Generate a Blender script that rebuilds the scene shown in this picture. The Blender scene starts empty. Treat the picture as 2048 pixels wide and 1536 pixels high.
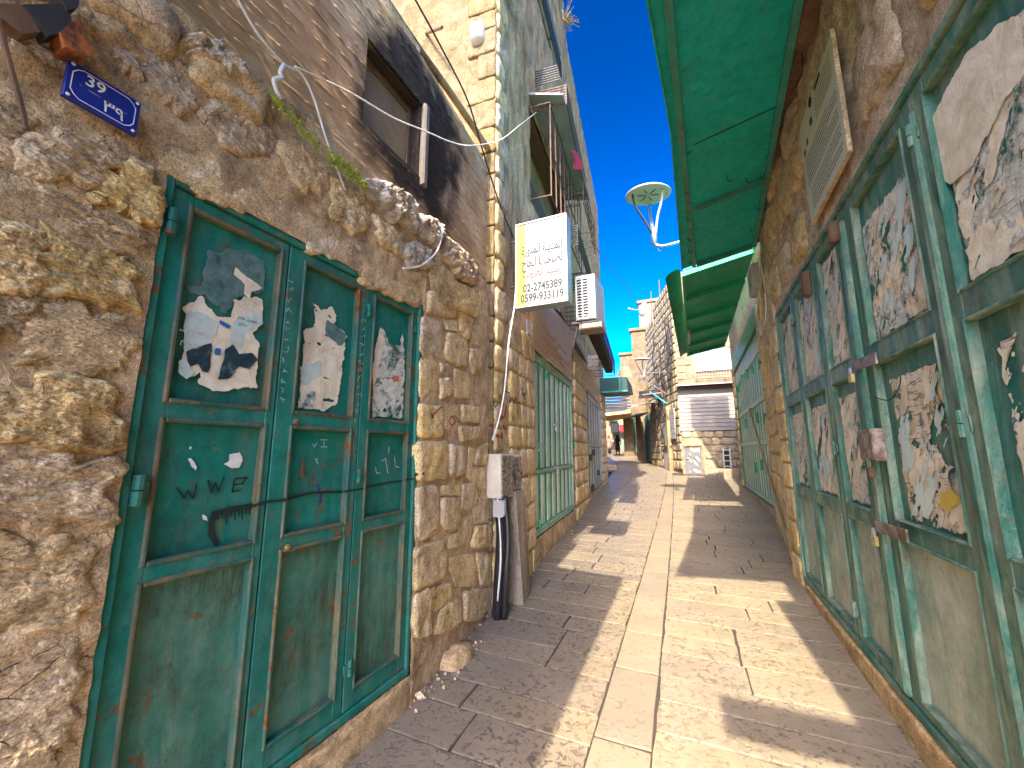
import bpy, math, random
import numpy as np
from mathutils import Vector
random.seed(7)
R = math.radians
sc = bpy.context.scene
COL = bpy.context.collection

# ------------------------------------------------------------------ camera
PITCH, YAW, CH = R(9.3), R(24.3), 1.6
FPX, CX, CY = 813.0, 1024.0, 768.0
cam_d = bpy.data.cameras.new('camera')
cam_d.sensor_width = 36.0
cam_d.lens = FPX / 2048.0 * 36.0
cam_d.clip_start = 0.05
cam_d.clip_end = 500.0
cam = bpy.data.objects.new('camera', cam_d)
COL.objects.link(cam)
cam.location = (0, 0, CH)
cam.rotation_euler = (R(90) + PITCH, 0, YAW)
sc.camera = cam

# ------------------------------------------------------------------ light
SUN = np.array([-0.030, 1.0, -0.90])          # direction the light travels
SUN = SUN / np.linalg.norm(SUN)
elev = math.asin(-SUN[2])
to_sun = -SUN
az = math.atan2(to_sun[0], to_sun[1])         # from +Y towards +X
world = bpy.data.worlds.new('World')
sc.world = world
world.use_nodes = True
wn = world.node_tree
bg = wn.nodes['Background']
sky = wn.nodes.new('ShaderNodeTexSky')
sky.sky_type = 'NISHITA'
sky.sun_disc = False
sky.sun_elevation = elev
sky.sun_rotation = az
sky.altitude = 500
sky.air_density = 1.0
sky.dust_density = 2.6
sky.ozone_density = 3.0
hsv = wn.nodes.new('ShaderNodeHueSaturation')      # the photograph's deep polarised blue, all round
hsv.inputs['Saturation'].default_value = 1.16
hsv.inputs['Value'].default_value = 0.102
gam = wn.nodes.new('ShaderNodeGamma')
gam.inputs[1].default_value = 2.15
wn.links.new(sky.outputs[0], gam.inputs[0])
wn.links.new(gam.outputs[0], hsv.inputs['Color'])
wn.links.new(hsv.outputs[0], bg.inputs['Color'])
bg.inputs['Strength'].default_value = 0.15
sun_d = bpy.data.lights.new('sun', 'SUN')
sun_d.energy = 2.0
sun_d.angle = R(0.5)
sun_d.color = (1.0, 0.90, 0.74)
sun = bpy.data.objects.new('sun', sun_d)
COL.objects.link(sun)
sun.rotation_euler = Vector(to_sun).to_track_quat('Z', 'Y').to_euler()
sun.location = (0, -8, 12)
sc.view_settings.view_transform = 'Standard'
sc.view_settings.look = 'None'
sc.view_settings.exposure = 2.9
sc.view_settings.gamma = 1.0
sc.render.engine = 'CYCLES'
sc.cycles.use_denoising = True
sc.cycles.max_bounces = 8
sc.cycles.diffuse_bounces = 5

# ------------------------------------------------------------------ maths helpers
Fv = np.array([-math.sin(YAW) * math.cos(PITCH), math.cos(YAW) * math.cos(PITCH), math.sin(PITCH)])
Rv = np.array([math.cos(YAW), math.sin(YAW), 0.0])
Uv = np.cross(Rv, Fv)
C0 = np.array([0, 0, CH])
def ray(px): return Fv * FPX + Rv * (px[0] - CX) - Uv * (px[1] - CY)
SL = 0.035
def gz(y): return SL * y
def ony(px, Y):
    d = ray(px); return C0 + d * (Y / d[1])
def onx(px, X):
    d = ray(px); return C0 + d * (X / d[0])
def onz(px, Z):
    d = ray(px); return C0 + d * ((Z - CH) / d[2])
def ong(px):
    d = ray(px); return C0 + d * (CH / (SL * d[1] - d[2]))

class Frame:
    """a wall plane: u runs along it, v is height, w stands off it"""
    def __init__(s, o, u, n):
        s.o = np.array(o, float); s.u = np.array(u, float); s.u /= np.linalg.norm(s.u)
        s.n = np.array(n, float); s.n /= np.linalg.norm(s.n); s.v = np.array([0, 0, 1.0])
        s.hand = 1 if np.dot(np.cross(s.v, s.n), s.u) > 0 else -1   # +1: u runs to a viewer's right
    def P(s, u, v, w=0.0):
        return s.o + s.u * u + s.v * v + s.n * w
    def A(s, uvw):
        a = np.asarray(uvw, float)
        return s.o + a[:, :1] * s.u + a[:, 1:2] * s.v + a[:, 2:3] * s.n
    def px(s, p, w=0.0):
        d = ray(p); o = s.o + s.n * w
        t = np.dot(o - C0, s.n) / np.dot(d, s.n)
        q = C0 + d * t - s.o
        return float(np.dot(q, s.u)), float(q[2])

def wallframe(a, b, side):
    a = np.array([a[0], a[1], 0.0]); b = np.array([b[0], b[1], 0.0])
    u = (b - a) / np.linalg.norm(b - a)
    n = np.array([u[1], -u[0], 0.0]) * side
    f = Frame(a, u, n); f.L = float(np.linalg.norm(b - a))
    return f

def hash3(ix, iy, iz, seed):
    h = (ix.astype(np.int64) * 374761393 + iy.astype(np.int64) * 668265263 + iz.astype(np.int64) * 2147483647 + seed * 1274126177) & 0xffffffff
    h = ((h ^ (h >> 13)) * 1274126177) & 0xffffffff
    h = (h ^ (h >> 16)) & 0xffffffff
    return h / 4294967295.0
def vnoise(p, seed=0):
    p = np.asarray(p, float); i = np.floor(p); f = p - i; f = f * f * (3 - 2 * f); i = i.astype(np.int64)
    r = 0
    for dx in (0, 1):
        for dy in (0, 1):
            for dz in (0, 1):
                w = (f[:, 0] if dx else 1 - f[:, 0]) * (f[:, 1] if dy else 1 - f[:, 1]) * (f[:, 2] if dz else 1 - f[:, 2])
                r = r + w * hash3(i[:, 0] + dx, i[:, 1] + dy, i[:, 2] + dz, seed)
    return r * 2 - 1
def fbm(p, seed=0, octs=4, gain=0.5):
    p = np.asarray(p, float); a = 1.0; s = 0; t = 0
    for k in range(octs):
        s = s + a * vnoise(p * (2.03 ** k) + k * 17.3, seed + k); t += a; a *= gain
    return s / t
def ridged(p, seed=0, octs=4, gain=0.55):
    p = np.asarray(p, float); a = 1.0; s = 0; t = 0
    for k in range(octs):
        s = s + a * (1 - 2 * np.abs(vnoise(p * (2.1 ** k) + k * 9.1, seed + k))); t += a; a *= gain
    return s / t

# ------------------------------------------------------------------ object helpers
def tag(o, label=None, cat=None, group=None, kind=None):
    if label: o['label'] = label
    if cat: o['category'] = cat
    if group: o['group'] = group
    if kind: o['kind'] = kind
    return o
def empty(name, loc, label=None, cat=None, group=None, kind=None):
    o = bpy.data.objects.new(name, None); COL.objects.link(o)
    o.location = tuple(float(c) for c in loc); o.empty_display_size = 0.1
    return tag(o, label, cat, group, kind)
def root_loc(p):
    r = np.zeros(3)
    while p is not None:
        r += np.array(p.location); p = p.parent
    return r
def make(name, V, F, mat, parent=None, smooth=False):
    V = np.asarray(V, float)
    if parent is not None: V = V - root_loc(parent)
    me = bpy.data.meshes.new(name)
    me.from_pydata(V.tolist(), [], F)
    if smooth: me.shade_smooth()
    if mat: me.materials.append(mat)
    o = bpy.data.objects.new(name, me); COL.objects.link(o)
    if parent is not None: o.parent = parent
    return o
class MB:
    def __init__(s): s.V = []; s.F = []
    def add(s, V, F):
        k = len(s.V); s.V.extend([tuple(map(float, v)) for v in V]); s.F.extend([tuple(i + k for i in f) for f in F]); return s
    def box(s, fr, u0, u1, v0, v1, w0, w1):
        V = [fr.P(u, v, w) for w in (w0, w1) for v in (v0, v1) for u in (u0, u1)]
        return s.hexa(V)
    def hexa(s, V):
        return s.add(V, [(0, 2, 3, 1), (4, 5, 7, 6), (0, 1, 5, 4), (2, 6, 7, 3), (0, 4, 6, 2), (1, 3, 7, 5)])
    def bbox(s, fr, u0, u1, v0, v1, w0, w1, b=0.004):
        """box whose front edges are chamfered"""
        b = min(b, abs(u1 - u0) * .4, abs(v1 - v0) * .4)
        V = [fr.P(u, v, w0) for v in (v0, v1) for u in (u0, u1)] + [fr.P(u, v, w1 - b) for v in (v0, v1) for u in (u0, u1)] + \
            [fr.P(u, v, w1) for v in (v0 + b, v1 - b) for u in (u0 + b, u1 - b)]
        return s.add(V, [(0, 2, 3, 1), (0, 1, 5, 4), (2, 6, 7, 3), (0, 4, 6, 2), (1, 3, 7, 5),
                         (4, 5, 9, 8), (6, 10, 11, 7), (4, 8, 10, 6), (5, 7, 11, 9), (8, 9, 11, 10)])
    def prism(s, fr, poly, w0, w1):
        n = len(poly)
        V = [fr.P(u, v, w0) for u, v in poly] + [fr.P(u, v, w1) for u, v in poly]
        F = [tuple(range(n))[::-1], tuple(range(n, 2 * n))] + [(i, (i + 1) % n, n + (i + 1) % n, n + i) for i in range(n)]
        return s.add(V, F)
    def tube(s, pts, r, n=8, cap=True):
        pts = [np.array(p, float) for p in pts]; m = len(pts)
        rs = r if hasattr(r, '__len__') else [r] * m
        V = []; F = []; prev = None
        for i, p in enumerate(pts):
            t = pts[min(i + 1, m - 1)] - pts[max(i - 1, 0)]; t = t / (np.linalg.norm(t) + 1e-9)
            if prev is None:
                a = np.array([0, 0, 1.0]) if abs(t[2]) < .9 else np.array([1.0, 0, 0]); a = np.cross(t, a)
            else:
                a = prev - t * np.dot(prev, t)
            a = a / (np.linalg.norm(a) + 1e-9); prev = a; b = np.cross(t, a)
            for k in range(n):
                th = 2 * math.pi * k / n; V.append(p + rs[i] * (a * math.cos(th) + b * math.sin(th)))
        for i in range(m - 1):
            for k in range(n):
                F.append((i * n + k, i * n + (k + 1) % n, (i + 1) * n + (k + 1) % n, (i + 1) * n + k))
        if cap: F.append(tuple(range(n))[::-1]); F.append(tuple(range((m - 1) * n, m * n)))
        return s.add(V, F)
    def bar(s, a, b, w, h=None):
        """square bar between two points"""
        h = h or w
        return s.tube([a, b], max(w, h) * 0.7071, 4)
    def lathe(s, c, prof, n=24, axis=(0, 0, 1)):
        ax = np.array(axis, float); ax /= np.linalg.norm(ax)
        a = np.cross(ax, [1, 0, 0] if abs(ax[0]) < .9 else [0, 1, 0]); a /= np.linalg.norm(a); b = np.cross(ax, a)
        c = np.array(c, float); V = []; F = []
        for (r, z) in prof:
            for k in range(n):
                th = 2 * math.pi * k / n; V.append(c + ax * z + r * (a * math.cos(th) + b * math.sin(th)))
        for i in range(len(prof) - 1):
            for k in range(n):
                F.append((i * n + k, i * n + (k + 1) % n, (i + 1) * n + (k + 1) % n, (i + 1) * n + k))
        F.append(tuple(range(n))[::-1]); F.append(tuple(range((len(prof) - 1) * n, len(prof) * n)))
        return s.add(V, F)
    def build(s, name, mat, parent=None, smooth=False): return make(name, s.V, s.F, mat, parent, smooth)

def sag(a, b, d, n=16):
    a = np.array(a, float); b = np.array(b, float)
    return [a + (b - a) * t + np.array([0, 0, -4 * d * t * (1 - t)]) for t in np.linspace(0, 1, n)]
def spline(P, n=8):
    P = [np.array(p, float) for p in P]; Q = [2 * P[0] - P[1]] + P + [2 * P[-1] - P[-2]]; out = []
    for i in range(1, len(Q) - 2):
        for t in np.linspace(0, 1, n, endpoint=False):
            a, b, c, d = Q[i - 1:i + 3]
            out.append(0.5 * ((2 * b) + (-a + c) * t + (2 * a - 5 * b + 4 * c - d) * t * t + (-a + 3 * b - 3 * c + d) * t ** 3))
    out.append(P[-1]); return out

def resample(poly, n, rnd=0.25):
    P = np.array(poly, float); m = len(P); Q = []
    for i in range(m):                            # cut the corners
        a, b, c = P[i - 1], P[i], P[(i + 1) % m]
        l1 = np.linalg.norm(b - a); l2 = np.linalg.norm(c - b); k = min(rnd * min(l1, l2), 0.5 * min(l1, l2))
        p0 = b + (a - b) / l1 * k; p1 = b + (c - b) / l2 * k
        Q.append(p0); Q.append((p0 + p1) * .25 + b * .5); Q.append(p1)
    Q = np.array(Q); Q2 = np.vstack([Q, Q[:1]]); d = np.r_[0, np.cumsum(np.linalg.norm(np.diff(Q2, axis=0), axis=1))]
    t = np.linspace(0, d[-1], n, endpoint=False)
    return np.stack([np.interp(t, d, Q2[:, 0]), np.interp(t, d, Q2[:, 1])], 1)

def stone_mesh(fr, poly, depth, seed, n=28, rings=6, amp=0.3, edge=0.004, freq=9.0, w0=0.0, back=-0.04, power=4.0, strata=0.0, rnd=0.22):
    B = resample(poly, n, rnd); c = B.mean(0)
    size = math.sqrt(max(1e-6, 0.5 * abs(np.dot(B[:, 0], np.roll(B[:, 1], 1)) - np.dot(B[:, 1], np.roll(B[:, 0], 1)))))
    B = B + (B - c) / (np.linalg.norm(B - c, axis=1)[:, None] + 1e-6) * (edge * 3 * fbm(np.c_[B * 14 / max(size, .1) * .3, np.full(n, seed * 3.1)], seed, 3))[:, None]
    rr = (np.linspace(0, 1, rings + 1)[1:]) ** 0.72
    UV = [c[None]]; rad = [np.zeros(1)]
    for r in rr: UV.append(c + (B - c) * r); rad.append(np.full(n, r))
    UV = np.vstack(UV); rad = np.concatenate(rad)
    prof = (1 - rad ** power) ** (1 / 2.2)
    p3 = np.c_[UV * freq, np.full(len(UV), seed * 1.7)]
    nz = fbm(p3, seed, 4, 0.55)
    if strata:
        q = UV.copy(); q = np.c_[q[:, 0] * freq * .5 + 0.8 * nz, q[:, 1] * freq * 2.0 + 0.5 * q[:, 0] * freq, np.full(len(UV), seed * .7)]
        nz = (1 - strata) * nz + strata * ridged(q, seed + 5, 4)
    W = w0 + depth * prof * (1 + amp * nz) 
    A = np.c_[UV, W]
    Bk = np.c_[B, np.full(n, back)]
    V = np.vstack([fr.A(A), fr.A(Bk)])
    F = []
    flip = fr.hand < 0
    def f(t): F.append(t[::-1] if flip else t)
    sgn = np.dot(B[:, 0], np.roll(B[:, 1], -1)) - np.dot(B[:, 1], np.roll(B[:, 0], -1))
    if sgn < 0: flip = not flip
    for k in range(n): f((0, 1 + k, 1 + (k + 1) % n))
    for i in range(rings):
        a = 1 + i * n; b = 1 + (i + 1) * n
        for k in range(n): f((a + k, b + k, b + (k + 1) % n, a + (k + 1) % n))
    return V, F

def wall_grid(fr, u0, u1, v0, v1, step, amp, seed, mat, name, parent, holes=(), w0=0.0, freq=5.0, fn=None, smooth=True):
    nu = max(2, int((u1 - u0) / step)); nv = max(2, int((v1 - v0) / step))
    us = np.linspace(u0, u1, nu + 1); vs = np.linspace(v0, v1, nv + 1)
    for h in holes:                                 # snap the grid to the openings
        for e in (h[0], h[1]):
            if u0 < e < u1: us[np.argmin(abs(us - e))] = e
        for e in (h[2], h[3]):
            if v0 < e < v1: vs[np.argmin(abs(vs - e))] = e
    UU, VV = np.meshgrid(us, vs)
    uv = np.c_[UU.ravel(), VV.ravel()]
    p = np.c_[uv * freq, np.full(len(uv), seed * 1.3)]
    W = w0 + amp * (fn(uv, p) if fn else fbm(p, seed, 4))
    V = fr.A(np.c_[uv, W]); F = []
    for j in range(nv):
        for i in range(nu):
            cu = (us[i] + us[i + 1]) / 2; cv = (vs[j] + vs[j + 1]) / 2
            if any(h[0] < cu < h[1] and h[2] < cv < h[3] for h in holes): continue
            a = j * (nu + 1) + i; q = (a, a + 1, a + nu + 2, a + nu + 1)
            F.append(q if fr.hand > 0 else q[::-1])
    return make(name, V, F, mat, parent, smooth)

def marching(f, us, vs):
    """polygons of the region f>0 on a grid: torn paper, paint marks"""
    V = []; F = []; key = {}
    def vid(p):
        k = (round(p[0], 6), round(p[1], 6))
        if k not in key: key[k] = len(V); V.append(k)
        return key[k]
    nv, nu = f.shape
    for j in range(nv - 1):
        for i in range(nu - 1):
            c = [(us[i], vs[j], f[j, i]), (us[i + 1], vs[j], f[j, i + 1]), (us[i + 1], vs[j + 1], f[j + 1, i + 1]), (us[i], vs[j + 1], f[j + 1, i])]
            if all(x[2] <= 0 for x in c): continue
            out = []
            for k in range(4):
                a = c[k]; b = c[(k + 1) % 4]
                if a[2] > 0: out.append(vid((a[0], a[1])))
                if (a[2] > 0) != (b[2] > 0):
                    t = a[2] / (a[2] - b[2]); out.append(vid((a[0] + (b[0] - a[0]) * t, a[1] + (b[1] - a[1]) * t)))
            o2 = []
            for x in out:
                if not o2 or o2[-1] != x: o2.append(x)
            if len(o2) > 2 and o2[0] == o2[-1]: o2.pop()
            if len(o2) >= 3: F.append(tuple(o2))
    return V, F

def sheet(fr, u0, u1, v0, v1, w, fn, mat, name, parent, step=0.008, curl=0.0012, seed=0):
    us = np.arange(u0, u1 + step, step); vs = np.arange(v0, v1 + step, step)
    UU, VV = np.meshgrid(us, vs); f = fn(UU.ravel(), VV.ravel()).reshape(UU.shape)
    f[0, :] = f[-1, :] = -1; f[:, 0] = f[:, -1] = -1
    V, F = marching(f, us, vs)
    if len(F) == 0: return None
    V = np.array(V); W = w + curl * (0.5 + 0.5 * fbm(np.c_[V * 25, np.full(len(V), seed)], seed, 3))
    P = fr.A(np.c_[V, W])
    if fr.hand < 0: F = [t[::-1] for t in F]
    o = make(name, P, F, mat, parent)
    if name in ('graffiti', 'poster_scrap', 'scribble', 'text_line', 'poster') : 
        lab = list(range(len(V)))
        def find(x):
            while lab[x] != x: lab[x] = lab[lab[x]]; x = lab[x]
            return x
        for t in F:
            for k in t[1:]: lab[find(k)] = find(t[0])
        if len({find(x) for x in range(len(V))}) > 1: o['kind'] = 'stuff'
    return o

def stroke_fn(strokes, r, seed=3, rough=0.35):
    """field that is positive along poly-lines"""
    def fn(u, v):
        d = np.full(u.shape, 1e9)
        for st in strokes:
            for (a, b) in zip(st[:-1], st[1:]):
                ax, ay = a[:2]; bx, by = b[:2]; L = (bx - ax) ** 2 + (by - ay) ** 2 + 1e-12
                t = np.clip(((u - ax) * (bx - ax) + (v - ay) * (by - ay)) / L, 0, 1)
                d = np.minimum(d, np.hypot(u - ax - t * (bx - ax), v - ay - t * (by - ay)))
        return r * (1 + rough * fbm(np.c_[u * 60, v * 60, np.full(len(u), seed)], seed, 2)) - d
    return fn
def in_poly(poly):
    P = np.array(poly)
    def fn(u, v):                                   # signed distance, positive inside
        d = np.full(u.shape, 1e9); ins = np.zeros(u.shape, bool)
        for i in range(len(P)):
            ax, ay = P[i]; bx, by = P[(i + 1) % len(P)]; L = (bx - ax) ** 2 + (by - ay) ** 2 + 1e-12
            t = np.clip(((u - ax) * (bx - ax) + (v - ay) * (by - ay)) / L, 0, 1)
            d = np.minimum(d, np.hypot(u - ax - t * (bx - ax), v - ay - t * (by - ay)))
            c = ((ay > v) != (by > v)) & (u < (bx - ax) * (v - ay) / (by - ay + 1e-12) + ax); ins ^= c
        return np.where(ins, d, -d)
    return fn

# ------------------------------------------------------------------ writing
FORMS = {'ا': (0xFE8D, 0xFE8E), 'ب': (0xFE8F, 0xFE90, 0xFE91, 0xFE92), 'ة': (0xFE93, 0xFE94), 'ج': (0xFE9D, 0xFE9E, 0xFE9F, 0xFEA0),
         'ح': (0xFEA1, 0xFEA2, 0xFEA3, 0xFEA4), 'د': (0xFEA9, 0xFEAA), 'ر': (0xFEAD, 0xFEAE), 'س': (0xFEB1, 0xFEB2, 0xFEB3, 0xFEB4),
         'ش': (0xFEB5, 0xFEB6, 0xFEB7, 0xFEB8), 'ص': (0xFEB9, 0xFEBA, 0xFEBB, 0xFEBC), 'ع': (0xFEC9, 0xFECA, 0xFECB, 0xFECC),
         'ل': (0xFEDD, 0xFEDE, 0xFEDF, 0xFEE0), 'م': (0xFEE1, 0xFEE2, 0xFEE3, 0xFEE4), 'ن': (0xFEE5, 0xFEE6, 0xFEE7, 0xFEE8),
         'ه': (0xFEE9, 0xFEEA, 0xFEEB, 0xFEEC), 'و': (0xFEED, 0xFEEE), 'ي': (0xFEF1, 0xFEF2, 0xFEF3, 0xFEF4), 'ق': (0xFED5, 0xFED6, 0xFED7, 0xFED8)}
def arab(s):
    out = []
    for w in s.split(' '):
        r = []
        for i, ch in enumerate(w):
            f = FORMS.get(ch)
            if not f: r.append(ch); continue
            prev = i > 0 and w[i - 1] in FORMS and len(FORMS[w[i - 1]]) == 4
            nxt = i < len(w) - 1 and w[i + 1] in FORMS and len(f) == 4
            k = 3 if prev and nxt else 1 if prev else 2 if nxt else 0
            r.append(chr(f[k]))
        out.append(''.join(reversed(r)))
    return ' '.join(reversed(out))
def text(fr, body, u, v, size, w, mat, name, parent, width=None, bold=0.0, align='CENTER', depth=0.0, slant=0.0, tilt=0.0):
    c = bpy.data.curves.new('writing', 'FONT'); c.body = body; c.size = 1; c.offset = bold; c.align_x = align; c.align_y = 'CENTER'
    c.resolution_u = 3
    o = bpy.data.objects.new('writing', c); COL.objects.link(o)
    dg = bpy.context.evaluated_depsgraph_get(); dg.update()
    me = bpy.data.meshes.new_from_object(o.evaluated_get(dg))
    n = len(me.vertices); co = np.zeros(n * 3); me.vertices.foreach_get('co', co); co = co.reshape(-1, 3)
    F = [tuple(p.vertices) for p in me.polygons]
    bpy.data.objects.remove(o); bpy.data.meshes.remove(me); bpy.data.curves.remove(c)
    if n == 0: return None
    x = co[:, 0] * size; y = co[:, 1] * size
    if width:
        k = width / (x.max() - x.min()); x = x * k
    x = x + slant * y
    P = fr.A(np.c_[u + x * fr.hand, v + y + tilt * x, np.full(n, w)])
    return make(name, P, F, mat, parent)

# ------------------------------------------------------------------ materials
def newmat(name):
    m = bpy.data.materials.new(name); m.use_nodes = True
    nt = m.node_tree; b = nt.nodes['Principled BSDF']
    return m, nt, b
class NT:
    def __init__(s, nt): s.nt = nt
    def n(s, t, ins=None, **kw):
        x = s.nt.nodes.new(t)
        for k, v in kw.items(): setattr(x, k, v)
        for k, v in (ins or {}).items(): s.set(x.inputs[k], v)
        return x
    def set(s, inp, v):
        if isinstance(v, bpy.types.NodeSocket): s.nt.links.new(v, inp)
        elif isinstance(v, tuple) and len(v) == 3 and inp.type == 'RGBA': inp.default_value = (*v, 1)
        else: inp.default_value = v
    def pos(s): return s.n('ShaderNodeNewGeometry').outputs['Position']
    def vec(s, scale=(1, 1, 1), rot=(0, 0, 0), rnd=False):
        m = s.n('ShaderNodeMapping', {'Vector': s.pos(), 'Scale': scale, 'Rotation': rot})
        if rnd:
            oi = s.n('ShaderNodeObjectInfo').outputs['Random']
            ml = s.n('ShaderNodeMath', {0: oi, 1: 37.0}, operation='MULTIPLY').outputs[0]
            s.set(m.inputs['Location'], s.n('ShaderNodeCombineXYZ', {0: ml, 1: ml, 2: ml}).outputs[0])
        return m.outputs[0]
    def noise(s, v, scale, detail=6, rough=0.6, dist=0.0, typ=None):
        x = s.n('ShaderNodeTexNoise', {'Vector': v, 'Scale': scale, 'Detail': detail, 'Roughness': rough, 'Distortion': dist})
        if typ: x.noise_type = typ
        return x.outputs['Fac']
    def voro(s, v, scale, feature='F1', rnd=1.0, out='Distance'):
        return s.n('ShaderNodeTexVoronoi', {'Vector': v, 'Scale': scale, 'Randomness': rnd}, feature=feature).outputs[out]
    def ramp(s, f, stops, interp='LINEAR'):
        x = s.n('ShaderNodeValToRGB', {'Fac': f}); cr = x.color_ramp; cr.interpolation = interp
        while len(cr.elements) < len(stops): cr.elements.new(0.5)
        for e, (p, c) in zip(cr.elements, stops):
            e.position = p; e.color = (*c, 1) if isinstance(c, tuple) else (c, c, c, 1)
        return x.outputs['Color']
    def mix(s, f, a, b, mode='MIX'):
        x = s.n('ShaderNodeMix', data_type='RGBA', blend_type=mode)
        s.set(x.inputs[0], f); s.set(x.inputs[6], a); s.set(x.inputs[7], b); return x.outputs[2]
    def math(s, op, a, b=0.5, c=None):
        x = s.n('ShaderNodeMath', {0: a, 1: b}, operation=op)
        if c is not None: s.set(x.inputs[2], c)
        return x.outputs[0]
    def bump(s, h, strength=0.5, dist=0.01, normal=None):
        x = s.n('ShaderNodeBump', {'Height': h, 'Strength': strength, 'Distance': dist})
        if normal is not None: s.set(x.inputs['Normal'], normal)
        return x.outputs[0]

def stone_mat(name, lo, mid, hi, sc_=1.0, pits=0.55, bumps=1.0, stretch=(1, 1, 1), stain=0.5, tint=0.18, pit_col=(0.09, 0.06, 0.035), crack=True, rough=0.92, stain_col=(0.10, 0.07, 0.04), spec=0.12):
    m, nt, b = newmat(name); g = NT(nt)
    v = g.vec(stretch, rnd=True)
    n1 = g.noise(v, 2.6 * sc_, 8, 0.62, 0.6)
    base = g.ramp(n1, [(0.30, lo), (0.52, mid), (0.72, hi)])
    n2 = g.noise(v, 11 * sc_, 6, 0.7, 0.3)
    base = g.mix(g.ramp(n2, [(0.42, 0.0), (0.60, 0.45)]), base, g.mix(0.5, base, (0.62, 0.52, 0.38), 'MULTIPLY'))
    ns = g.noise(v, 1.1 * sc_, 5, 0.6, 1.2)
    base = g.mix(g.ramp(ns, [(0.50, 0.0), (0.68, stain)]), base, g.mix(0.75, base, stain_col))
    n3 = g.noise(v, 34 * sc_, 5, 0.72, 0.8)
    pit = g.ramp(n3, [(0.36, 1.0), (0.44, 0.0)])
    base = g.mix(g.math('MULTIPLY', pit, pits), base, pit_col)
    fine = g.ramp(g.noise(v, 75 * sc_, 4, 0.75, 0.4), [(0.32, 0.45), (0.48, 1.0), (0.68, 1.45)])
    base = g.mix(1.0, base, fine, 'MULTIPLY')
    blot = g.ramp(g.noise(v, 5.5 * sc_, 7, 0.72, 1.0), [(0.34, 0.62), (0.50, 1.0), (0.66, 1.18)])
    base = g.mix(1.0, base, blot, 'MULTIPLY')
    oi = g.n('ShaderNodeObjectInfo').outputs['Random']
    hs = g.n('ShaderNodeHueSaturation', {'Color': base, 'Hue': g.math('MULTIPLY_ADD', oi, 0.010, 0.497), 'Saturation': g.math('MULTIPLY_ADD', oi, 0.25, 0.87),
             'Value': g.math('MULTIPLY_ADD', oi, 2 * tint, 1 - tint)})
    col = hs.outputs[0]
    h = g.math('ADD', g.math('MULTIPLY', n1, 0.5), g.math('ADD', g.math('MULTIPLY', n3, 0.55), g.math('MULTIPLY', n2, 0.25)))
    if crack:
        vd = g.n('ShaderNodeMix', data_type='VECTOR'); g.set(vd.inputs[0], 0.12)
        g.set(vd.inputs[4], v); nv = g.n('ShaderNodeTexNoise', {'Vector': v, 'Scale': 3.0 * sc_, 'Detail': 5}); g.set(vd.inputs[5], nv.outputs['Color'])
        ed = g.voro(vd.outputs[1], 7 * sc_, 'DISTANCE_TO_EDGE')
        ck = g.ramp(ed, [(0.0, 1.0), (0.018, 0.0)])
        ck = g.math('MULTIPLY', ck, g.ramp(g.noise(v, 2.0 * sc_, 3), [(0.54, 0.0), (0.66, 0.7)]))
        col = g.mix(ck, col, (0.05, 0.035, 0.022)); h = g.math('SUBTRACT', h, g.math('MULTIPLY', ck, 0.5))
    g.set(b.inputs['Base Color'], col); b.inputs['Roughness'].default_value = rough
    b.inputs['Specular IOR Level'].default_value = spec
    g.set(b.inputs['Normal'], g.bump(h, 0.9 * bumps, 0.02))
    return m

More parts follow.
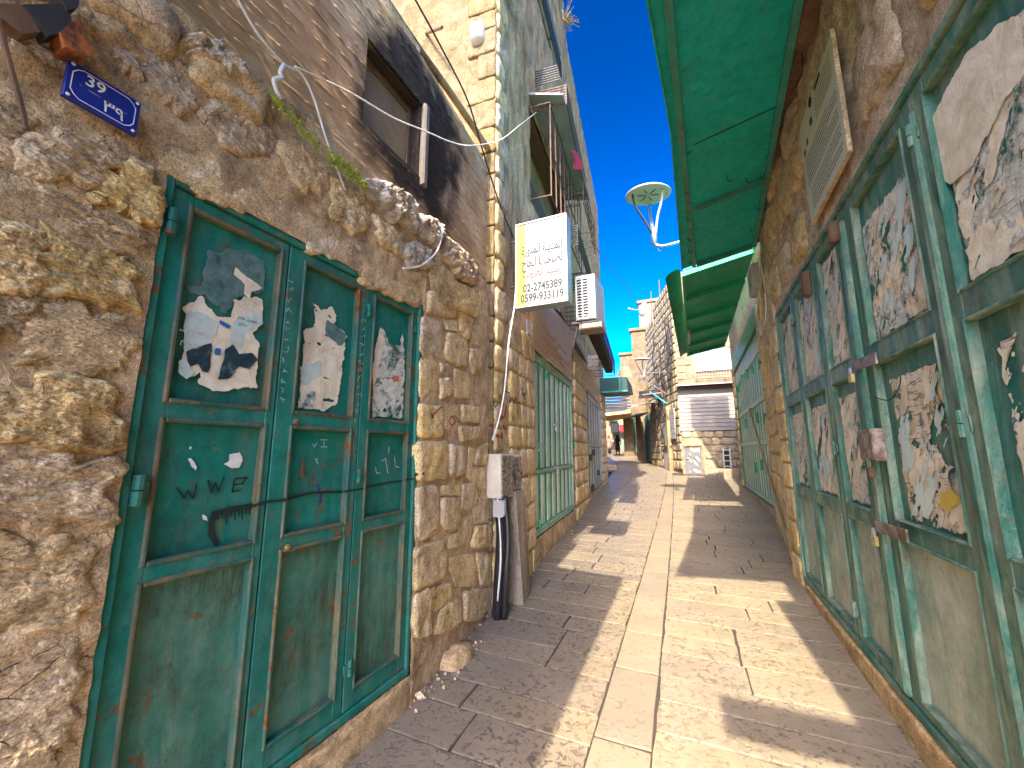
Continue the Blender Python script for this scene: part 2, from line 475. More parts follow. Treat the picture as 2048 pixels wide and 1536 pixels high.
def paint_mat(name, c1, c2, dirt=(0.09, 0.07, 0.045), dirt_amt=0.45, dust=(0.30, 0.33, 0.26), dust_amt=0.25, rust=0.25, rough=0.42, sc_=1.0, bumps=0.25, metallic=0.0):
    m, nt, b = newmat(name); g = NT(nt)
    v = g.vec(rnd=True); vs = g.vec((1, 1, 0.22), rnd=True)
    base = g.mix(g.ramp(g.noise(v, 2.2 * sc_, 5, 0.55), [(0.35, 0.0), (0.65, 1.0)]), c1, c2)
    d1 = g.ramp(g.noise(vs, 6 * sc_, 8, 0.72, 0.8), [(0.44, 0.0), (0.72, dust_amt * 1.6)])
    base = g.mix(d1, base, dust)
    d2 = g.math('MULTIPLY', g.ramp(g.noise(v, 1.5 * sc_, 6, 0.6, 0.5), [(0.46, 0.0), (0.66, 1.0)]), g.ramp(g.noise(vs, 22 * sc_, 6, 0.75), [(0.40, 0.15), (0.62, 1.0)]))
    base = g.mix(g.math('MULTIPLY', d2, dirt_amt), base, dirt)
    scr = g.noise(g.vec((1, 1, 0.5), (0.5, 0, 0), rnd=True), 38 * sc_, 6, 0.8, 1.5)
    base = g.mix(g.math('MULTIPLY', g.ramp(scr, [(0.56, 0.0), (0.66, 0.75)]), g.ramp(g.noise(v, 2.1 * sc_, 4), [(0.42, 0.0), (0.62, 1.0)])), base, dirt)
    base = g.mix(g.math('MULTIPLY', g.ramp(scr, [(0.36, 0.6), (0.43, 0.0)]), g.ramp(g.noise(v, 1.7 * sc_, 4), [(0.48, 0.0), (0.66, 1.0)])), base, dust)
    base = g.mix(1.0, base, g.ramp(g.noise(v, 13 * sc_, 6, 0.75), [(0.30, 0.72), (0.5, 1.0), (0.7, 1.2)]), 'MULTIPLY')
    sp = g.ramp(g.noise(v, 95 * sc_, 3, 0.6), [(0.62, 0.0), (0.68, 0.8)])
    base = g.mix(g.math('MULTIPLY', sp, g.ramp(g.noise(v, 3.3 * sc_, 4), [(0.45, 0.0), (0.6, 1.0)])), base, (0.03, 0.025, 0.02))
    rn = g.math('MULTIPLY', g.ramp(g.noise(v, 5 * sc_, 7, 0.7, 0.9), [(0.585, 0.0), (0.63, 1.0)]), rust)
    base = g.mix(rn, base, g.ramp(g.noise(v, 40, 4), [(0.3, (0.07, 0.025, 0.01)), (0.7, (0.26, 0.10, 0.03))]))
    g.set(b.inputs['Base Color'], base)
    g.set(b.inputs['Roughness'], g.ramp(g.noise(v, 7 * sc_, 5), [(0.3, rough - 0.08), (0.7, rough + 0.25)]))
    b.inputs['Metallic'].default_value = metallic
    b.inputs['Specular IOR Level'].default_value = 0.22
    hb = g.math('ADD', g.noise(v, 1.8, 3), g.math('MULTIPLY', g.noise(v, 60, 4), 0.06))
    g.set(b.inputs['Normal'], g.bump(hb, bumps, 0.02))
    return m

def flat_mat(name, c, rough=0.6, var=0.25, scale=8.0, metallic=0.0, bumps=0.15, dark=None, spec=0.4):
    m, nt, b = newmat(name); g = NT(nt); v = g.vec(rnd=True)
    dk = dark or tuple(x * 0.45 for x in c)
    col = g.mix(g.ramp(g.noise(v, scale, 6, 0.65, 0.3), [(0.40, 0.0), (0.75, var * 2)]), c, dk)
    g.set(b.inputs['Base Color'], col); b.inputs['Roughness'].default_value = rough; b.inputs['Metallic'].default_value = metallic
    b.inputs['Specular IOR Level'].default_value = spec
    g.set(b.inputs['Normal'], g.bump(g.noise(v, scale * 5, 4), bumps, 0.005))
    return m

def paper_mat(name, stops, scale=9.0, stretch=(1, 1, 1), rot=(0, 0, 0), stain=(0.33, 0.24, 0.13), stain_amt=0.6, ink=0.0, inkcol=(0.03, 0.03, 0.03), bumps=0.5, layered=False):
    m, nt, b = newmat(name); g = NT(nt); v = g.vec(stretch, rot, rnd=True)
    n = g.noise(v, scale, 8 if layered else 7, 0.70 if layered else 0.65, 0.3 if layered else 1.6)
    col = g.ramp(n, stops, 'CONSTANT' if layered else 'LINEAR')
    if layered: col = g.mix(1.0, col, g.ramp(g.noise(v, scale * 4, 6, 0.75), [(0.3, 0.7), (0.7, 1.25)]), 'MULTIPLY')
    st = g.ramp(g.noise(v, scale * 0.6, 7, 0.7, 0.8), [(0.48, 0.0), (0.68, stain_amt)])
    col = g.mix(st, col, stain)
    if ink:
        lines = g.noise(g.vec((5, 5, 42), rnd=True), 2.2, 5, 0.7)
        lk = g.math('MULTIPLY', g.ramp(lines, [(0.56, 0.0), (0.60, ink)]), g.ramp(g.noise(v, scale * .5, 2), [(0.48, 0.0), (0.54, 1.0)]))
        col = g.mix(lk, col, inkcol)
    g.set(b.inputs['Base Color'], col); b.inputs['Roughness'].default_value = 0.75; b.inputs['Specular IOR Level'].default_value = 0.2
    g.set(b.inputs['Normal'], g.bump(g.noise(v, scale * 2.0, 7, 0.7, 1.5), bumps, 0.012))
    return m

M = {}
M['rubble'] = stone_mat('rubble limestone', (0.45, 0.285, 0.125), (0.72, 0.50, 0.25), (0.86, 0.68, 0.42), 1.3, 0.5, 1.5, (1, 1, 1.7), 0.6, 0.12)
M['ashlar'] = stone_mat('dressed limestone', (0.50, 0.34, 0.165), (0.72, 0.52, 0.28), (0.82, 0.65, 0.42), 1.2, 0.5, 0.9, (1, 1, 1), 0.35, 0.12)
M['lintel'] = stone_mat('weathered lintel stone', (0.40, 0.26, 0.135), (0.66, 0.47, 0.26), (0.86, 0.72, 0.52), 1.6, 0.5, 1.2, (1, 1, 1), 0.5, 0.12)
M['pale_lintel'] = stone_mat('pale lintel stone', (0.36, 0.27, 0.18), (0.60, 0.52, 0.42), (0.74, 0.68, 0.60), 1.8, 0.6, 1.2, (1, 1, 1), 0.5, 0.05)
M['mortar'] = stone_mat('old lime mortar', (0.43, 0.27, 0.12), (0.62, 0.41, 0.20), (0.76, 0.54, 0.30), 2.0, 0.45, 1.2, (1, 1, 1), 0.5, 0.0)
M['render'] = stone_mat('coarse lime render', (0.45, 0.31, 0.155), (0.68, 0.49, 0.27), (0.82, 0.64, 0.40), 2.4, 0.7, 1.3, (1, 1, 1), 0.5, 0.05, crack=False)
M['render_grey'] = stone_mat('streaked grey render', (0.30, 0.18, 0.08), (0.54, 0.35, 0.17), (0.74, 0.52, 0.29), 2.0, 0.85, 2.0, (1, 1, 0.32), 0.6, 0.05, crack=False)
M['pale_wall'] = stone_mat('pale sunlit limestone', (0.115, 0.08, 0.038), (0.165, 0.12, 0.062), (0.22, 0.165, 0.095), 1.0, 0.3, 0.6, (1, 1, 1), 0.2, 0.08)
M['pale_far'] = stone_mat('pale far limestone', (0.21, 0.165, 0.105), (0.31, 0.25, 0.165), (0.38, 0.315, 0.225), 1.0, 0.3, 0.6, (1, 1, 1), 0.2, 0.08)
M['pale_cut'] = stone_mat('pale cut stone', (0.18, 0.135, 0.08), (0.23, 0.18, 0.112), (0.28, 0.22, 0.145), 0.8, 0.25, 0.4, (1, 1, 1), 0.2, 0.10)
M['plaster'] = stone_mat('smooth beige plaster', (0.48, 0.34, 0.18), (0.60, 0.44, 0.25), (0.68, 0.53, 0.33), 1.1, 0.25, 0.5, (1, 1, 1), 0.35, 0.04, crack=False)

def paving_mat(name, lo, hi, pitc, pit_lo, pit_hi, dirt=0.0, rough=0.42, pa=0.85):
    m, nt, b = newmat(name); g = NT(nt); v = g.vec(rnd=True); vw = g.vec()
    n1 = g.noise(v, 3.0, 6, 0.6, 0.4)
    base = g.ramp(n1, [(0.3, lo), (0.7, hi)])
    n3 = g.noise(v, 26, 4, 0.66, 0.7)
    area = g.ramp(g.noise(v, 2.4, 4, 0.6), [(0.36, 0.35), (0.62, 1.0)])
    pit = g.math('MULTIPLY', g.ramp(n3, [(pit_lo, 1.0), (pit_hi, 0.0)]), area)
    base = g.mix(g.math('MULTIPLY', pit, pa), base, pitc)
    fine = g.ramp(g.noise(v, 110, 3, 0.6), [(0.34, 0.5), (0.42, 0.0)])
    base = g.mix(fine, base, pitc)
    xyz = g.n('ShaderNodeSeparateXYZ', {0: g.pos()})
    if dirt:  # stones turn darker and greyer towards the left, by position
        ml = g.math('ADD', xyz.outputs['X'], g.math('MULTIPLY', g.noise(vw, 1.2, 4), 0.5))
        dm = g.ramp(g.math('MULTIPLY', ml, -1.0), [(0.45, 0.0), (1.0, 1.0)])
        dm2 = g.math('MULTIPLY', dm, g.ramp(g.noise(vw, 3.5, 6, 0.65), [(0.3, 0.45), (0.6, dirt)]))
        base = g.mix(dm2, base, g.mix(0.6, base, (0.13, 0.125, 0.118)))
    oi = g.n('ShaderNodeObjectInfo').outputs['Random']
    hs = g.n('ShaderNodeHueSaturation', {'Color': base, 'Hue': g.math('MULTIPLY_ADD', oi, 0.010, 0.495), 'Saturation': g.math('MULTIPLY_ADD', oi, 0.22, 0.95), 'Value': g.math('MULTIPLY_ADD', oi, 0.24, 0.84)})
    g.set(b.inputs['Base Color'], hs.outputs[0])
    g.set(b.inputs['Roughness'], g.math('MULTIPLY_ADD', pit, 0.35, rough)); b.inputs['Specular IOR Level'].default_value = 0.35
    h = g.math('SUBTRACT', g.math('MULTIPLY', n1, 0.5), g.math('MULTIPLY', pit, 0.5))
    g.set(b.inputs['Normal'], g.bump(h, 0.8, 0.012))
    return m
M['pave'] = paving_mat('worn paving limestone', (0.215, 0.170, 0.113), (0.29, 0.232, 0.158), (0.075, 0.055, 0.036), 0.39, 0.49, dirt=0.45)
M['pave_smooth'] = paving_mat('polished paving limestone', (0.225, 0.18, 0.122), (0.295, 0.24, 0.165), (0.13, 0.10, 0.068), 0.38, 0.48, pa=0.85)
M['channel'] = paving_mat('smooth channel stone', (0.205, 0.165, 0.113), (0.26, 0.212, 0.150), (0.18, 0.14, 0.10), 0.34, 0.43, rough=0.5)
M['joint'] = flat_mat('dusty joint grout', (0.05, 0.038, 0.027), 0.95, 0.4, 10)

# board marked concrete with soot round the window
def concrete_mat():
    m, nt, b = newmat('board marked concrete'); g = NT(nt); v = g.vec(); vs = g.vec((1, 0.3, 3.4))
    base = g.ramp(g.noise(v, 2.2, 7, 0.6, 0.4), [(0.3, (0.30, 0.185, 0.085)), (0.55, (0.47, 0.305, 0.15)), (0.75, (0.60, 0.43, 0.245))])
    base = g.mix(g.ramp(g.noise(vs, 7, 7, 0.7), [(0.45, 0.0), (0.65, 0.5)]), base, (0.15, 0.105, 0.065))
    xyz = g.n('ShaderNodeSeparateXYZ', {0: g.pos()})
    # soot: an irregular stain spread round the window and up the corner of the wall
    du = g.math('DIVIDE', g.math('SUBTRACT', xyz.outputs['Y'], 2.25), 0.75)
    dz = g.math('DIVIDE', g.math('SUBTRACT', xyz.outputs['Z'], 4.05), 0.85)
    d = g.math('SQRT', g.math('ADD', g.math('MULTIPLY', du, du), g.math('MULTIPLY', dz, dz)))
    d = g.math('ADD', d, g.math('MULTIPLY_ADD', g.noise(v, 2.6, 5, 0.6, 0.5), 1.3, -0.65))
    soot = g.ramp(d, [(0.68, 0.96), (1.12, 0.0)])
    base = g.mix(soot, base, (0.028, 0.022, 0.017))
    g.set(b.inputs['Base Color'], base); b.inputs['Roughness'].default_value = 0.9
    h = g.math('ADD', g.noise(vs, 14, 6, 0.7), g.math('MULTIPLY', g.noise(v, 70, 3), 0.35))
    g.set(b.inputs['Normal'], g.bump(h, 0.7, 0.01)); b.inputs['Specular IOR Level'].default_value = 0.1
    return m
M['concrete'] = concrete_mat()

M['teal'] = paint_mat('old teal gloss paint', (0.001, 0.135, 0.095), (0.004, 0.19, 0.135), dust=(0.12, 0.20, 0.15), dust_amt=0.30, dirt=(0.045, 0.045, 0.022), dirt_amt=0.55, rust=0.55)
M['teal_low'] = paint_mat('scuffed teal paint', (0.022, 0.135, 0.090), (0.05, 0.18, 0.125), dust=(0.18, 0.24, 0.16), dust_amt=0.5, dirt=(0.05, 0.05, 0.02), dirt_amt=1.0, rust=0.8, bumps=0.5)
M['teal_frame'] = paint_mat('teal frame paint', (0.003, 0.135, 0.098), (0.010, 0.18, 0.13), dust=(0.13, 0.23, 0.165), dust_amt=0.35, dirt=(0.05, 0.045, 0.02), dirt_amt=0.55, rust=0.9)
M['bead'] = paint_mat('rusty bead', (0.015, 0.10, 0.08), (0.05, 0.12, 0.085), dust=(0.20, 0.125, 0.055), dust_amt=0.8, dirt=(0.06, 0.045, 0.02), dirt_amt=0.9, rust=1.0)
M['sage'] = paint_mat('dusty green door paint', (0.02, 0.14, 0.10), (0.05, 0.18, 0.13), dust=(0.30, 0.34, 0.24), dust_amt=0.55, dirt=(0.07, 0.065, 0.04), dirt_amt=0.5, rust=0.25)
M['sage_frame'] = paint_mat('green frame paint', (0.020, 0.12, 0.080), (0.075, 0.17, 0.115), dust=(0.32, 0.35, 0.23), dust_amt=0.65, dirt=(0.06, 0.06, 0.04), dirt_amt=0.45, rust=0.3)
M['sage_low'] = paint_mat('dusty lower panel paint', (0.20, 0.27, 0.19), (0.34, 0.38, 0.28), dust=(0.46, 0.46, 0.33), dust_amt=0.7, dirt=(0.09, 0.10, 0.065), dirt_amt=0.5, rust=0.12, bumps=0.5)
M['mint'] = paint_mat('faded mint paint', (0.16, 0.37, 0.24), (0.30, 0.48, 0.34), dust=(0.50, 0.56, 0.42), dust_amt=0.5, dirt=(0.10, 0.14, 0.08), dirt_amt=0.35, rust=0.15)
M['mint_pale'] = paint_mat('lit look mint paint', (0.34, 0.52, 0.38), (0.50, 0.62, 0.48), dust=(0.62, 0.66, 0.52), dust_amt=0.5, dirt=(0.12, 0.18, 0.10), dirt_amt=0.3, rust=0.1)  # lit, shining look of the raised strips put into a pale colour
M['mint_deep'] = paint_mat('deep green paint', (0.005, 0.20, 0.085), (0.015, 0.28, 0.125), dust=(0.25, 0.38, 0.26), dust_amt=0.35, rust=0.1)
M['canopy'] = paint_mat('green canopy sheet', (0.004, 0.38, 0.285), (0.010, 0.44, 0.33), dust=(0.10, 0.40, 0.31), dust_amt=0.15, dirt=(0.02, 0.06, 0.04), dirt_amt=0.3, rust=0.12, bumps=0.15)
M['canopy_frame'] = paint_mat('green canopy frame', (0.03, 0.24, 0.16), (0.05, 0.28, 0.20), dust=(0.15, 0.18, 0.12), dust_amt=0.3, rust=0.9, dirt=(0.05, 0.05, 0.03))
M['canopy_b'] = paint_mat('bright green canopy sheet', (0.012, 0.34, 0.16), (0.02, 0.42, 0.20), dust=(0.08, 0.25, 0.14), dust_amt=0.2, rust=0.05, bumps=0.15)
M['rust'] = paint_mat('rusty iron', (0.09, 0.05, 0.03), (0.16, 0.09, 0.05), dust=(0.25, 0.14, 0.07), dust_amt=0.5, rust=1.0, rough=0.7)
M['lockbox'] = flat_mat('grey brown worn steel', (0.27, 0.22, 0.17), 0.5, 0.8, 16, dark=(0.09, 0.04, 0.02))
M['iron'] = flat_mat('dark iron', (0.035, 0.03, 0.028), 0.6, 0.3, 20)
M['iron_rusty'] = flat_mat('brown iron bars', (0.13, 0.07, 0.045), 0.7, 0.4, 14)
M['steel'] = flat_mat('galvanised steel', (0.50, 0.50, 0.49), 0.35, 0.2, 12, 0.8)
M['brass'] = flat_mat('brass padlock', (0.55, 0.40, 0.14), 0.35, 0.3, 30, 0.8)
M['white'] = flat_mat('white painted metal', (0.38, 0.37, 0.345), 0.5, 0.12, 6)
M['whitedoor'] = paint_mat('old off white paint', (0.40, 0.38, 0.33), (0.52, 0.49, 0.42), dust=(0.62, 0.58, 0.50), dust_amt=0.4, dirt=(0.12, 0.10, 0.07), dirt_amt=0.5, rust=0.5)
M['cable_white'] = flat_mat('white cable', (0.72, 0.70, 0.62), 0.5, 0.2, 20)
M['cable_black'] = flat_mat('black cable', (0.02, 0.02, 0.02), 0.6, 0.2, 20)
M['black'] = flat_mat('matt black', (0.012, 0.012, 0.014), 0.8, 0.2, 8)
M['dark'] = flat_mat('dark interior', (0.03, 0.026, 0.022), 0.9, 0.3, 3)
M['paint_black'] = flat_mat('black spray paint', (0.008, 0.02, 0.018), 0.6, 0.1, 20)
M['paint_red'] = flat_mat('red spray paint', (0.33, 0.035, 0.02), 0.7, 0.3, 30)
M['paint_white'] = flat_mat('white paint smear', (0.72, 0.70, 0.62), 0.7, 0.2, 30)
M['chalk'] = flat_mat('chalk', (0.30, 0.44, 0.38), 0.9, 0.3, 30)
M['ink'] = flat_mat('sign ink', (0.008, 0.008, 0.010), 0.6, 0.05, 10)
M['ink_red'] = flat_mat('red sign ink', (0.26, 0.012, 0.02), 0.6, 0.05, 10)
M['ink_faded'] = flat_mat('faded sign ink', (0.11, 0.115, 0.125), 0.6, 0.05, 10)
M['sign_white'] = flat_mat('sign face', (0.235, 0.24, 0.225), 0.5, 0.06, 4)
M['sign_yellow'] = flat_mat('yellow sign band', (0.27, 0.23, 0.03), 0.5, 0.08, 4)
M['sign_brown'] = flat_mat('sign surround', (0.34, 0.24, 0.16), 0.6, 0.3, 10)
M['blue'] = flat_mat('blue enamel', (0.008, 0.018, 0.20), 0.3, 0.15, 12, dark=(0.02, 0.04, 0.10))
M['marble'] = flat_mat('cream marble', (0.55, 0.50, 0.36), 0.4, 0.18, 3, dark=(0.40, 0.36, 0.26))
M['board'] = flat_mat('faded shop board', (0.42, 0.34, 0.29), 0.6, 0.3, 5, dark=(0.50, 0.42, 0.33))
M['green_flag'] = flat_mat('green print', (0.02, 0.16, 0.07), 0.6, 0.1, 10)
M['red_flag'] = flat_mat('red print', (0.40, 0.03, 0.03), 0.6, 0.1, 10)
M['grey_sheet'] = flat_mat('grey weathered sheet', (0.30, 0.30, 0.30), 0.6, 0.35, 3)
M['black_sheet'] = flat_mat('black plastic conduit', (0.022, 0.02, 0.022), 0.35, 0.3, 5)
M['post'] = stone_mat('grey stone post', (0.24, 0.19, 0.13), (0.34, 0.27, 0.19), (0.42, 0.34, 0.25), 1.2, 0.3, 0.4, (1, 1, 0.2), 0.4, 0.0, crack=False)
M['box_pale'] = flat_mat('cream meter box', (0.62, 0.56, 0.44), 0.5, 0.25, 6, dark=(0.36, 0.24, 0.10))
M['box_front'] = flat_mat('grubby meter box door', (0.34, 0.29, 0.21), 0.6, 0.8, 26, dark=(0.07, 0.05, 0.035))
M['terracotta'] = flat_mat('terracotta', (0.48, 0.22, 0.12), 0.8, 0.2, 6)
M['teal_blue'] = flat_mat('petrol green paint', (0.008, 0.055, 0.05), 0.5, 0.3, 6)
M['siding'] = flat_mat('grey board siding', (0.23, 0.205, 0.17), 0.7, 0.2, 4)
M['brown'] = flat_mat('brown wood', (0.14, 0.075, 0.035), 0.6, 0.4, 9)
M['pane'] = flat_mat('amber dusty pane', (0.30, 0.20, 0.09), 0.6, 0.4, 3, dark=(0.10, 0.065, 0.03), spec=0.15)
M['glass_blue'] = flat_mat('sky reflecting pane', (0.25, 0.30, 0.34), 0.12, 0.3, 3, spec=0.8)
M['ochre'] = flat_mat('ochre pole', (0.30, 0.19, 0.07), 0.55, 0.3, 10)
M['red_cloth'] = flat_mat('red cloth', (0.60, 0.02, 0.03), 0.8, 0.2, 10)
M['pink_cloth'] = flat_mat('pink cloth', (0.55, 0.20, 0.18), 0.8, 0.2, 10)
M['skin'] = flat_mat('skin', (0.36, 0.20, 0.13), 0.6, 0.1, 10)
M['moss'] = flat_mat('bright moss', (0.38, 0.44, 0.02), 0.9, 0.5, 30, dark=(0.08, 0.11, 0.01))
M['dry_grass'] = flat_mat('dry grass', (0.45, 0.36, 0.20), 0.9, 0.2, 30)
M['lamp_white'] = flat_mat('white lamp dish', (0.50, 0.46, 0.43), 0.5, 0.1, 6)
M['green_light'] = flat_mat('green stall cloth', (0.05, 0.35, 0.12), 0.7, 0.1, 10)
M['yellow'] = flat_mat('yellow stall cloth', (0.75, 0.62, 0.16), 0.7, 0.1, 10)
M['turquoise'] = flat_mat('turquoise cloth', (0.05, 0.45, 0.50), 0.7, 0.1, 10)
M['film'] = flat_mat('glue film on paint', (0.13, 0.21, 0.18), 0.35, 0.7, 14, dark=(0.035, 0.09, 0.075), bumps=0.8)
# papers
cream = (0.60, 0.52, 0.38)
M['paper_cream'] = paper_mat('torn cream paper', [(0.25, (0.62, 0.50, 0.33)), (0.5, (0.76, 0.66, 0.47)), (0.8, (0.84, 0.76, 0.60))], 7, stain_amt=0.5)
M['paper_blue'] = paper_mat('pale blue poster', [(0.25, (0.36, 0.50, 0.46)), (0.5, (0.50, 0.60, 0.54)), (0.75, (0.66, 0.64, 0.50))], 5, stain_amt=0.35)
M['paper_black'] = paper_mat('dark printed poster', [(0.35, (0.012, 0.016, 0.02)), (0.55, (0.02, 0.05, 0.06)), (0.7, (0.20, 0.26, 0.26))], 6, stain_amt=0.1)
M['paper_royal'] = flat_mat('blue printed scrap', (0.02, 0.12, 0.33), 0.7, 0.1, 10)
M['paper_grey'] = paper_mat('grey wrinkled posters', [(0.0, (0.03, 0.13, 0.09)), (0.41, (0.34, 0.37, 0.31)), (0.46, (0.62, 0.61, 0.50)), (0.55, (0.70, 0.62, 0.47)), (0.61, (0.16, 0.24, 0.24))], 6, (1, 1, 1.0), (0.6, 0, 0), stain_amt=0.35, ink=0.6, inkcol=(0.04, 0.10, 0.09), bumps=1.0, layered=True)
M['paper_print'] = paper_mat('printed poster scraps', [(0.0, (0.03, 0.14, 0.10)), (0.40, (0.60, 0.48, 0.30)), (0.46, (0.74, 0.62, 0.42)), (0.56, (0.68, 0.62, 0.48)), (0.62, (0.10, 0.19, 0.25))], 5, stain_amt=0.4, ink=0.7, inkcol=(0.10, 0.06, 0.04), bumps=0.8, layered=True)

# ================================================================== SETTING
WL1 = wallframe((-1.72, 0.0), (-1.72, 10.0), 1)      # near left wall, faces +X
WL2 = wallframe((-1.80, 3.55), (-2.20, 7.82), 1)
WL1B = wallframe((-1.72, 2.26), (-1.87, 3.55), 1)     # the same wall easing back to the corner
WL3 = wallframe((-2.20, 7.82), (-3.09, 15.3), 1)
WR1 = wallframe((0.93, 0.0), (0.93, 10.0), -1)       # near right wall, faces -X
WR2 = wallframe((0.97, 5.9), (1.25, 8.9), -1)
WR3 = wallframe((1.25, 8.9), (1.22, 15.2), -1)
FAC = Frame((0, 18.5, 0), (1, 0, 0), (0, -1, 0))     # house closing the view

# ground: one sheet
gr = MB()
gr.add([(-60, -40, gz(-40) - .0080), (60, -40, gz(-40) - .0080), (60, 16, gz(16) - .0080), (-60, 16, gz(16) - .0080), (60, 300, gz(300) - .0080), (-60, 300, gz(300) - .0080)],
       [(0, 1, 2, 3), (3, 2, 4, 5)])
ground = gr.build('street', M['joint']); tag(ground, 'narrow uphill street paved with worn cream limestone slabs', 'street', kind='structure')

def lane_l(y): return -0.61 - 0.025 * (y - 2.2) - 0.0012 * max(0, y - 4.5) ** 2
def lane_r(y): return -0.31 - 0.033 * (y - 2.3) - 0.0010 * max(0, y - 5) ** 2
def left_edge(y):
    if y < 2.3: return -1.80
    if y < 3.55: return -1.82 - (y - 2.3) * 0.08
    if y < 7.82: return -1.84 - (y - 3.55) * 0.09
    return -2.2 - (y - 7.82) * 0.1216
def right_edge(y):
    if y < 5.9: return 0.98
    if y < 8.9: return 1.0 + (y - 5.9) * 0.095
    if y < 15.5: return 1.28
    return 1.6
GF = Frame((0, 0, 0), (1, 0, 0), (0, 0, 1)); GF.v = np.array([0, 1.0, SL]); GF.n = np.array([0, -SL, 1.0]); GF.hand = 1
def paver(q, rng, name, mat, parent):
    q = np.array(q); c = q.mean(0); out = []
    for k in range(4):
        a = q[k]; b = q[(k + 1) % 4]
        for t in (0.0, 0.5):
            p = a + (b - a) * t; d = c - p; d = d / (np.linalg.norm(d) + 1e-9)
            g_ = 0.0065 + (0.004 if t == 0 else 0.0) + rng.uniform(-0.0015, 0.0035)
            out.append(p + d * g_)
    O = np.array(out); n = 8
    lift = rng.uniform(0, 0.002); tx = rng.uniform(-.003, .003); ty = rng.uniform(-.002, .003)
    def z(p, b): return lift + tx * (p[0] - c[0]) + ty * (p[1] - c[1]) + b
    V = [GF.P(p[0], p[1], -0.03) for p in O] + [GF.P(p[0], p[1], z(p, -0.0022)) for p in O] + \
        [GF.P(*(p + (c - p) * 0.035 / max(0.1, np.linalg.norm(c - p)) * .25), z(p, 0.0)) for p in O]
    F = [(i, (i + 1) % n, n + (i + 1) % n, n + i) for i in range(n)] + [(n + i, n + (i + 1) % n, 2 * n + (i + 1) % n, 2 * n + i) for i in range(n)] + [tuple(range(2 * n, 3 * n))]
    return V, F
rng = random.Random(5)
slabs = []                                     # (y, quad, channel?)
def courses(xa, xb, y0, y1, hmin, hmax, wmin, wmax, mirror):
    y = y0
    while y < y1:
        h = rng.uniform(hmin, hmax); ya, yb = y, y + h; y = yb
        xs = [0.0]; W = xb(ya) - xa(ya)
        while xs[-1] < W: xs.append(xs[-1] + rng.uniform(wmin, wmax))
        if xs[-1] - W > 0.5 * wmin and len(xs) > 2: xs.pop()
        xs[-1] = W
        if len(xs) > 2 and xs[-1] - xs[-2] < 0.16: xs.pop(-2)
        for a, b in zip(xs[:-1], xs[1:]):
            if mirror: A0, A1, B0, B1 = xb(ya) - b, xb(ya) - a, xb(yb) - b, xb(yb) - a
            else: A0, A1, B0, B1 = xa(ya) + a, xa(ya) + b, xa(yb) + a, xa(yb) + b
            if abs(b - W) < 1e-6:
                if mirror: B0 = xa(yb)
                else: B1 = xb(yb)
            j = lambda: rng.uniform(-.006, .006)
            slabs.append((ya, [(A0 + j(), ya), (A1 + j(), ya), (B1 + j(), yb), (B0 + j(), yb)], False))
courses(left_edge, lane_l, 1.40, 19.0, 0.25, 0.37, 0.42, 0.85, True)
courses(lane_r, right_edge, 1.25, 17.6, 0.21, 0.35, 0.45, 1.10, False)
y = 1.1
while y < 19:
    h = rng.uniform(0.5, 0.95); slabs.append((y, [(lane_l(y), y), (lane_r(y), y), (lane_r(y + h), y + h), (lane_l(y + h), y + h)], True)); y += h
slabs.sort(key=lambda s: s[0])
rest = MB(); cnt = 0
for (y, q, ch) in slabs:
    V, F = paver(q, rng, None, None, None)
    if cnt < 298:
        make('paving_stone', V, F, M['channel'] if ch else (M['pave'] if q[0][0] < lane_l(y) - .02 else M['pave_smooth']), ground); cnt += 1
    else: rest.add(V, F)
o = rest.build('distant_paving', M['pave'], ground); o['kind'] = 'stuff'
bp = MB(); yy = 1.1
while yy > -16:
    h = rng.uniform(.22, .32); x = -8.0 if yy < -3.6 else -1.8; xe = 8.0 if yy < -1.8 else .98
    while x < xe:
        w_ = rng.uniform(.4, .9); V, F = paver([(x, yy - h), (min(x + w_, xe), yy - h), (min(x + w_, xe), yy), (x, yy)], rng, None, None, None); bp.add(V, F); x += w_
    yy -= h
o = bp.build('added_bounce_paving', M['channel'], ground); o['kind'] = 'stuff'  # unseen pale paving added behind the camera to bounce light
# far stretch of the street, past the bend
fs = MB(); yy = 19.0
while yy < 46:
    cx_ = -2.0 - (yy - 19) * 0.27; h = 0.45
    for k in range(7):
        x0 = cx_ - 2.4 + k * .75
        V, F = paver([(x0, yy), (x0 + .75, yy), (x0 + .63, yy + h), (x0 - .12, yy + h)], rng, None, None, None); fs.add(V, F)
    yy += h
o = fs.build('far_paving', M['pave'], ground); o['kind'] = 'stuff'

# ------------------------------------------------------------------ left house 1 (near)
h1 = empty('stone_house', (-1.9, 1.5, 0), 'old rubble stone house with big teal metal doors and soot stained concrete storey above', 'house')
D1 = (0.705, 2.24, 0.25, 2.61)
WIN_W = -0.07
wa, wb = WL1.px((737, 60), WIN_W), WL1.px((846, 190), WIN_W)
wc, wd = WL1.px((735, 255), WIN_W), WL1.px((846, 358), WIN_W)
WIN = (wa[0], wb[0], (wc[1] + wd[1]) / 2, 4.27)
print('WIN', WIN, wa, wb, wc, wd)
def mortar_fn(uv, p):
    n = fbm(p * 2.2, 3, 5, 0.6); r = ridged(np.c_[uv[:, 0] * 5, uv[:, 1] * 11 + uv[:, 0] * 2, np.zeros(len(uv))], 9, 4)
    left = np.clip((0.75 - uv[:, 0]) * 3, 0, 1); up = np.clip((uv[:, 1] - 2.6) * 3, 0, 1) * np.clip((3.3 - uv[:, 1]) * 3, 0, 1)
    b2 = ridged(np.c_[uv[:, 0] * 4 + .3 * n, uv[:, 1] * 9, np.ones(len(uv)) * 3], 19, 5, .6)
    return n * (0.45 + 0.5 * left + 0.7 * up) + (r * 0.55 + b2 * .45) * left + 0.35 * b2 * up
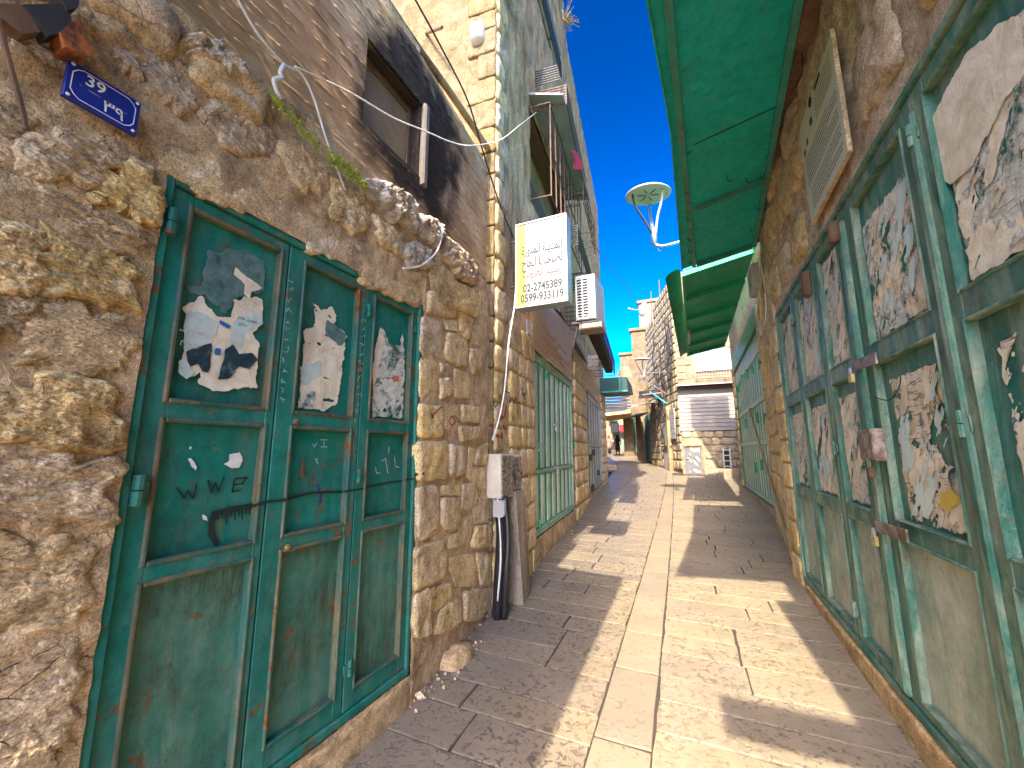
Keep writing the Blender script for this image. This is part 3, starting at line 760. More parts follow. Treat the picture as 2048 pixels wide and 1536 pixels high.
def mortar_fn2(uv, p): return fbm(p * 2.2, 3, 5, 0.6)
wall_grid(WL1B, 0.0, WL1B.L, -0.1, 3.27, 0.022, 0.020, 4, M['mortar'], 'wall', h1, w0=0.022, fn=mortar_fn2)
wall_grid(WL1, -1.0, 2.265, -0.1, 3.27, 0.016, 0.034, 4, M['mortar'], 'wall', h1, holes=[D1], w0=0.024, fn=mortar_fn)
# a plain hidden core so that no light gets through
core = MB(); core.box(WL1, -3.4, 0.70, -0.6, 4.86, -3.5, -0.12); core.box(WL1, 0.70, 2.245, 2.62, 3.3, -3.5, -0.12); core.box(WL1, 0.70, 2.245, -0.6, 0.245, -3.5, -0.12)
core.box(WL1, 2.245, 3.5, -0.6, 3.3, -3.5, -0.26); core.box(WL1, 0.7, WIN[0] - .005, 3.3, 4.86, -3.5, -0.12); core.box(WL1, WIN[1] + .005, 3.5, 3.3, 4.86, -3.5, -0.26)
core.box(WL1, 2.245, 3.5, 3.3, 3.31, -3.5, -0.26); core.box(WL1, WIN[0] - .005, WIN[1] + .005, 3.3, WIN[2] - .005, -3.5, -0.12); core.box(WL1, WIN[0] - .005, WIN[1] + .005, WIN[3] + .005, 4.86, -3.5, -0.12)
core.box(WL1, 0.7, 2.245, 0.245, 2.62, -3.5, -0.35); core.box(WL1, WIN[0] - .005, WIN[1] + .005, WIN[2] - .005, WIN[3] + .005, -3.5, -0.45)
core.build('core_wall', M['mortar'], h1)
# storey behind the camera, on the near side
wall_grid(WL1, -3.4, -1.0, -0.5, 4.8, 0.12, 0.05, 14, M['mortar'], 'wall', h1)

def cut(poly, org, s): return [(org[0] + x / s, org[1] + y / s) for x, y in poly]
SA, SB = ((800, 580), 5.12), ((800, 880), 3.84)
ash = [cut(p, *SA) for p in [
 [(225,270),(430,300),(430,690),(210,655)], [(470,430),(560,435),(670,520),(690,600),(680,780),(560,780),(450,700)], [(590,190),(730,300),(720,400),(680,520),(600,420)],
 [(745,330),(832,380),(832,580),(720,560)], [(710,600),(815,600),(810,860),(740,870),(700,740)], [(210,690),(380,730),(370,1120),(195,1100)],
 [(400,745),(500,770),(515,850),(470,890),(400,840)], [(400,905),(480,890),(525,980),(500,1080),(400,1130)], [(545,800),(700,860),(720,950),(700,1110),(560,1110),(540,980)],
 [(200,1160),(430,1190),(435,1500),(185,1510)], [(450,1160),(600,1180),(600,1290),(500,1440),(445,1420)], [(630,1170),(810,1200),(800,1360),(630,1350)],
 [(600,1390),(800,1400),(790,1520),(610,1560)], [(600,0),(822,20),(820,260),(740,280),(620,180)], [(270,10),(560,10),(560,180),(570,280),(440,280),(270,240)], [(445,300),(580,310),(590,420),(480,415)]]]
ash += [cut(p, *SB) for p in [
 [(130,5),(360,5),(355,300),(130,320)], [(370,20),(500,60),(490,270),(370,290)], [(520,40),(590,60),(545,200),(540,310),(505,290)], [(125,350),(285,340),(290,720),(120,780)],
 [(300,350),(470,345),(465,430),(300,430)], [(480,340),(570,320),(590,400),(580,500),(530,540),(462,530),(470,430)], [(300,440),(440,440),(450,600),(430,700),(350,710),(300,650)],
 [(370,730),(440,700),(460,600),(550,570),(560,650),(520,800),(370,840)], [(110,820),(330,760),(350,860),(340,1060),(200,1120),(110,1160)], [(380,900),(555,870),(590,1000),(580,1120),(430,1140),(380,1000)],
 [(575,860),(690,870),(680,1130),(610,1110)], [(570,660),(690,650),(690,820),(600,840),(540,820)], [(560,440),(690,430),(690,640),(570,650),(550,540)], [(100,1190),(220,1130),(230,1500),(95,1530)],
 [(232,1130),(390,1100),(400,1190),(300,1300),(240,1340)], [(310,1300),(430,1205),(470,1250),(460,1400),(400,1460),(260,1500)], [(480,1160),(670,1140),(670,1300),(600,1400),(490,1390)],
 [(540,205),(650,205),(650,380),(600,380),(545,320)], [(590,60),(670,20),(650,190),(560,190)]]]
for i, poly in enumerate(ash):
    uv = [WL1B.px(p, 0.02) for p in poly]
    cu_ = sum(p[0] for p in uv) / len(uv); cv_ = sum(p[1] for p in uv) / len(uv)
    uv = [(cu_ + (a_ - cu_) * 1.05, cv_ + (b_ - cv_) * 1.03) for a_, b_ in uv]
    deep = 0.016 + 0.022 * ((i * 7) % 5) / 4
    V, F = stone_mesh(WL1B, uv, deep, 50 + i, n=56, rings=14, amp=0.55, edge=0.006, freq=13, w0=0.012, power=11, strata=.2, rnd=.16)
    make('stone', V, F, M['ashlar'], h1, True)
SCa, SCb = ((0, 200), 2.744), ((0, 700), 1.837)
rub = [cut(p, *SCa) for p in [
 [(-200,-20),(0,40),(180,120),(100,380),(-200,340)], [(195,140),(660,330),(500,470),(350,470),(140,430),(110,300)], [(530,400),(700,335),(850,440),(835,640),(640,620),(520,560)],
 [(140,480),(340,510),(700,680),(770,760),(720,830),(400,750),(130,600)], [(-200,370),(90,400),(120,600),(-200,600)], [(-200,620),(225,680),(235,950),(190,1040),(-200,1000)],
 [(245,690),(380,780),(720,860),(755,940),(740,1150),(260,1060)], [(-200,1040),(240,1090),(160,1180),(90,1300),(-200,1400)], [(180,1150),(560,1150),(715,1220),(725,1490),(100,1440),(110,1330)]]]
rub += [cut(p, *SCb) for p in [
 [(100,110),(440,150),(425,270),(400,380),(150,390),(-150,330),(-150,180)], [(-150,350),(150,400),(395,405),(395,610),(100,670),(-150,650)],
 [(-150,680),(200,690),(340,720),(325,880),(295,1000),(100,1070),(-150,1090)], [(-150,1120),(120,1080),(275,1060),(235,1350),(200,1600),(-150,1600)], [(-150,1620),(200,1620),(170,2000),(-150,2000)]]]
for i, poly in enumerate(rub):
    uv = [WL1.px(p, 0.03) for p in poly]
    cu_ = sum(p[0] for p in uv) / len(uv); cv_ = sum(p[1] for p in uv) / len(uv)
    uv = [(cu_ + (a_ - cu_) * 1.12, cv_ + (b_ - cv_) * 1.10) for a_, b_ in uv]
    V, F = stone_mesh(WL1, uv, 0.018 + 0.014 * ((i * 3) % 4) / 3, 150 + i, n=140, rings=56, amp=1.0, edge=0.022, freq=16, w0=0.020, power=10, strata=0.42, rnd=0.14)
    make('stone', V, F, M['rubble'], h1, True)
SD, SE = ((300, 80), 2.844), ((0, 0), 2.926)
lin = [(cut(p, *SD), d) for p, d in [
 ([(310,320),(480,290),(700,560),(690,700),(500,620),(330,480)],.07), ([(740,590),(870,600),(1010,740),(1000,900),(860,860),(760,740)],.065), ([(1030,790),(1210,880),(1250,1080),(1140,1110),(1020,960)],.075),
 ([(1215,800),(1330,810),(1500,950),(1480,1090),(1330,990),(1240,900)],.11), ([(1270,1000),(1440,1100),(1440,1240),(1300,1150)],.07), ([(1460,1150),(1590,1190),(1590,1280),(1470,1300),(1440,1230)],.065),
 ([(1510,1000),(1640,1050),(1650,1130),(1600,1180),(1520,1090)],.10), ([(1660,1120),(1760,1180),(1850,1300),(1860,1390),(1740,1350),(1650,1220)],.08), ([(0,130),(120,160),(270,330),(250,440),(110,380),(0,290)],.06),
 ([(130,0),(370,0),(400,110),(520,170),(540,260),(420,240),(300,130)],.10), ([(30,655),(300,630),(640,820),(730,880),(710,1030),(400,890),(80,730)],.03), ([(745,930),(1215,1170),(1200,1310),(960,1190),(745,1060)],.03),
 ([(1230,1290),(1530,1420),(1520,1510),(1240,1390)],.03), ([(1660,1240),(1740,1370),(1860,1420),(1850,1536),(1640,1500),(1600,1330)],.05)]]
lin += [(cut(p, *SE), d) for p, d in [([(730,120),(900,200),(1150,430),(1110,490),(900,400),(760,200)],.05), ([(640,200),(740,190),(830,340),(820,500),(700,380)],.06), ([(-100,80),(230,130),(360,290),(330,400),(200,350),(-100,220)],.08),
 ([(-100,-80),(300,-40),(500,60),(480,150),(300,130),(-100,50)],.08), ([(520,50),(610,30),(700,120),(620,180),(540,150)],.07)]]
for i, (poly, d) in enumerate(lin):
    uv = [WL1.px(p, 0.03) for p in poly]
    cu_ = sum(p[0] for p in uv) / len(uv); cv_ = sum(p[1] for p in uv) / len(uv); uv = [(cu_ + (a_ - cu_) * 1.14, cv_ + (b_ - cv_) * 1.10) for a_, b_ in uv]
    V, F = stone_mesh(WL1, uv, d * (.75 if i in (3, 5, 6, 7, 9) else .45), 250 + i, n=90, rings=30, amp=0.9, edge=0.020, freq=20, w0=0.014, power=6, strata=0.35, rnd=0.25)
    make('stone', V, F, M['pale_lintel'] if i in (3, 5, 6, 9, 16) else M['lintel'], h1, True)  # a few stones take a paler, whiter colour than the rest
# rough row of cap stones under the concrete storey, leftwards out of the frame
k = 0; u = -1.0
while u < 0.95:
    w = 0.24 + 0.1 * ((k * 5) % 3); V, F = stone_mesh(WL1, [(u, 3.0), (u + w - .02, 3.0), (u + w - .02, 3.23), (u, 3.24)], 0.085, 300 + k, n=40, rings=10, amp=0.5, edge=0.01, power=4)
    make('stone', V, F, M['lintel'], h1, True); u += w; k += 1

# concrete storey: horizontal boards with ridges between, curved back at its far end
def boards(uv, p):
    v = uv[:, 1] + 0.012 * fbm(np.c_[uv[:, 0] * 2, uv[:, 1] * 2, np.zeros(len(uv))], 5, 3)
    k = np.floor(v / 0.085); f = v / 0.085 - k
    ridge = np.exp(-((f - 0.5) / 0.07) ** 2)
    brk = 0.5 + 0.5 * fbm(np.c_[uv[:, 0] * 26, k * 3.7, np.zeros(len(uv))], 8, 3)
    off = hash3(k, k * 0, k * 0, 3)
    return ridge * np.clip(brk * 3.0 - 1.2, 0, 1) * 0.9 + 0.22 * off + 0.18 * fbm(p * 2, 6, 3)
NU = 520; UU0, UU1 = -1.0, 3.56
us = np.linspace(UU0, UU1, NU); vs = np.linspace(3.2, 4.84, 330)
for e in (WIN[0], WIN[1]): us[np.argmin(abs(us - e))] = e
for e in (WIN[2], WIN[3]): vs[np.argmin(abs(vs - e))] = e
gu, gv = np.meshgrid(us, vs); uv = np.c_[gu.ravel(), gv.ravel()]
W = WIN_W + 0.011 * boards(uv, np.c_[uv * 5, np.zeros(len(uv))])
W -= 0.5 * np.clip((uv[:, 1] - 4.62) / 0.24, 0, 1) ** 2 * 0.25 + 0.10 * np.clip((uv[:, 0] - 2.3) / 1.2, 0, 1)
V = WL1.A(np.c_[uv, W]); F = []
for j in range(len(vs) - 1):
    for i in range(NU - 1):
        cu, cv = (us[i] + us[i + 1]) / 2, (vs[j] + vs[j + 1]) / 2
        if WIN[0] < cu < WIN[1] and WIN[2] < cv < WIN[3]: continue
        a = j * NU + i; F.append((a, a + 1, a + NU + 1, a + NU))
make('concrete_wall', V, F, M['concrete'], h1, True)
cp = MB(); cp.tube(spline([WL1.P(u, 4.86 + 0.012 * math.sin(u * 5), WIN_W - 0.08) for u in np.linspace(-1, 3.5, 12)], 3), 0.035, 8); cp.build('coping', M['concrete'], h1, True)
# window of the concrete storey
wf = MB()
a, b, c, d = WIN
wf.box(WL1, a - .003, a + .012, c, d, -0.40, WIN_W - 0.012); wf.box(WL1, b - .012, b + .003, c, d, -0.40, WIN_W - 0.012)
wf.box(WL1, a, b, d - .012, d + .003, -0.40, WIN_W - 0.014); wf.box(WL1, a, b, c - .003, c + .012, -0.40, WIN_W - 0.014)
win1 = wf.build('window', M['concrete'], h1)
fb = MB()
for (x0, x1, y0, y1) in ((a + .013, a + .05, c + .013, d - .013), (b - .05, b - .013, c + .013, d - .013), (a + .05, b - .05, d - .06, d - .013), (a + .05, b - .05, c + .013, c + .05)): fb.bbox(WL1, x0, x1, y0, y1, -0.20, -0.16)
fb.build('frame', M['brown'], win1)
pn = MB(); pn.box(WL1, a + .045, b - .045, c + .045, d - .055, -0.19, -0.178); pn.build('pane', M['pane'], win1)
# grey pipe-like jamb moulding at the far side of the window
jb = MB(); jb.bbox(WL1, b + .002, b + .06, c - 0.06, d + .02, WIN_W - .01, WIN_W + .035, .012); jb.build('jamb', flat_mat('cement jamb', (0.13, 0.11, 0.085), .9, .4, 8), h1)

# ---- teal door of house 1
def panel_door(parent_house, fr, outer, leaves, cols, rows, mats, w, frame_w=0.03, label=None, bead=0.016, recess=0.028, name='shop_door'):
    """frame, leaves with recessed panels, beads round each panel"""
    u0, u1, v0, v1 = outer
    fm = MB(); t = frame_w
    fm.bbox(fr, u0, u0 + t, v0, v1, w - .10, w + .018); fm.bbox(fr, u1 - t, u1, v0, v1, w - .10, w + .018)
    fm.bbox(fr, u0 + t, u1 - t, v1 - t, v1, w - .10, w + .016); fm.bbox(fr, u0 + t, u1 - t, v0, v0 + t * 1.3, w - .10, w + .016)
    door = fm.build(name, mats['frame'], parent_house)
    if label: door['label'] = label
    for (l0, l1) in leaves:
        mb = MB(); g = 0.0035
        mine = [c for c in cols if l0 - .01 <= c[0] and c[1] <= l1 + .01]
        xs = [l0 + g] + [x for c in mine for x in c] + [l1 - g]
        vb, vt = v0 + t * 1.3 + g, v1 - t - g
        for i in range(0, len(xs), 2): mb.bbox(fr, xs[i], xs[i + 1], vb, vt, w - .03, w, .003)       # stiles
        ys = [vb] + [y for r in rows for y in r] + [vt]
        for c in mine:
            for i in range(0, len(ys), 2): mb.bbox(fr, c[0], c[1], ys[i], ys[i + 1], w - .03, w - .0015, .003)
        mb.build('leaf', mats['leaf'], door)
        for c in mine:
            for ri, r in enumerate(rows):
                # pressed panel: gently domed sheet
                nu, nv = 10, 16; U = np.linspace(c[0] - .004, c[1] + .004, nu); Vv = np.linspace(r[0] - .004, r[1] + .004, nv); gu, gv = np.meshgrid(U, Vv)
                uv = np.c_[gu.ravel(), gv.ravel()]; dent = 0.004 * fbm(np.c_[uv * 3.5, np.full(len(uv), c[0] * 9 + r[0])], 4, 2)
                P = fr.A(np.c_[uv, w - recess + dent]); F = []
                for j in range(nv - 1):
                    for i in range(nu - 1):
                        a = j * nu + i; q = (a, a + 1, a + nu + 1, a + nu); F.append(q if fr.hand > 0 else q[::-1])
                make('panel', P, F, mats['low'] if ri == 0 else mats['panel'], door, True)
                bd = MB(); bw = bead
                e_ = .0022
                for (x0, x1, y0, y1) in ((c[0] - bw, c[0] + e_, r[0] - bw, r[1] + bw), (c[1] - e_, c[1] + bw, r[0] - bw, r[1] + bw), (c[0] + e_ + .0004, c[1] - e_ - .0004, r[1] - e_, r[1] + bw - .0006), (c[0] + e_ + .0004, c[1] - e_ - .0004, r[0] - bw + .0006, r[0] + e_)):
                    bd.bbox(fr, x0, x1, y0, y1, w - recess - .006, w + .0065, .006)
                bd.build('bead', mats['bead'], door)
    return door
def hinge(fr, u, v, w, door, mat, r=0.013, l=0.085, plate=True):
    mb = MB(); mb.tube([fr.P(u, v - l / 2, w + r * .7), fr.P(u, v - .002, w + r * .7)], r, 10); mb.tube([fr.P(u, v + .002, w + r * .7), fr.P(u, v + l / 2, w + r * .7)], r, 10)
    if plate: mb.bbox(fr, u - .035, u + .035, v - l * .3, v + l * .3, w - .002, w + .005, .002)
    mb.build('hinge', mat, door)
W1 = 0.0
tealm = dict(frame=M['teal_frame'], leaf=M['teal_frame'], panel=M['teal'], low=M['teal_low'], bead=M['bead'])
door1 = panel_door(h1, WL1, D1, [(0.735, 1.222), (1.222, 1.728), (1.728, 2.21)], [(0.81, 1.178), (1.318, 1.665), (1.805, 2.148)],
                   [(0.39, 1.15), (1.228, 1.703), (1.785, 2.52)], tealm, W1, label='teal metal shop door of three leaves with torn posters')
for (px_, py_) in ((335, 447), (268, 980)): uvh = WL1.px((px_, py_)); hinge(WL1, uvh[0], uvh[1], W1 + .012, door1, M['teal_frame'], 0.018, 0.10)
for (px_, py_) in ((736, 622), (716, 952), (697, 1335), (836, 660), (822, 1255)): uvh = WL1.px((px_, py_)); hinge(WL1, uvh[0], uvh[1], W1, door1, M['teal_frame'], 0.011, 0.075)
# keyholes and knob
for (px_, py_, r_) in ((591, 843, .014), (573, 1094, .013)):
    u_, v_ = WL1.px((px_, py_)); mb = MB(); mb.lathe(WL1.P(u_, v_, W1), [(r_, 0), (r_, .008), (r_ * .6, .012), (r_ * .55, .018)], 14, WL1.n); mb.build('lock', M['rust'] if r_ > .0135 else M['brass'], door1)
# bolt at the far edge
u_, v_ = WL1.px((830, 948)); mb = MB(); mb.bar(WL1.P(u_ - .03, v_, .02), WL1.P(u_ + .05, v_, .035), .014); mb.build('bolt', M['iron'], door1)

WP = W1 - 0.022
def upx(fr, pts, w): return [fr.px(p, w) for p in pts]
def torn(fr, pts, w, seed, rough=0.012, freq=22, noise_cut=None):
    base = in_poly(upx(fr, pts, w))
    def fn(u, v):
        f = base(u, v) + rough * fbm(np.c_[u * freq, v * freq, np.full(len(u), seed)], seed, 4, 0.6)
        if noise_cut is not None: f = np.minimum(f, 0.05 * (noise_cut - fbm(np.c_[u * freq * 0.6, v * freq * 1.2, np.full(len(u), seed + 9)], seed + 9, 4, 0.6)))
        return f
    return fn
def paper(fr, pts, w, mat, seed, parent, name='poster', rough=0.020, step=0.005, noise_cut=None, freq=30):
    q = upx(fr, pts, w); us_ = [p[0] for p in q]; vs_ = [p[1] for p in q]
    return sheet(fr, min(us_) - .02, max(us_) + .02, min(vs_) - .02, max(vs_) + .02, w, torn(fr, pts, w, seed, rough, freq, noise_cut), mat, name, parent, step, 0.0012, seed)
SP = ((150, 330), 2.926)
P1 = lambda pts: cut(pts, *SP)
paper(WL1, P1([(780,500),(990,500),(1100,560),(1110,740),(950,760),(880,880),(760,760),(650,760),(660,700),(740,720)]), WP, M['film'], 31, door1, rough=.02)
paper(WL1, P1([(650,810),(740,770),(830,890),(910,890),(930,790),(1000,770),(1090,790),(1090,930),(1040,980),(1080,1060),(1060,1300),(940,1310),(850,1340),(720,1290),(740,1200),(640,1260),(600,1200),(650,1090),(630,960)]), WP + .002, M['paper_cream'], 32, door1)
paper(WL1, P1([(650,870),(740,860),(840,920),(800,1040),(640,1080),(635,960)]), WP + .004, M['paper_blue'], 33, door1, rough=.006)
paper(WL1, P1([(930,920),(1020,860),(1090,880),(1090,930),(1000,970),(970,1080),(910,1040)]), WP + .004, M['paper_blue'], 34, door1, rough=.006)
paper(WL1, P1([(650,1090),(800,1040),(800,1120),(780,1220),(740,1210),(720,1160),(660,1190)]), WP + .0055, M['paper_black'], 35, door1, rough=.008)
paper(WL1, P1([(880,1080),(920,1050),(960,1110),(1040,1100),(1070,1140),(1020,1200),(960,1180),(900,1250),(830,1260)]), WP + .0055, M['paper_black'], 36, door1, rough=.008)
paper(WL1, P1([(610,1150),(650,1130),(680,1200),(700,1220),(650,1260),(605,1210)]), WP + .0065, M['paper_blue'], 37, door1, rough=.006)
paper(WL1, P1([(820,1070),(855,1075),(850,1115),(815,1112)]), WP + .0075, M['paper_royal'], 38, door1, rough=.001)
paper(WL1, P1([(845,905),(915,940),(900,960),(845,930)]), WP + .0075, M['paper_royal'], 39, door1, rough=.001)
paper(WL1, P1([(940,600),(1090,720),(1030,745),(1020,775),(985,755),(1000,700),(930,640)]), WP + .003, M['paper_cream'], 40, door1, rough=.008)
paper(WL1, P1([(1400,810),(1440,850),(1500,830),(1530,880),(1520,940),(1590,980),(1580,1080),(1550,1280),(1530,1400),(1460,1440),(1310,1420),(1330,1180),(1340,970),(1400,950)]), WP + .001, M['paper_cream'], 41, door1, noise_cut=.38)
paper(WL1, P1([(1470,900),(1590,990),(1560,1060),(1460,1000)]), WP + .003, M['film'], 42, door1)
paper(WL1, P1([(1320,1180),(1450,1150),(1440,1230),(1330,1300)]), WP + .003, M['paper_blue'], 43, door1, noise_cut=.2)
paper(WL1, P1([(1310,1340),(1400,1330),(1400,1420),(1305,1420)]), WP + .003, M['paper_grey'], 44, door1)
paper(WL1, P1([(1800,940),(1840,1050),(1900,1060),(1915,990),(1930,1150),(1915,1480),(1740,1470),(1745,1200),(1790,1000)]), WP + .001, M['paper_grey'], 45, door1, noise_cut=.42, freq=34)
paper(WL1, P1([(1740,1150),(1790,950),(1810,1020),(1760,1280),(1745,1350)]), WP + .003, M['paper_cream'], 46, door1)
paper(WL1, P1([(1860,1235),(1895,1235),(1895,1265),(1860,1270)]), WP + .004, flat_mat('orange scrap', (0.6, 0.15, 0.06)), 47, door1, rough=.004)
# faint lines of writing on the blue poster
text(WL1, arab('عمدة صالح سليم'), WL1.px((407, 660))[0], WL1.px((407, 665))[1], 0.035, WP + .0085, M['paper_cream'], 'poster_writing', door1)
text(WL1, arab('سليم'), WL1.px((385, 683))[0], WL1.px((385, 683))[1], 0.032, WP + .0085, M['paper_cream'], 'poster_writing', door1)
text(WL1, arab('شهيد علم'), WL1.px((500, 638))[0], WL1.px((500, 638))[1], 0.022, WP + .0085, M['ink'], 'poster_writing', door1)
text(WL1, arab('صالح'), WL1.px((490, 648))[0], WL1.px((490, 648))[1], 0.016, WP + .0085, M['ink'], 'poster_writing', door1)
# white paint dabs
SQ = ((150, 850), 2.2386)
P2 = lambda pts: cut(pts, *SQ)
for i, pts in enumerate([[(505,150),(520,150),(545,185),(540,205),(520,185)], [(690,130),(740,120),(750,160),(735,190),(700,195),(665,175),(690,160)], [(570,400),(590,410),(595,430),(570,425)], [(512,95),(522,97),(520,110),(512,108)]]):
    paper(WL1, P2(pts), WP + .001, M['paint_white'], 60 + i, door1, name='paint_dab', rough=.006, step=.003)
def graffiti(fr, strokes_px, r, w, mat, parent, seed=3, name='graffiti', rough=.3, step=.003):
    st = [upx(fr, s, w) for s in strokes_px]; pts = [p for s in st for p in s]
    us_ = [p[0] for p in pts]; vs_ = [p[1] for p in pts]
    return sheet(fr, min(us_) - 4 * r, max(us_) + 4 * r, min(vs_) - 4 * r, max(vs_) + 4 * r, w, stroke_fn(st, r, seed, rough), mat, name, parent, step, 0.0003, seed)
graffiti(WL1, [P2([(455,280),(490,330),(505,295),(530,330),(545,265)]), P2([(596,246),(610,302),(630,258),(641,300),(668,232)]), P2([(705,300),(715,240),(772,235)]), P2([(712,268),(755,262)]), P2([(703,300),(742,290)]), P2([(748,262),(770,235)])], .0032, WP + .001, M['paint_black'], door1)
graffiti(WL1, [P2([(632,530),(612,490),(610,440),(622,400),(690,380),(800,360)])], .011, WP + .0012, M['paint_black'], door1)
graffiti(WL1, [P2([(x, y0), (x + 1, y1)]) for x, y0, y1 in ((640,395,425),(660,390,415),(676,385,440),(700,382,410),(715,380,425),(735,375,405),(748,374,420),(765,370,400),(780,368,400))], .003, WP + .0013, M['paint_black'], door1, step=.002)
graffiti(WL1, [P2([(800,360),(860,345),(940,335)])], .006, W1 + .0075, M['paint_black'], door1)
graffiti(WL1, [P2([(945,332),(1060,303),(1200,298)])], .006, WP + .001, M['paint_black'], door1)
graffiti(WL1, [P2([(1205,298),(1290,285)])], .005, W1 + .0075, M['paint_black'], door1)
graffiti(WL1, [P2([(1300,280),(1400,258),(1480,248)])], .005, WP + .001, M['paint_black'], door1)
graffiti(WL1, [P2([(1480,247),(1520,240)])], .005, W1 + .0185, M['paint_black'], door1)
graffiti(WL1, [P2([(1022,150),(1018,180)]), P2([(1016,185),(1012,225),(1022,230),(1028,190)])], .006, WP + .001, M['rust'], door1)
graffiti(WL1, [P2([(1085,265),(1100,310),(1098,350)])], .0035, WP + .0016, M['blue'], door1)
graffiti(WL1, [P2([(1345,190),(1350,215),(1365,215)]), P2([(1375,160),(1390,150),(1400,215)]), P2([(1430,145),(1435,185),(1450,190)]), P2([(1405,100),(1405,125)])], .004, WP + .001, M['chalk'], door1)
graffiti(WL1, [P2([(1065,85),(1072,98),(1083,80)]), P2([(1100,66),(1130,66)]), P2([(1115,68),(1115,98)]), P2([(1100,98),(1130,98)]), P2([(1075,150),(1090,175)]), P2([(1085,150),(1080,170)])], .002, WP + .001, M['chalk'], door1, step=.002)
# chalk scribbles down the stiles
for (x0, y0, x1, y1, sd) in ((582, 560, 565, 800, 5), (728, 640, 712, 840, 6)):
    rr = random.Random(sd); st = []
    for k in range(13):
        t = k / 12; cx_, cy_ = x0 + (x1 - x0) * t, y0 + (y1 - y0) * t
        st.append([(cx_ + rr.uniform(-6, 6), cy_ + rr.uniform(-6, 6)) for _ in range(4)])
    graffiti(WL1, st, .0016, W1 + .001, M['chalk'], door1, step=.0025)
# threshold stone
V, F = stone_mesh(WL1, [(0.66, 0.0), (2.3, 0.02), (2.28, 0.245), (0.66, 0.245)], 0.035, 333, n=90, rings=12, amp=0.5, edge=0.01, w0=0.0, power=9)
make('doorstep', V, F, M['mortar'], h1, True)

# ------------------------------------------------------------------ left house 2 (tall, sunlit end wall)
h2 = empty('stone_house', (-1.9, 5.0, 0), 'tall rendered stone house with a sunlit pale end wall behind the hanging shop sign', 'house')
ZT2 = 12.0
uL2 = WL2.L
L2 = dict(d=[WL2.px(p) for p in ((1068, 690), (1140, 755), (1154, 1030), (1080, 1082))])
D2 = (L2['d'][0][0] - .02, (L2['d'][1][0] + L2['d'][2][0]) / 2, 0.50, 2.95)
print('D2', D2, L2)
wj = [WL2.px(p) for p in ((1057, 215), (1135, 215), (1135, 440), (1062, 400))]
print('W2', wj)
W2 = (WL2.px((1060, 300))[0], WL2.px((1131, 395))[0], WL2.px((1062, 405))[1], WL2.px((1057, 200))[1] - .05); print('W2', W2)
def w2fn(uv, p):
    return fbm(p * 1.5, 21, 5, 0.6) * 1.0 + 0.5 * ridged(np.c_[uv[:, 0] * 3, uv[:, 1] * 1.2, np.zeros(len(uv))], 11, 3)
wall_grid(WL2, 0.0, uL2, -0.1, 3.3, 0.035, 0.018, 24, M['render'], 'wall', h2, holes=[D2], fn=w2fn)
wall_grid(WL2, 0.0, uL2, 3.3, ZT2, 0.06, 0.022, 24, M['render_grey'], 'wall', h2, holes=[W2], fn=w2fn)
core = MB()
core.box(WL2, 0.06, uL2, -0.6, D2[2], -3.0, -0.08); core.box(WL2, .06, D2[0], D2[2], D2[3], -3, -.08); core.box(WL2, D2[1], uL2, D2[2], D2[3], -3, -.08); core.box(WL2, .06, uL2, D2[3], W2[2], -3, -.08)
core.box(WL2, .06, W2[0], W2[2], W2[3], -3, -.08); core.box(WL2, W2[1], uL2, W2[2], W2[3], -3, -.08); core.box(WL2, .06, uL2, W2[3], ZT2 - .02, -3, -.08)
core.box(WL2, D2[0], D2[1], D2[2], D2[3], -3, -.35); core.box(WL2, W2[0], W2[1], W2[2], W2[3], -3, -.5)
core.build('core_wall', M['dark'], h2)
END = Frame(WL2.o, -WL2.n, -WL2.u)
wall_grid(END, 0.0, 3.5, -0.1, ZT2, 0.035, 0.045, 27, M['pale_wall'], 'end_wall', h2, w0=0.0)
# quoins up the corner
rq = random.Random(3); v = 0.1; k = 0
while v < 9:
    hq = rq.uniform(0.24, 0.36); wq = 0.22 if k % 2 else 0.36
    V, F = stone_mesh(END, [(0.002, v), (0.12 if v < 4.7 else wq, v), (0.12 if v < 4.7 else wq, v + hq - .012), (0.002, v + hq - .012)], 0.010, 400 + k, n=40, rings=9, amp=.8, freq=16, power=12, w0=0.016, rnd=.1)
    make('quoin', V, F, M['pale_wall'], h2, True)
    V, F = stone_mesh(WL2, [(0.0, v), (wq, v), (wq, v + hq - .015), (0.0, v + hq - .015)], 0.03, 440 + k, n=28, rings=7, amp=.5, freq=14, power=7, w0=0.0)
    make('quoin', V, F, M['render'], h2, True); v += hq; k += 1
# embedded broken block in the end wall
q = END.px((958, 70)); V, F = stone_mesh(END, [(q[0] - .1, q[1] - .16), (q[0] + .08, q[1] - .18), (q[0] + .1, q[1] + .1), (q[0] - .06, q[1] + .16)], 0.12, 480, n=40, rings=8, amp=.5); make('stone', V, F, M['white'], h2, True)
# bits of stone courses low on wall 2 (round the green doors)
k = 0
for (u0, u1) in ((0.42, D2[0] - .03), (D2[1] + .04, uL2 - .03)):
    v = 0.12
    while v < 2.9:
        hh = rq.uniform(.24, .34); u = u0
        while u < u1 - .08:
            ww = min(rq.uniform(.22, .46), u1 - u)
            if u1 - u - ww < .1: ww = u1 - u
            V, F = stone_mesh(WL2, [(u + .006, v), (u + ww - .008, v + rq.uniform(-.01, .01)), (u + ww - .006, v + hh - .014), (u + .004, v + hh - .012)], 0.02, 500 + k, n=28, rings=6, amp=.45, freq=11, power=8, w0=0.012)
            make('stone', V, F, M['ashlar'], h2, True); k += 1; u += ww
        v += hh

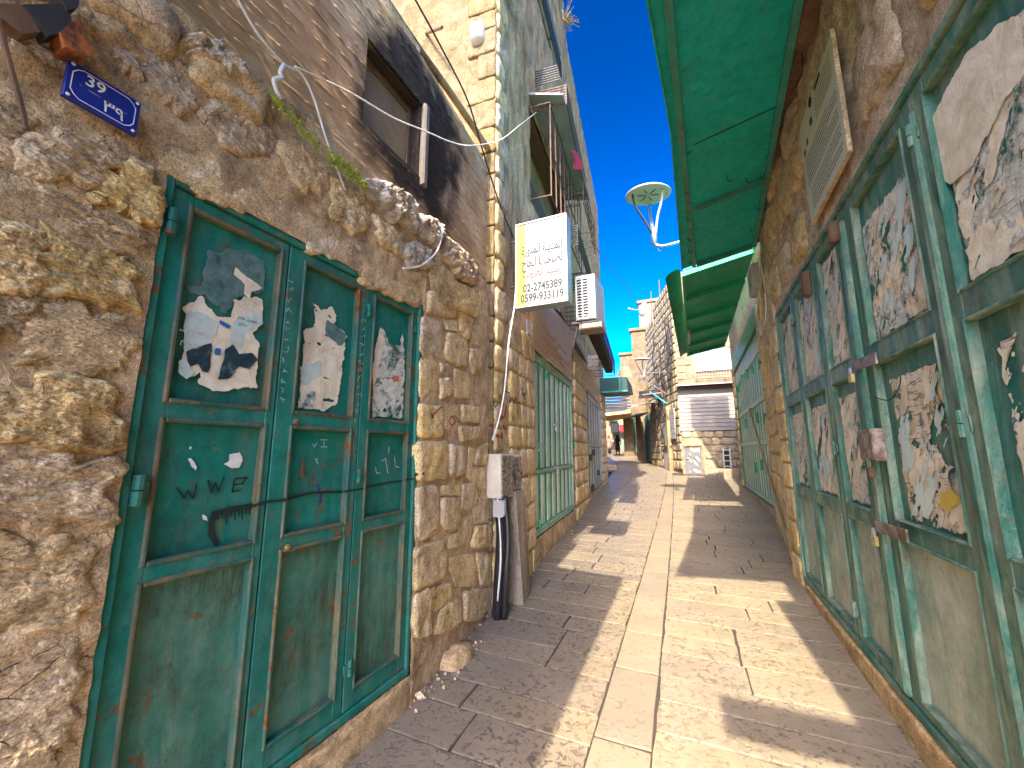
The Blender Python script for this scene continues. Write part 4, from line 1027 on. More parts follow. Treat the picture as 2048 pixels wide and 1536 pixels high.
def strip_door(house, fr, outer, nleaf, per, rows, mats, w=-0.03, label=None, rail=0.05, name='shop_door', pr=.014, sf=.25):
    """green doors of narrow upright pressed strips"""
    u0, u1, v0, v1 = outer; t = .035
    fm = MB(); fm.bbox(fr, u0, u0 + t, v0, v1, w - .08, w + .02); fm.bbox(fr, u1 - t, u1, v0, v1, w - .08, w + .02); fm.bbox(fr, u0 + t, u1 - t, v1 - t, v1, w - .08, w + .018); fm.bbox(fr, u0 + t, u1 - t, v0, v0 + t, w - .08, w + .018)
    door = fm.build(name, mats['frame'], house)
    if label: door['label'] = label
    L = (u1 - u0 - 2 * t) / nleaf
    for i in range(nleaf):
        a = u0 + t + i * L + .004; b = a + L - .008
        back = MB(); back.box(fr, a, b, v0 + t + .003, v1 - t - .003, w - .03, w - .016); back.build('leaf', mats['leaf'], door)
        sw = (b - a) / per
        for r in rows:
            mb = MB()
            for k in range(per):
                c = a + (k + .5) * sw
                mb.bbox(fr, c - sw * sf, c + sw * sf, r[0], r[1], w - .016, w - .016 + pr, pr * .8)
            mb.build('panel', mats['panel'], door)
        for r in range(len(rows) + 1):
            y0 = v0 + t + .004 if r == 0 else rows[r - 1][1] + .012
            y1 = v1 - t - .004 if r == len(rows) else rows[r][0] - .012
            MB().bbox(fr, a + .002, b - .002, y0, y1, w - .016, w + .012, .003).build('rail', mats['rail'], door)
    return door
mintm = dict(frame=M['mint'], leaf=M['mint_deep'], panel=M['mint_pale'], rail=M['mint'])
door2 = strip_door(h2, WL2, D2, 2, 4, [(0.60, 1.28), (1.36, 2.82)], mintm, label='pale mint green double shop door with padlocks under a slanted shop board')
for (px_, py_) in ((1075, 735), (1076, 895), (1078, 1048), (1092, 750), (1147, 890)): uvh = WL2.px((px_, py_)); hinge(WL2, uvh[0], uvh[1], .0, door2, M['mint_deep'], .02, .12)
for (px_, py_) in ((1110, 850), (1112, 935)):
    u_, v_ = WL2.px((px_, py_)); mb = MB(); mb.bar(WL2.P(u_ - .09, v_, .0), WL2.P(u_ + .09, v_, .0), .025); mb.bbox(WL2, u_ - .03, u_ + .03, v_ - .10, v_ - .03, .01, .05, .01)
    mb.tube(spline([WL2.P(u_ - .02, v_ - .03, .03), WL2.P(u_ - .015, v_ + .01, .03), WL2.P(u_ + .015, v_ + .01, .03), WL2.P(u_ + .02, v_ - .03, .03)], 4), .006, 6); mb.build('padlock', M['steel'], door2)

# barred window of house 2 with a sheet hood
wnd = MB(); a, b, c, d = W2
wnd.box(WL2, a, a + .04, c, d, -.30, -.02); wnd.box(WL2, b - .04, b, c, d, -.30, -.02); wnd.box(WL2, a + .04, b - .04, d - .05, d, -.30, -.02); wnd.box(WL2, a + .04, b - .04, c, c + .05, -.30, -.0)
w2o = wnd.build('window', M['brown'], h2)
mb = MB(); mb.box(WL2, a + .04, b - .04, c + .05, c + 1.0, -.28, -.26); mb.build('pane', M['brown'], w2o)
mb = MB(); mb.box(WL2, a + .04, b - .04, c + 1.0, d - .05, -.28, -.26); mb.build('pane', M['pane'], w2o)
mb = MB()
for k in range(9):
    uu = a + .02 + (b - a - .04) * k / 8; mb.tube([WL2.P(uu, c + .02, .30), WL2.P(uu, d - .02, .30)], .011, 6)
for vv in (c + .03, (c + d) / 2, d - .03): mb.tube([WL2.P(a, vv, .30), WL2.P(b, vv, .30)], .012, 6)
for uu in (a, b):
    for vv in (c + .03, d - .03): mb.tube([WL2.P(uu, vv, .0), WL2.P(uu, vv, .30)], .012, 6)
mb.build('bars', M['iron_rusty'], w2o)
hn, hf = WL2.px((1057, 196)), WL2.px((1131, 395)); hv = (hn[1] + hf[1]) / 2; print('hood', hn, hf)
hood = MB(); hood.hexa([WL2.P(uu, hv + dz, 0.0) for dz in (0, .03) for uu in (hn[0], hf[0])] + [WL2.P(uu, hv - .12 + dz, .50) for dz in (0, .03) for uu in (hn[0] + .05, hf[0])])
hood.build('hood', M['grey_sheet'], w2o)

def _dummy(): pass
def cage(fr, pxa, pxb, w, nb, nr, mat, label, cat='window grille', group=None, inner=None, name='window_cage', wall_w=0.0):
    """projecting grille: front corners given in the photograph's plane w"""
    ua, va = fr.px(pxa, w); ub, vb = fr.px(pxb, w)
    if ua > ub: ua, ub = ub, ua
    if va > vb: va, vb = vb, va
    t = empty(name, fr.P(ua, va, 0), label, cat, group)
    mb = MB()
    for k in range(nb):
        uu = ua + (ub - ua) * k / (nb - 1); mb.tube([fr.P(uu, va, w), fr.P(uu, vb, w)], .009, 5)
    mb.build('bars', mat, t)
    mb = MB()
    for k in range(nr):
        vv = va + (vb - va) * k / (nr - 1)
        mb.tube([fr.P(ua, vv, wall_w), fr.P(ua, vv, w), fr.P(ub, vv, w), fr.P(ub, vv, wall_w)], .011, 5)
    mb.build('rails', mat, t)
    if inner:
        mb = MB(); mb.bbox(fr, ua + .06, ub - .06, va + .08, vb - .06, w * .55, w * .9, .02); mb.build('fitted_box', inner, t)
    return t
cage(WL2, (1074, -40), (1122, 128), .42, 5, 7, M['iron'], 'dark iron cage high on the tall house, topmost of all the grilles')
# top openings behind the cages
def far_window(fr, u0, u1, v0, v1, house, mat=M['glass_blue'], fm=M['white'], w=0.0, mull=1, depth=.04):
    mb = MB(); t = .05
    mb.bbox(fr, u0, u0 + t, v0, v1, w - .02, w + depth); mb.bbox(fr, u1 - t, u1, v0, v1, w - .02, w + depth); mb.bbox(fr, u0 + t, u1 - t, v1 - t, v1, w - .02, w + depth); mb.bbox(fr, u0 + t, u1 - t, v0, v0 + t, w - .02, w + depth + .03)
    for k in range(mull): c = u0 + (u1 - u0) * (k + 1) / (mull + 1); mb.bbox(fr, c - .02, c + .02, v0 + t, v1 - t, w - .02, w + depth - .005)
    o = mb.build('window', fm, house); p = MB(); p.box(fr, u0 + t * .8, u1 - t * .8, v0 + t * .8, v1 - t * .8, w - .015, w + .012); p.build('pane', mat, o); return o
ua, va = WL2.px((1072, -20), 0); ub, vb = WL2.px((1115, 118), 0); far_window(WL2, ua, ub, vb, va, h2, mull=1, w=.03)

# ------------------------------------------------------------------ left house 3 (beyond)
h3 = empty('stone_house', (-2.9, 11, 0), 'stone house with narrow white folding doors beyond the mint green door', 'house')
ZT3 = 11.3
D3v = [WL3.px(p) for p in ((1170, 755), (1198, 790), (1206, 960), (1183, 1000))]
print('D3', D3v, WL3.L)
D3 = (D3v[0][0], D3v[2][0], 0.55, 3.1)
wall_grid(WL3, 0.0, WL3.L, -0.1, 4.2, 0.06, 0.03, 34, M['render'], 'wall', h3, holes=[D3], fn=w2fn)
wall_grid(WL3, 0.0, WL3.L, 4.2, ZT3, 0.10, 0.03, 35, M['render_grey'], 'wall', h3, fn=w2fn)
core = MB(); core.box(WL3, 0.0, D3[0], -.6, 4.2, -3, -.08); core.box(WL3, D3[1], WL3.L, -.6, 4.2, -3, -.08); core.box(WL3, D3[0], D3[1], D3[3], 4.2, -3, -.08); core.box(WL3, D3[0], D3[1], -.6, D3[2], -3, -.08)
core.box(WL3, D3[0], D3[1], D3[2], D3[3], -3, -.3); core.box(WL3, 0, WL3.L, 4.2, ZT3 - .02, -3, -.08); core.build('core_wall', M['dark'], h3)
door3 = strip_door(h3, WL3, D3, 3, 2, [(0.68, 1.7), (1.8, 2.95)], dict(frame=M['whitedoor'], leaf=M['teal_low'], panel=M['whitedoor'], rail=M['whitedoor']), label='dirty white folding door of narrow strips')
for (px_, py_) in ((1171, 790), (1172, 845), (1186, 905), (1179, 915), (1184, 975), (1196, 945)):
    uvh = WL3.px((px_, py_)); mb = MB(); mb.bbox(WL3, uvh[0] - .05, uvh[0] + .05, uvh[1] - .08, uvh[1] + .08, -.01, .05, .01); mb.build('hinge', M['iron'], door3)
k = 0; rq = random.Random(8)
for (u0, u1) in ((0.05, D3[0] - .04), (D3[1] + .05, WL3.L)):
    v = 0.25
    while v < 3.4:
        hh = rq.uniform(.26, .38); u = u0
        while u < u1 - .1:
            ww = min(rq.uniform(.3, .6), u1 - u)
            V, F = stone_mesh(WL3, [(u + .008, v), (u + ww - .01, v), (u + ww - .008, v + hh - .016), (u + .006, v + hh - .016)], 0.03, 600 + k, n=16, rings=4, amp=.5, freq=8, power=7, w0=0.01)
            make('stone', V, F, M['ashlar'], h3, True); k += 1; u += ww
        v += hh
cage(WL3, (1133, 207), (1172, 362), .45, 6, 8, M['iron_rusty'], 'brown iron cage behind the red cloth, second grille down')
cage(WL3, (1167, 405), (1190, 462), .45, 5, 4, M['iron_rusty'], 'small brown iron cage jutting over the sky, third grille down')
cage(WL3, (1156, 488), (1182, 545), .40, 4, 8, M['iron'], 'black iron ladder-like rack above the air conditioner')
cage(WL3, (1196, 655), (1229, 722), .60, 5, 6, M['iron'], 'black iron cage round a dark box, lowest of the grilles', inner=M['dark'])
for (pa, pb) in (((1136, 215), (1160, 340)), ((1170, 410), (1184, 455))):
    ua, va = WL3.px(pa, 0); ub, vb = WL3.px(pb, 0); far_window(WL3, min(ua, ub), max(ua, ub), min(va, vb), max(va, vb), h3)

# house 4 further up the left side
WL4 = wallframe((-3.09, 15.3), (-5.6, 24.0), 1)
h4 = empty('stone_house', (-4.2, 19, 0), 'shaded stone house past the white doors, under the petrol green canopy', 'house')
wall_grid(WL4, 0, WL4.L, 0, 6.4, 0.15, 0.03, 41, M['render'], 'wall', h4)
core = MB(); core.box(WL4, .02, WL4.L, -.5, 6.38, -4, -.08); core.build('core_wall', M['dark'], h4)
WL5 = wallframe((-5.6, 24.0), (-9.6, 38), 1)
h5 = empty('stone_house', (-7, 30, 0), 'distant shaded house at the left of the walking figures', 'house')
wall_grid(WL5, 0, WL5.L, 0, 7.0, 0.3, 0.04, 42, M['render'], 'wall', h5)
core = MB(); core.box(WL5, .02, WL5.L, -.5, 6.98, -4, -.08); core.build('core_wall', M['dark'], h5)

# ------------------------------------------------------------------ right house 1 (near)
r1 = empty('stone_house', (1.2, 2, 0), 'rough rendered house with dusty green poster covered folding doors', 'house')
DR = (1.15, 5.36, 0.27, 3.15)
def wr_fn(uv, p):
    up = np.clip((uv[:, 1] - 3.1) * 2, 0, 1)
    return fbm(p * 1.2, 33, 5, .6) * (0.5 + 1.4 * up) + 0.25 * ridged(p * 2, 8, 3)
wall_grid(WR1, -1.7, 5.9, -0.1, 5.2, 0.05, 0.035, 44, M['render'], 'wall', r1, holes=[DR], fn=wr_fn)
core = MB(); core.box(WR1, -1.7, DR[0], -.6, 5.18, -4, -.12); core.box(WR1, DR[1], 5.9, -.6, 5.18, -4, -.12); core.box(WR1, DR[0], DR[1], -.6, DR[2], -4, -.12); core.box(WR1, DR[0], DR[1], DR[3], 5.18, -4, -.12); core.box(WR1, DR[0], DR[1], DR[2], DR[3], -4, -.4)
core.build('core_wall', M['dark'], r1)
# doorstep
V, F = stone_mesh(WR1, [(1.1, -.05), (5.4, .1), (5.4, .265), (1.1, .265)], 0.03, 666, n=120, rings=10, amp=0.4, edge=0.006, w0=0.0, power=12, rnd=.05)
make('doorstep', V, F, M['mortar'], r1, True)
sagem = dict(frame=M['sage_frame'], leaf=M['sage_frame'], panel=M['sage'], low=M['sage_low'], bead=M['sage_frame'])
door4 = panel_door(r1, WR1, DR, [(1.185, 2.10), (2.10, 3.02), (3.02, 3.735), (3.735, 4.56), (4.56, 5.325)],
                   [(1.28, 2.0), (2.22, 2.86), (3.19, 3.65), (3.82, 4.47), (4.64, 5.26)], [(0.375, 1.14), (1.245, 2.07), (2.19, 3.03)], sagem, 0.0,
                   frame_w=.035, label='wide dusty green folding shop door covered in torn posters', bead=.012, recess=.030)
def rp(x, y): return (1530 + x / 2.965, 500 + y / 2.965)
for (u_, v_) in ((3.735, 1.62), (3.735, .52), (5.36, 2.65), (5.36, 1.63), (5.36, .55), (4.56, 2.85), (2.10, 1.70), (2.10, 2.92)): hinge(WR1, u_, v_, .004, door4, M['sage_frame'], .016, .10)
# vertical cover bars at the seams
mb = MB(); mb.bbox(WR1, 2.985, 3.055, .34, 3.02, .001, .030, .012); mb.build('cover_bar', M['sage_frame'], door4)
mb = MB(); mb.bbox(WR1, 2.075, 2.125, .34, 3.02, .001, .018, .008); mb.build('cover_bar', M['sage_frame'], door4)
# hasps with padlocks
def padlock(fr, u, v, w, parent, s=.045, mat=None, tiltu=0.0):
    mb = MB(); mb.bbox(fr, u - s * .5, u + s * .5, v - s * 1.6, v - s * .5, w, w + .022, .006)
    o = mb.build('padlock', mat or M['brass'], parent)
    mb = MB(); mb.tube(spline([fr.P(u - s * .32, v - s * .55, w + .011), fr.P(u - s * .3, v + s * .1, w + .011), fr.P(u, v + s * .4, w + .011), fr.P(u + s * .3, v + s * .1, w + .011), fr.P(u + s * .32, v - s * .55, w + .011)], 4), .005, 6); mb.build('shackle', M['steel'], parent)
for (pa, pb) in ((rp(520, 690), rp(660, 640)), ((1752, 1052), (1815, 1072))):
    a_ = WR1.px(pa, .035); b_ = WR1.px(pb, .035)
    mb = MB(); mb.hexa([WR1.P(uu, vv, ww) for ww in (.031, .040) for (uu, vv) in ((a_[0], a_[1] - .03), (b_[0], b_[1] - .03), (a_[0], a_[1] + .03), (b_[0], b_[1] + .03))]); mb.build('hasp', M['lockbox'], door4)
    padlock(WR1, a_[0] - .02, a_[1] - .03, .045, door4)
a_ = WR1.px(rp(640, 1150), .05); mb = MB(); mb.bbox(WR1, a_[0] - .10, a_[0] + .10, a_[1] - .09, a_[1] + .08, .03, .085, .008); mb.build('lock_box', M['lockbox'], door4)
padlock(WR1, a_[0] + .04, a_[1] - .10, .055, door4, .05, M['rust'])
a_ = WR1.px(rp(235, 210), .03); mb = MB(); mb.bbox(WR1, a_[0] - .06, a_[0] + .04, a_[1] - .10, a_[1] + .10, .0, .05, .01); mb.build('bolt', M['rust'], door4)
a_ = WR1.px((1795, 282), .03); mb = MB(); mb.tube([WR1.P(3.02, 2.90, .05), WR1.P(3.02, 3.03, .05)], .035, 12); mb.build('bolt', M['rust'], door4, True)
# a dangling wire on the third leaf
mb = MB(); mb.tube(spline([WR1.P(*WR1.px(rp(x, y), .02), .02) for x, y in ((805, 750), (800, 800), (770, 860), (730, 890), (690, 885), (650, 870))], 5), .003, 5); mb.build('wire', M['iron'], door4)

# posters on the doors
WPR = -0.026
def sheetcov(u0, u1, v0, v1, seed, cover, slantn=1.0, freq=9, hole_fns=()):
    def fn(u, v):
        n = fbm(np.c_[(u + v * .8) * freq, (v - u * .5) * freq * 0.45, np.full(len(u), seed)], seed, 5, 0.62)
        e = np.minimum(np.minimum(u - u0, u1 - u), np.minimum(v - v0, v1 - v))
        return np.minimum(0.05 * (n + cover), e + 0.02 * fbm(np.c_[u * 20, v * 20, np.full(len(u), seed + 4)], seed, 3))
    return fn
cols_ = [(1.28, 2.0), (2.22, 2.86), (3.19, 3.65), (3.82, 4.47), (4.64, 5.26)]
for ci, (a, b) in enumerate(cols_):
    for ri, (c, d) in enumerate([(1.245, 2.07), (2.19, 3.03)]):
        sd = 700 + ci * 10 + ri
        near = ci < 2
        mgl = 0.10 if (near and ri == 0) else 0.03
        st = 0.007 if near else 0.010
        u0_, u1_, v0_, v1_ = a + (0.02 if ri else .03), b - mgl, c + .02, d - (.10 if ri == 0 else .16 if near else .05)
        mats_ = (M['paper_print'], M['paper_cream']) if ri == 0 and ci in (0, 1, 3) else (M['paper_grey'], M['paper_cream'])
        if ri == 1 and ci == 1: mats_ = (M['paper_grey'], M['paper_print'])
        sheet(WR1, u0_ - .02, u1_ + .02, v0_ - .02, v1_ + .02, WPR, sheetcov(u0_, u1_, v0_, v1_, sd, (0.28 if ri else 0.20) if not (ci == 0 and ri == 0) else 0.02), mats_[0], 'poster', door4, st, .003, sd)
        sheet(WR1, u0_ - .02, u1_ + .02, v0_ - .02, v1_ + .02, WPR + .004, sheetcov(u0_, u1_, v0_, v1_, sd + 5, -0.02, freq=10), mats_[1], 'poster_scrap', door4, st, .003, sd + 5)
        sheet(WR1, u0_ - .02, u1_ + .02, v0_ - .02, v1_ + .02, WPR + .008, sheetcov(u0_ + .03, u1_ - .03, v0_ + .03, v1_ - .03, sd + 8, -0.20, freq=11), M['paper_blue'] if ci % 2 else M['paper_grey'], 'poster_scrap', door4, st, .003, sd + 8)
# the big pale sheet at upper right and a yellow mark
paper(WR1, [(1850, 260), (1930, 110), (2010, 40), (2048, 30), (2048, 150), (2010, 200), (1990, 240), (1945, 330), (1900, 370), (1870, 330)], WPR + .011, M['paper_cream'], 761, door4, rough=.015)
paper(WR1, [(1880, 985), (1900, 975), (1925, 1000), (1900, 1020), (1880, 1012)], WPR + .013, flat_mat('yellow print', (0.60, 0.42, 0.05)), 762, door4)
paper(WR1, [rp(1090, 1310), rp(1125, 1290), rp(1135, 1310), rp(1110, 1350), rp(1120, 1400), rp(1100, 1400), rp(1085, 1350)], WPR + .013, M['paper_black'], 763, door4, rough=.004)

# stones of the jamb beyond the door and the bent wall
r1s = []; k = 0; rq = random.Random(12); v = .16
while v < 3.3:
    hh = rq.uniform(.26, .4)
    V, F = stone_mesh(WR1, [(5.375, v), (5.88, v), (5.88, v + hh - .015), (5.375, v + hh - .015)], 0.03, 800 + k, n=36, rings=8, amp=.5, freq=9, power=8, w0=.0)
    make('stone', V, F, M['ashlar'], r1, True); k += 1; v += hh
# plastered stones above the door
for i, (uc, vc, ww, hh) in enumerate([(1.6, 3.45, .6, .4), (2.3, 3.5, .5, .45), (4.0, 3.4, .5, .35), (4.6, 3.45, .5, .4), (5.2, 3.5, .5, .5), (3.7, 3.95, .6, .35), (4.4, 4.0, .6, .4), (5.1, 4.1, .6, .45), (2.2, 4.2, .6, .4), (1.5, 4.0, .6, .5), (5.6, 3.6, .35, .5), (3.9, 4.4, .6, .35), (4.7, 4.5, .7, .35)]):
    V, F = stone_mesh(WR1, [(uc - ww / 2, vc - hh / 2), (uc + ww / 2, vc - hh / 2 + .02), (uc + ww / 2 - .03, vc + hh / 2), (uc - ww / 2 + .02, vc + hh / 2 - .02)], 0.05, 830 + i, n=64, rings=18, amp=.55, freq=9, power=2.5, edge=.015, strata=.15)
    make('stone', V, F, M['render'], r1, True)

# ------------------------------------------------------------------ right house 2
r2 = empty('stone_house', (1.3, 10, 0), 'plastered house with bright green folding doors beyond the poster covered door', 'house')
rw = [WR3.px(p) for p in ((1515, 640), (1462, 742), (1560, 1035), (1490, 985))]
print('DR2', rw, WR3.L, WR2.L)
wall_grid(WR2, 0, WR2.L, -0.1, 5.6, 0.06, 0.03, 51, M['render'], 'wall', r2)
core = MB(); core.box(WR2, 0.0, WR2.L, -.6, 5.58, -4, -.1); core.build('core_wall', M['dark'], r2)
DR2 = (0.25, 5.7, 0.50, 4.05)
wall_grid(WR3, 0, WR3.L, -0.1, 5.8, 0.10, 0.02, 52, M['plaster'], 'wall', r2, holes=[DR2])
core = MB(); core.box(WR3, 0, DR2[0], -.6, 5.78, -4, -.1); core.box(WR3, DR2[1], WR3.L, -.6, 5.78, -4, -.1); core.box(WR3, DR2[0], DR2[1], -.6, DR2[2], -4, -.1); core.box(WR3, DR2[0], DR2[1], DR2[3], 5.78, -4, -.1); core.box(WR3, DR2[0], DR2[1], DR2[2], DR2[3], -4, -.4); core.build('core_wall', M['dark'], r2)
ENDR = Frame((1.22, 15.2, 0), (1, 0, 0), (0, 1, 0))
deepm = dict(frame=M['mint_deep'], leaf=M['mint_deep'], panel=M['mint_pale'], rail=M['mint_pale'])
door5 = strip_door(r2, WR3, DR2, 5, 3, [(0.62, 1.72), (1.84, 2.60), (2.72, 3.6)], deepm, label='bright green folding shop door of upright strips', pr=.007, sf=.23)
mb = MB(); mb.box(WR3, DR2[0], DR2[1], DR2[3] + .004, 4.5, -.02, .03); mb.build('head_board', M['mint_deep'], door5)
for (uu, vv) in ((.27, 3.3), (.27, 2.2), (1.35, 3.4), (2.4, 3.45), (3.5, 3.5), (4.6, 3.4), (1.35, 1.3), (2.4, 1.2), (1.35, 2.3), (3.5, 2.3), (2.4, 2.5)): hinge(WR3, uu, vv, .0, door5, M['mint_deep'], .03, .22)
k = 0; rq = random.Random(9)
for (fr, u0, u1) in ((WR2, 0.05, WR2.L - .02), (WR3, DR2[1] + .05, WR3.L - .02), (WR3, .0, DR2[0] - .02)):
    v = 0.22
    while v < 4.2:
        hh = rq.uniform(.28, .42); u = u0
        while u < u1 - .05:
            ww = min(rq.uniform(.35, .6), u1 - u)
            if u1 - u - ww < .12: ww = u1 - u
            V, F = stone_mesh(fr, [(u + .007, v), (u + ww - .009, v), (u + ww - .007, v + hh - .016), (u + .006, v + hh - .016)], 0.028, 900 + k, n=20, rings=5, amp=.45, freq=8, power=8, w0=0.008)
            make('stone', V, F, M['ashlar'], r2, True); k += 1; u += ww
        v += hh
# ochre pole leaning across the green door
pt = tag(MB().tube([WR3.P(*WR3.px((1568, 1048), .25), .25), WR3.P(*WR3.px((1528, 918), .14), .14), WR3.P(*WR3.px((1500, 820), .05), .05)], .022, 8).build('leaning_pole', M['ochre']), 'ochre brown pole leaning across the bright green folding door', 'pole')

# ------------------------------------------------------------------ canopies
def canopy(name, label, x0, x1, y0, y1, z0, z1, mats, panels, parent=None, bars=(), fascia=.18, group=None, flare=None):
    """sheet canopy: street edge x0 at height z0, wall edge x1 at z1; x0,x1 are pairs (near, far)"""
    t = empty(name, ((x0[0] + x1[0]) / 2, y0, z0), label, 'awning', group)
    def q(s, y):
        f = (y - y0) / (y1 - y0); xa = x0[0] + (x0[1] - x0[0]) * f - (max(0.0, flare - y) * .062 if flare else 0.0); xb = x1[0] + (x1[1] - x1[0]) * f
        return np.array([xa + (xb - xa) * s, y, z0 + (z1 - z0) * s])
    up = np.array([0, 0, .02])
    for (a, b) in panels:
        V = [q(0, a + .001), q(1, a + .001), q(0, b - .001), q(1, b - .001)]; V = V + [v + up for v in V]
        MB().hexa(V).build('sheet', mats[0], t)
        V = [q(0, a + .004) + [-.012, 0, -fascia], q(0, a + .004) + [0.0, 0, -fascia], q(0, b - .004) + [-.012, 0, -fascia], q(0, b - .004) + [0.0, 0, -fascia]]; V += [v + np.array([0, 0, fascia + .05]) for v in V]
        MB().hexa(V).build('fascia', mats[0], t)
    return t, q
AY0, AYM, AY1 = 0.75, 3.25, 6.20
ca, q = canopy('shop_canopy', 'dark green sheet metal canopy over the poster covered doors', (-.02, -.03), (.72, .93), AY0, AY1, 4.25, 4.43, (M['canopy'], None), [(AY0, 1.9), (1.9, AYM), (AYM, AY1)], fascia=.05, flare=AYM)
V = [q(1, AY0) + [0, 0, .022], np.array([.97, AY0, 4.46]), q(1, AY1) + [0, 0, .022], np.array([.99, AY1, 4.46])]; V += [v + np.array([0, 0, .01]) for v in V]; MB().hexa(V).build('added_gap_strip', M['rust'], ca)  # added strip closing the gap so no sun slips down by the wall
fr_ = MB()
def cbar(mb, a, b, w=.045, h=.05):
    a = np.array(a); b = np.array(b); d = b - a; d /= np.linalg.norm(d); s = np.cross(d, [0, 0, 1]); s /= np.linalg.norm(s)
    V = []
    for z in (-h, -.004):
        for p in (a, b):
            for k in (-1, 1): V.append(p + s * k * w / 2 + np.array([0, 0, z]))
    return mb.hexa([V[0], V[1], V[2], V[3], V[4], V[5], V[6], V[7]])
cbar(fr_, q(.165, AY0), q(.165, AY1 - .05), .05, .06); fr_.build('long_beam', M['canopy_frame'], ca)
fr_ = MB(); cbar(fr_, q(.97, AY0), q(.97, AY1 - .02), .05, .04); fr_.build('long_beam', M['canopy_frame'], ca)
for yy in (AY1 - .04, 4.62):
    fr_ = MB(); cbar(fr_, q(.20, yy), q(.945, yy), .05, .055); fr_.build('cross_beam', M['canopy_frame'], ca)
fr_ = MB(); cbar(fr_, q(.20, AYM + .35), q(.945, AYM + .35), .014, .006); fr_.build('seam', M['iron'], ca)
hk = MB()
for (s_, yy) in ((.10, 4.2), (.10, 4.75), (.12, 5.0), (.10, 5.25), (.10, 5.6), (.10, 5.95), (.9, 4.5), (.9, 5.1), (.88, 5.6), (.55, 4.3), (.75, 4.45), (.12, 3.6), (.4, 6.05), (.6, 6.05)):
    p = q(s_, yy); hk.tube(spline([p + [0, 0, -.01], p + [0, 0, -.05], p + [.02, -.01, -.075], p + [.045, -.01, -.055]], 4), .004, 5)
hk.build('hooks', M['iron'], ca)
# second canopy, barrel edged, brighter
cb = empty('shop_canopy', (0.3, 9.8, 4.5), 'bright green canopy with a rolled edge over the bright green doors', 'awning')
def qb(s, y): return np.array([-.34 - .03 * (y - 9.8) / 3 + (.97 + .34) * s, y, 4.4 + .25 * s])
BY0, BY1 = 6.72, 12.9
zz = [BY0, 8.0, 9.3, 10.5, 11.7, BY1]
for a, b in zip(zz[:-1], zz[1:]):
    V = [qb(.22, a + .01), qb(1, a + .01), qb(.22, b - .01), qb(1, b - .01)]; V += [v + np.array([0, 0, .02]) for v in V]; MB().hexa(V).build('sheet', M['canopy_b'], cb)
prof = [(qb(.20, 10)[0] - .26 * math.sin(t), qb(.20, 10)[2] + .02 + .26 * (math.cos(t) - 1.0)) for t in np.linspace(0, 1.0, 9)]
V = []; F = []
for j, yy in enumerate(np.linspace(BY0, BY1, 2)):
    for (x_, z_) in prof: V.append((x_, yy, z_ + .02))
    for (x_, z_) in prof: V.append((x_ + .012, yy, z_))
m_ = len(prof)
for i in range(m_ - 1): F += [(i, i + 1, 2 * m_ + i + 1, 2 * m_ + i), (m_ + i, 3 * m_ + i, 3 * m_ + i + 1, m_ + i + 1)]
make('rolled_edge', V, F, M['canopy_b'], cb, True)
for yy in (BY0 + .05, 8.0, 9.3, 10.5, 11.7, BY1 - .05):
    mb = MB(); mb.hexa([qb(s, yy + dy) + np.array([0, 0, dz]) for dz in (-.09, -.005) for s in (.22, .98) for dy in (-.03, .03)]); mb.build('cross_beam', M['canopy_b'], cb)
mb = MB(); mb.hexa([qb(s, yy) + np.array([0, 0, dz]) for dz in (-.10, -.004) for s in (.20, .235) for yy in (BY0, BY1)]); mb.build('long_beam', M['canopy_b'], cb)
mb = MB(); mb.tube([qb(.25, 10.0) + [0, 0, -.12], qb(.25, 11.2) + [0, 0, -.12]], .035, 10); mb.build('strip_light', M['white'], cb)

# unseen canopy added overhead and behind the camera to throw the shade on the left
cl, _q = canopy('shop_canopy', 'unseen sheet metal canopy added overhead on the left to cast shade', (-.66, -.72), (-1.75, -1.75), -3.2, 0.45, 4.25, 4.35, (M['canopy'], None), [(-3.2, -1.4), (-1.4, 0.45)], fascia=.05)
# unseen canopy added behind the camera to shade the right edge of the paving
cr, _q = canopy('shop_canopy', 'unseen sheet metal canopy added behind the camera on the right to cast shade', (.86, .72), (.92, .92), -1.4, 0.72, 3.9, 3.95, (M['canopy'], None), [(-1.4, 0.72)], fascia=.03)
# unseen board added behind the camera for the shadow bar on the paving
sb = tag(MB().bbox(Frame((0.0, -1.62, 0), (1, 0, 0), (0, -1, 0)), 0.16, .92, 4.0, 4.32, -.02, .02, .004).build('shop_board', M['board']), 'unseen narrow board added behind the camera to cast a bar of shadow', 'sign')

# ------------------------------------------------------------------ house closing the view
f1 = empty('stone_house', (0.5, 19, 0), 'pale sunlit stone house with board siding and a grey door at the bend', 'house')
FX0, FX1 = -0.60, 3.4
ZF = 9.2
wall_grid(FAC, FX0, FX1, 0.4, 2.75, .12, .02, 61, M['pale_far'], 'wall', f1)
wall_grid(FAC, FX0, FX1, 4.2, ZF, .15, .02, 62, M['pale_cut'], 'wall', f1)
core = MB(); core.box(FAC, FX0 + .02, FX1, .3, ZF - .02, -4.5, -.06); core.build('core_wall', M['pale_cut'], f1)
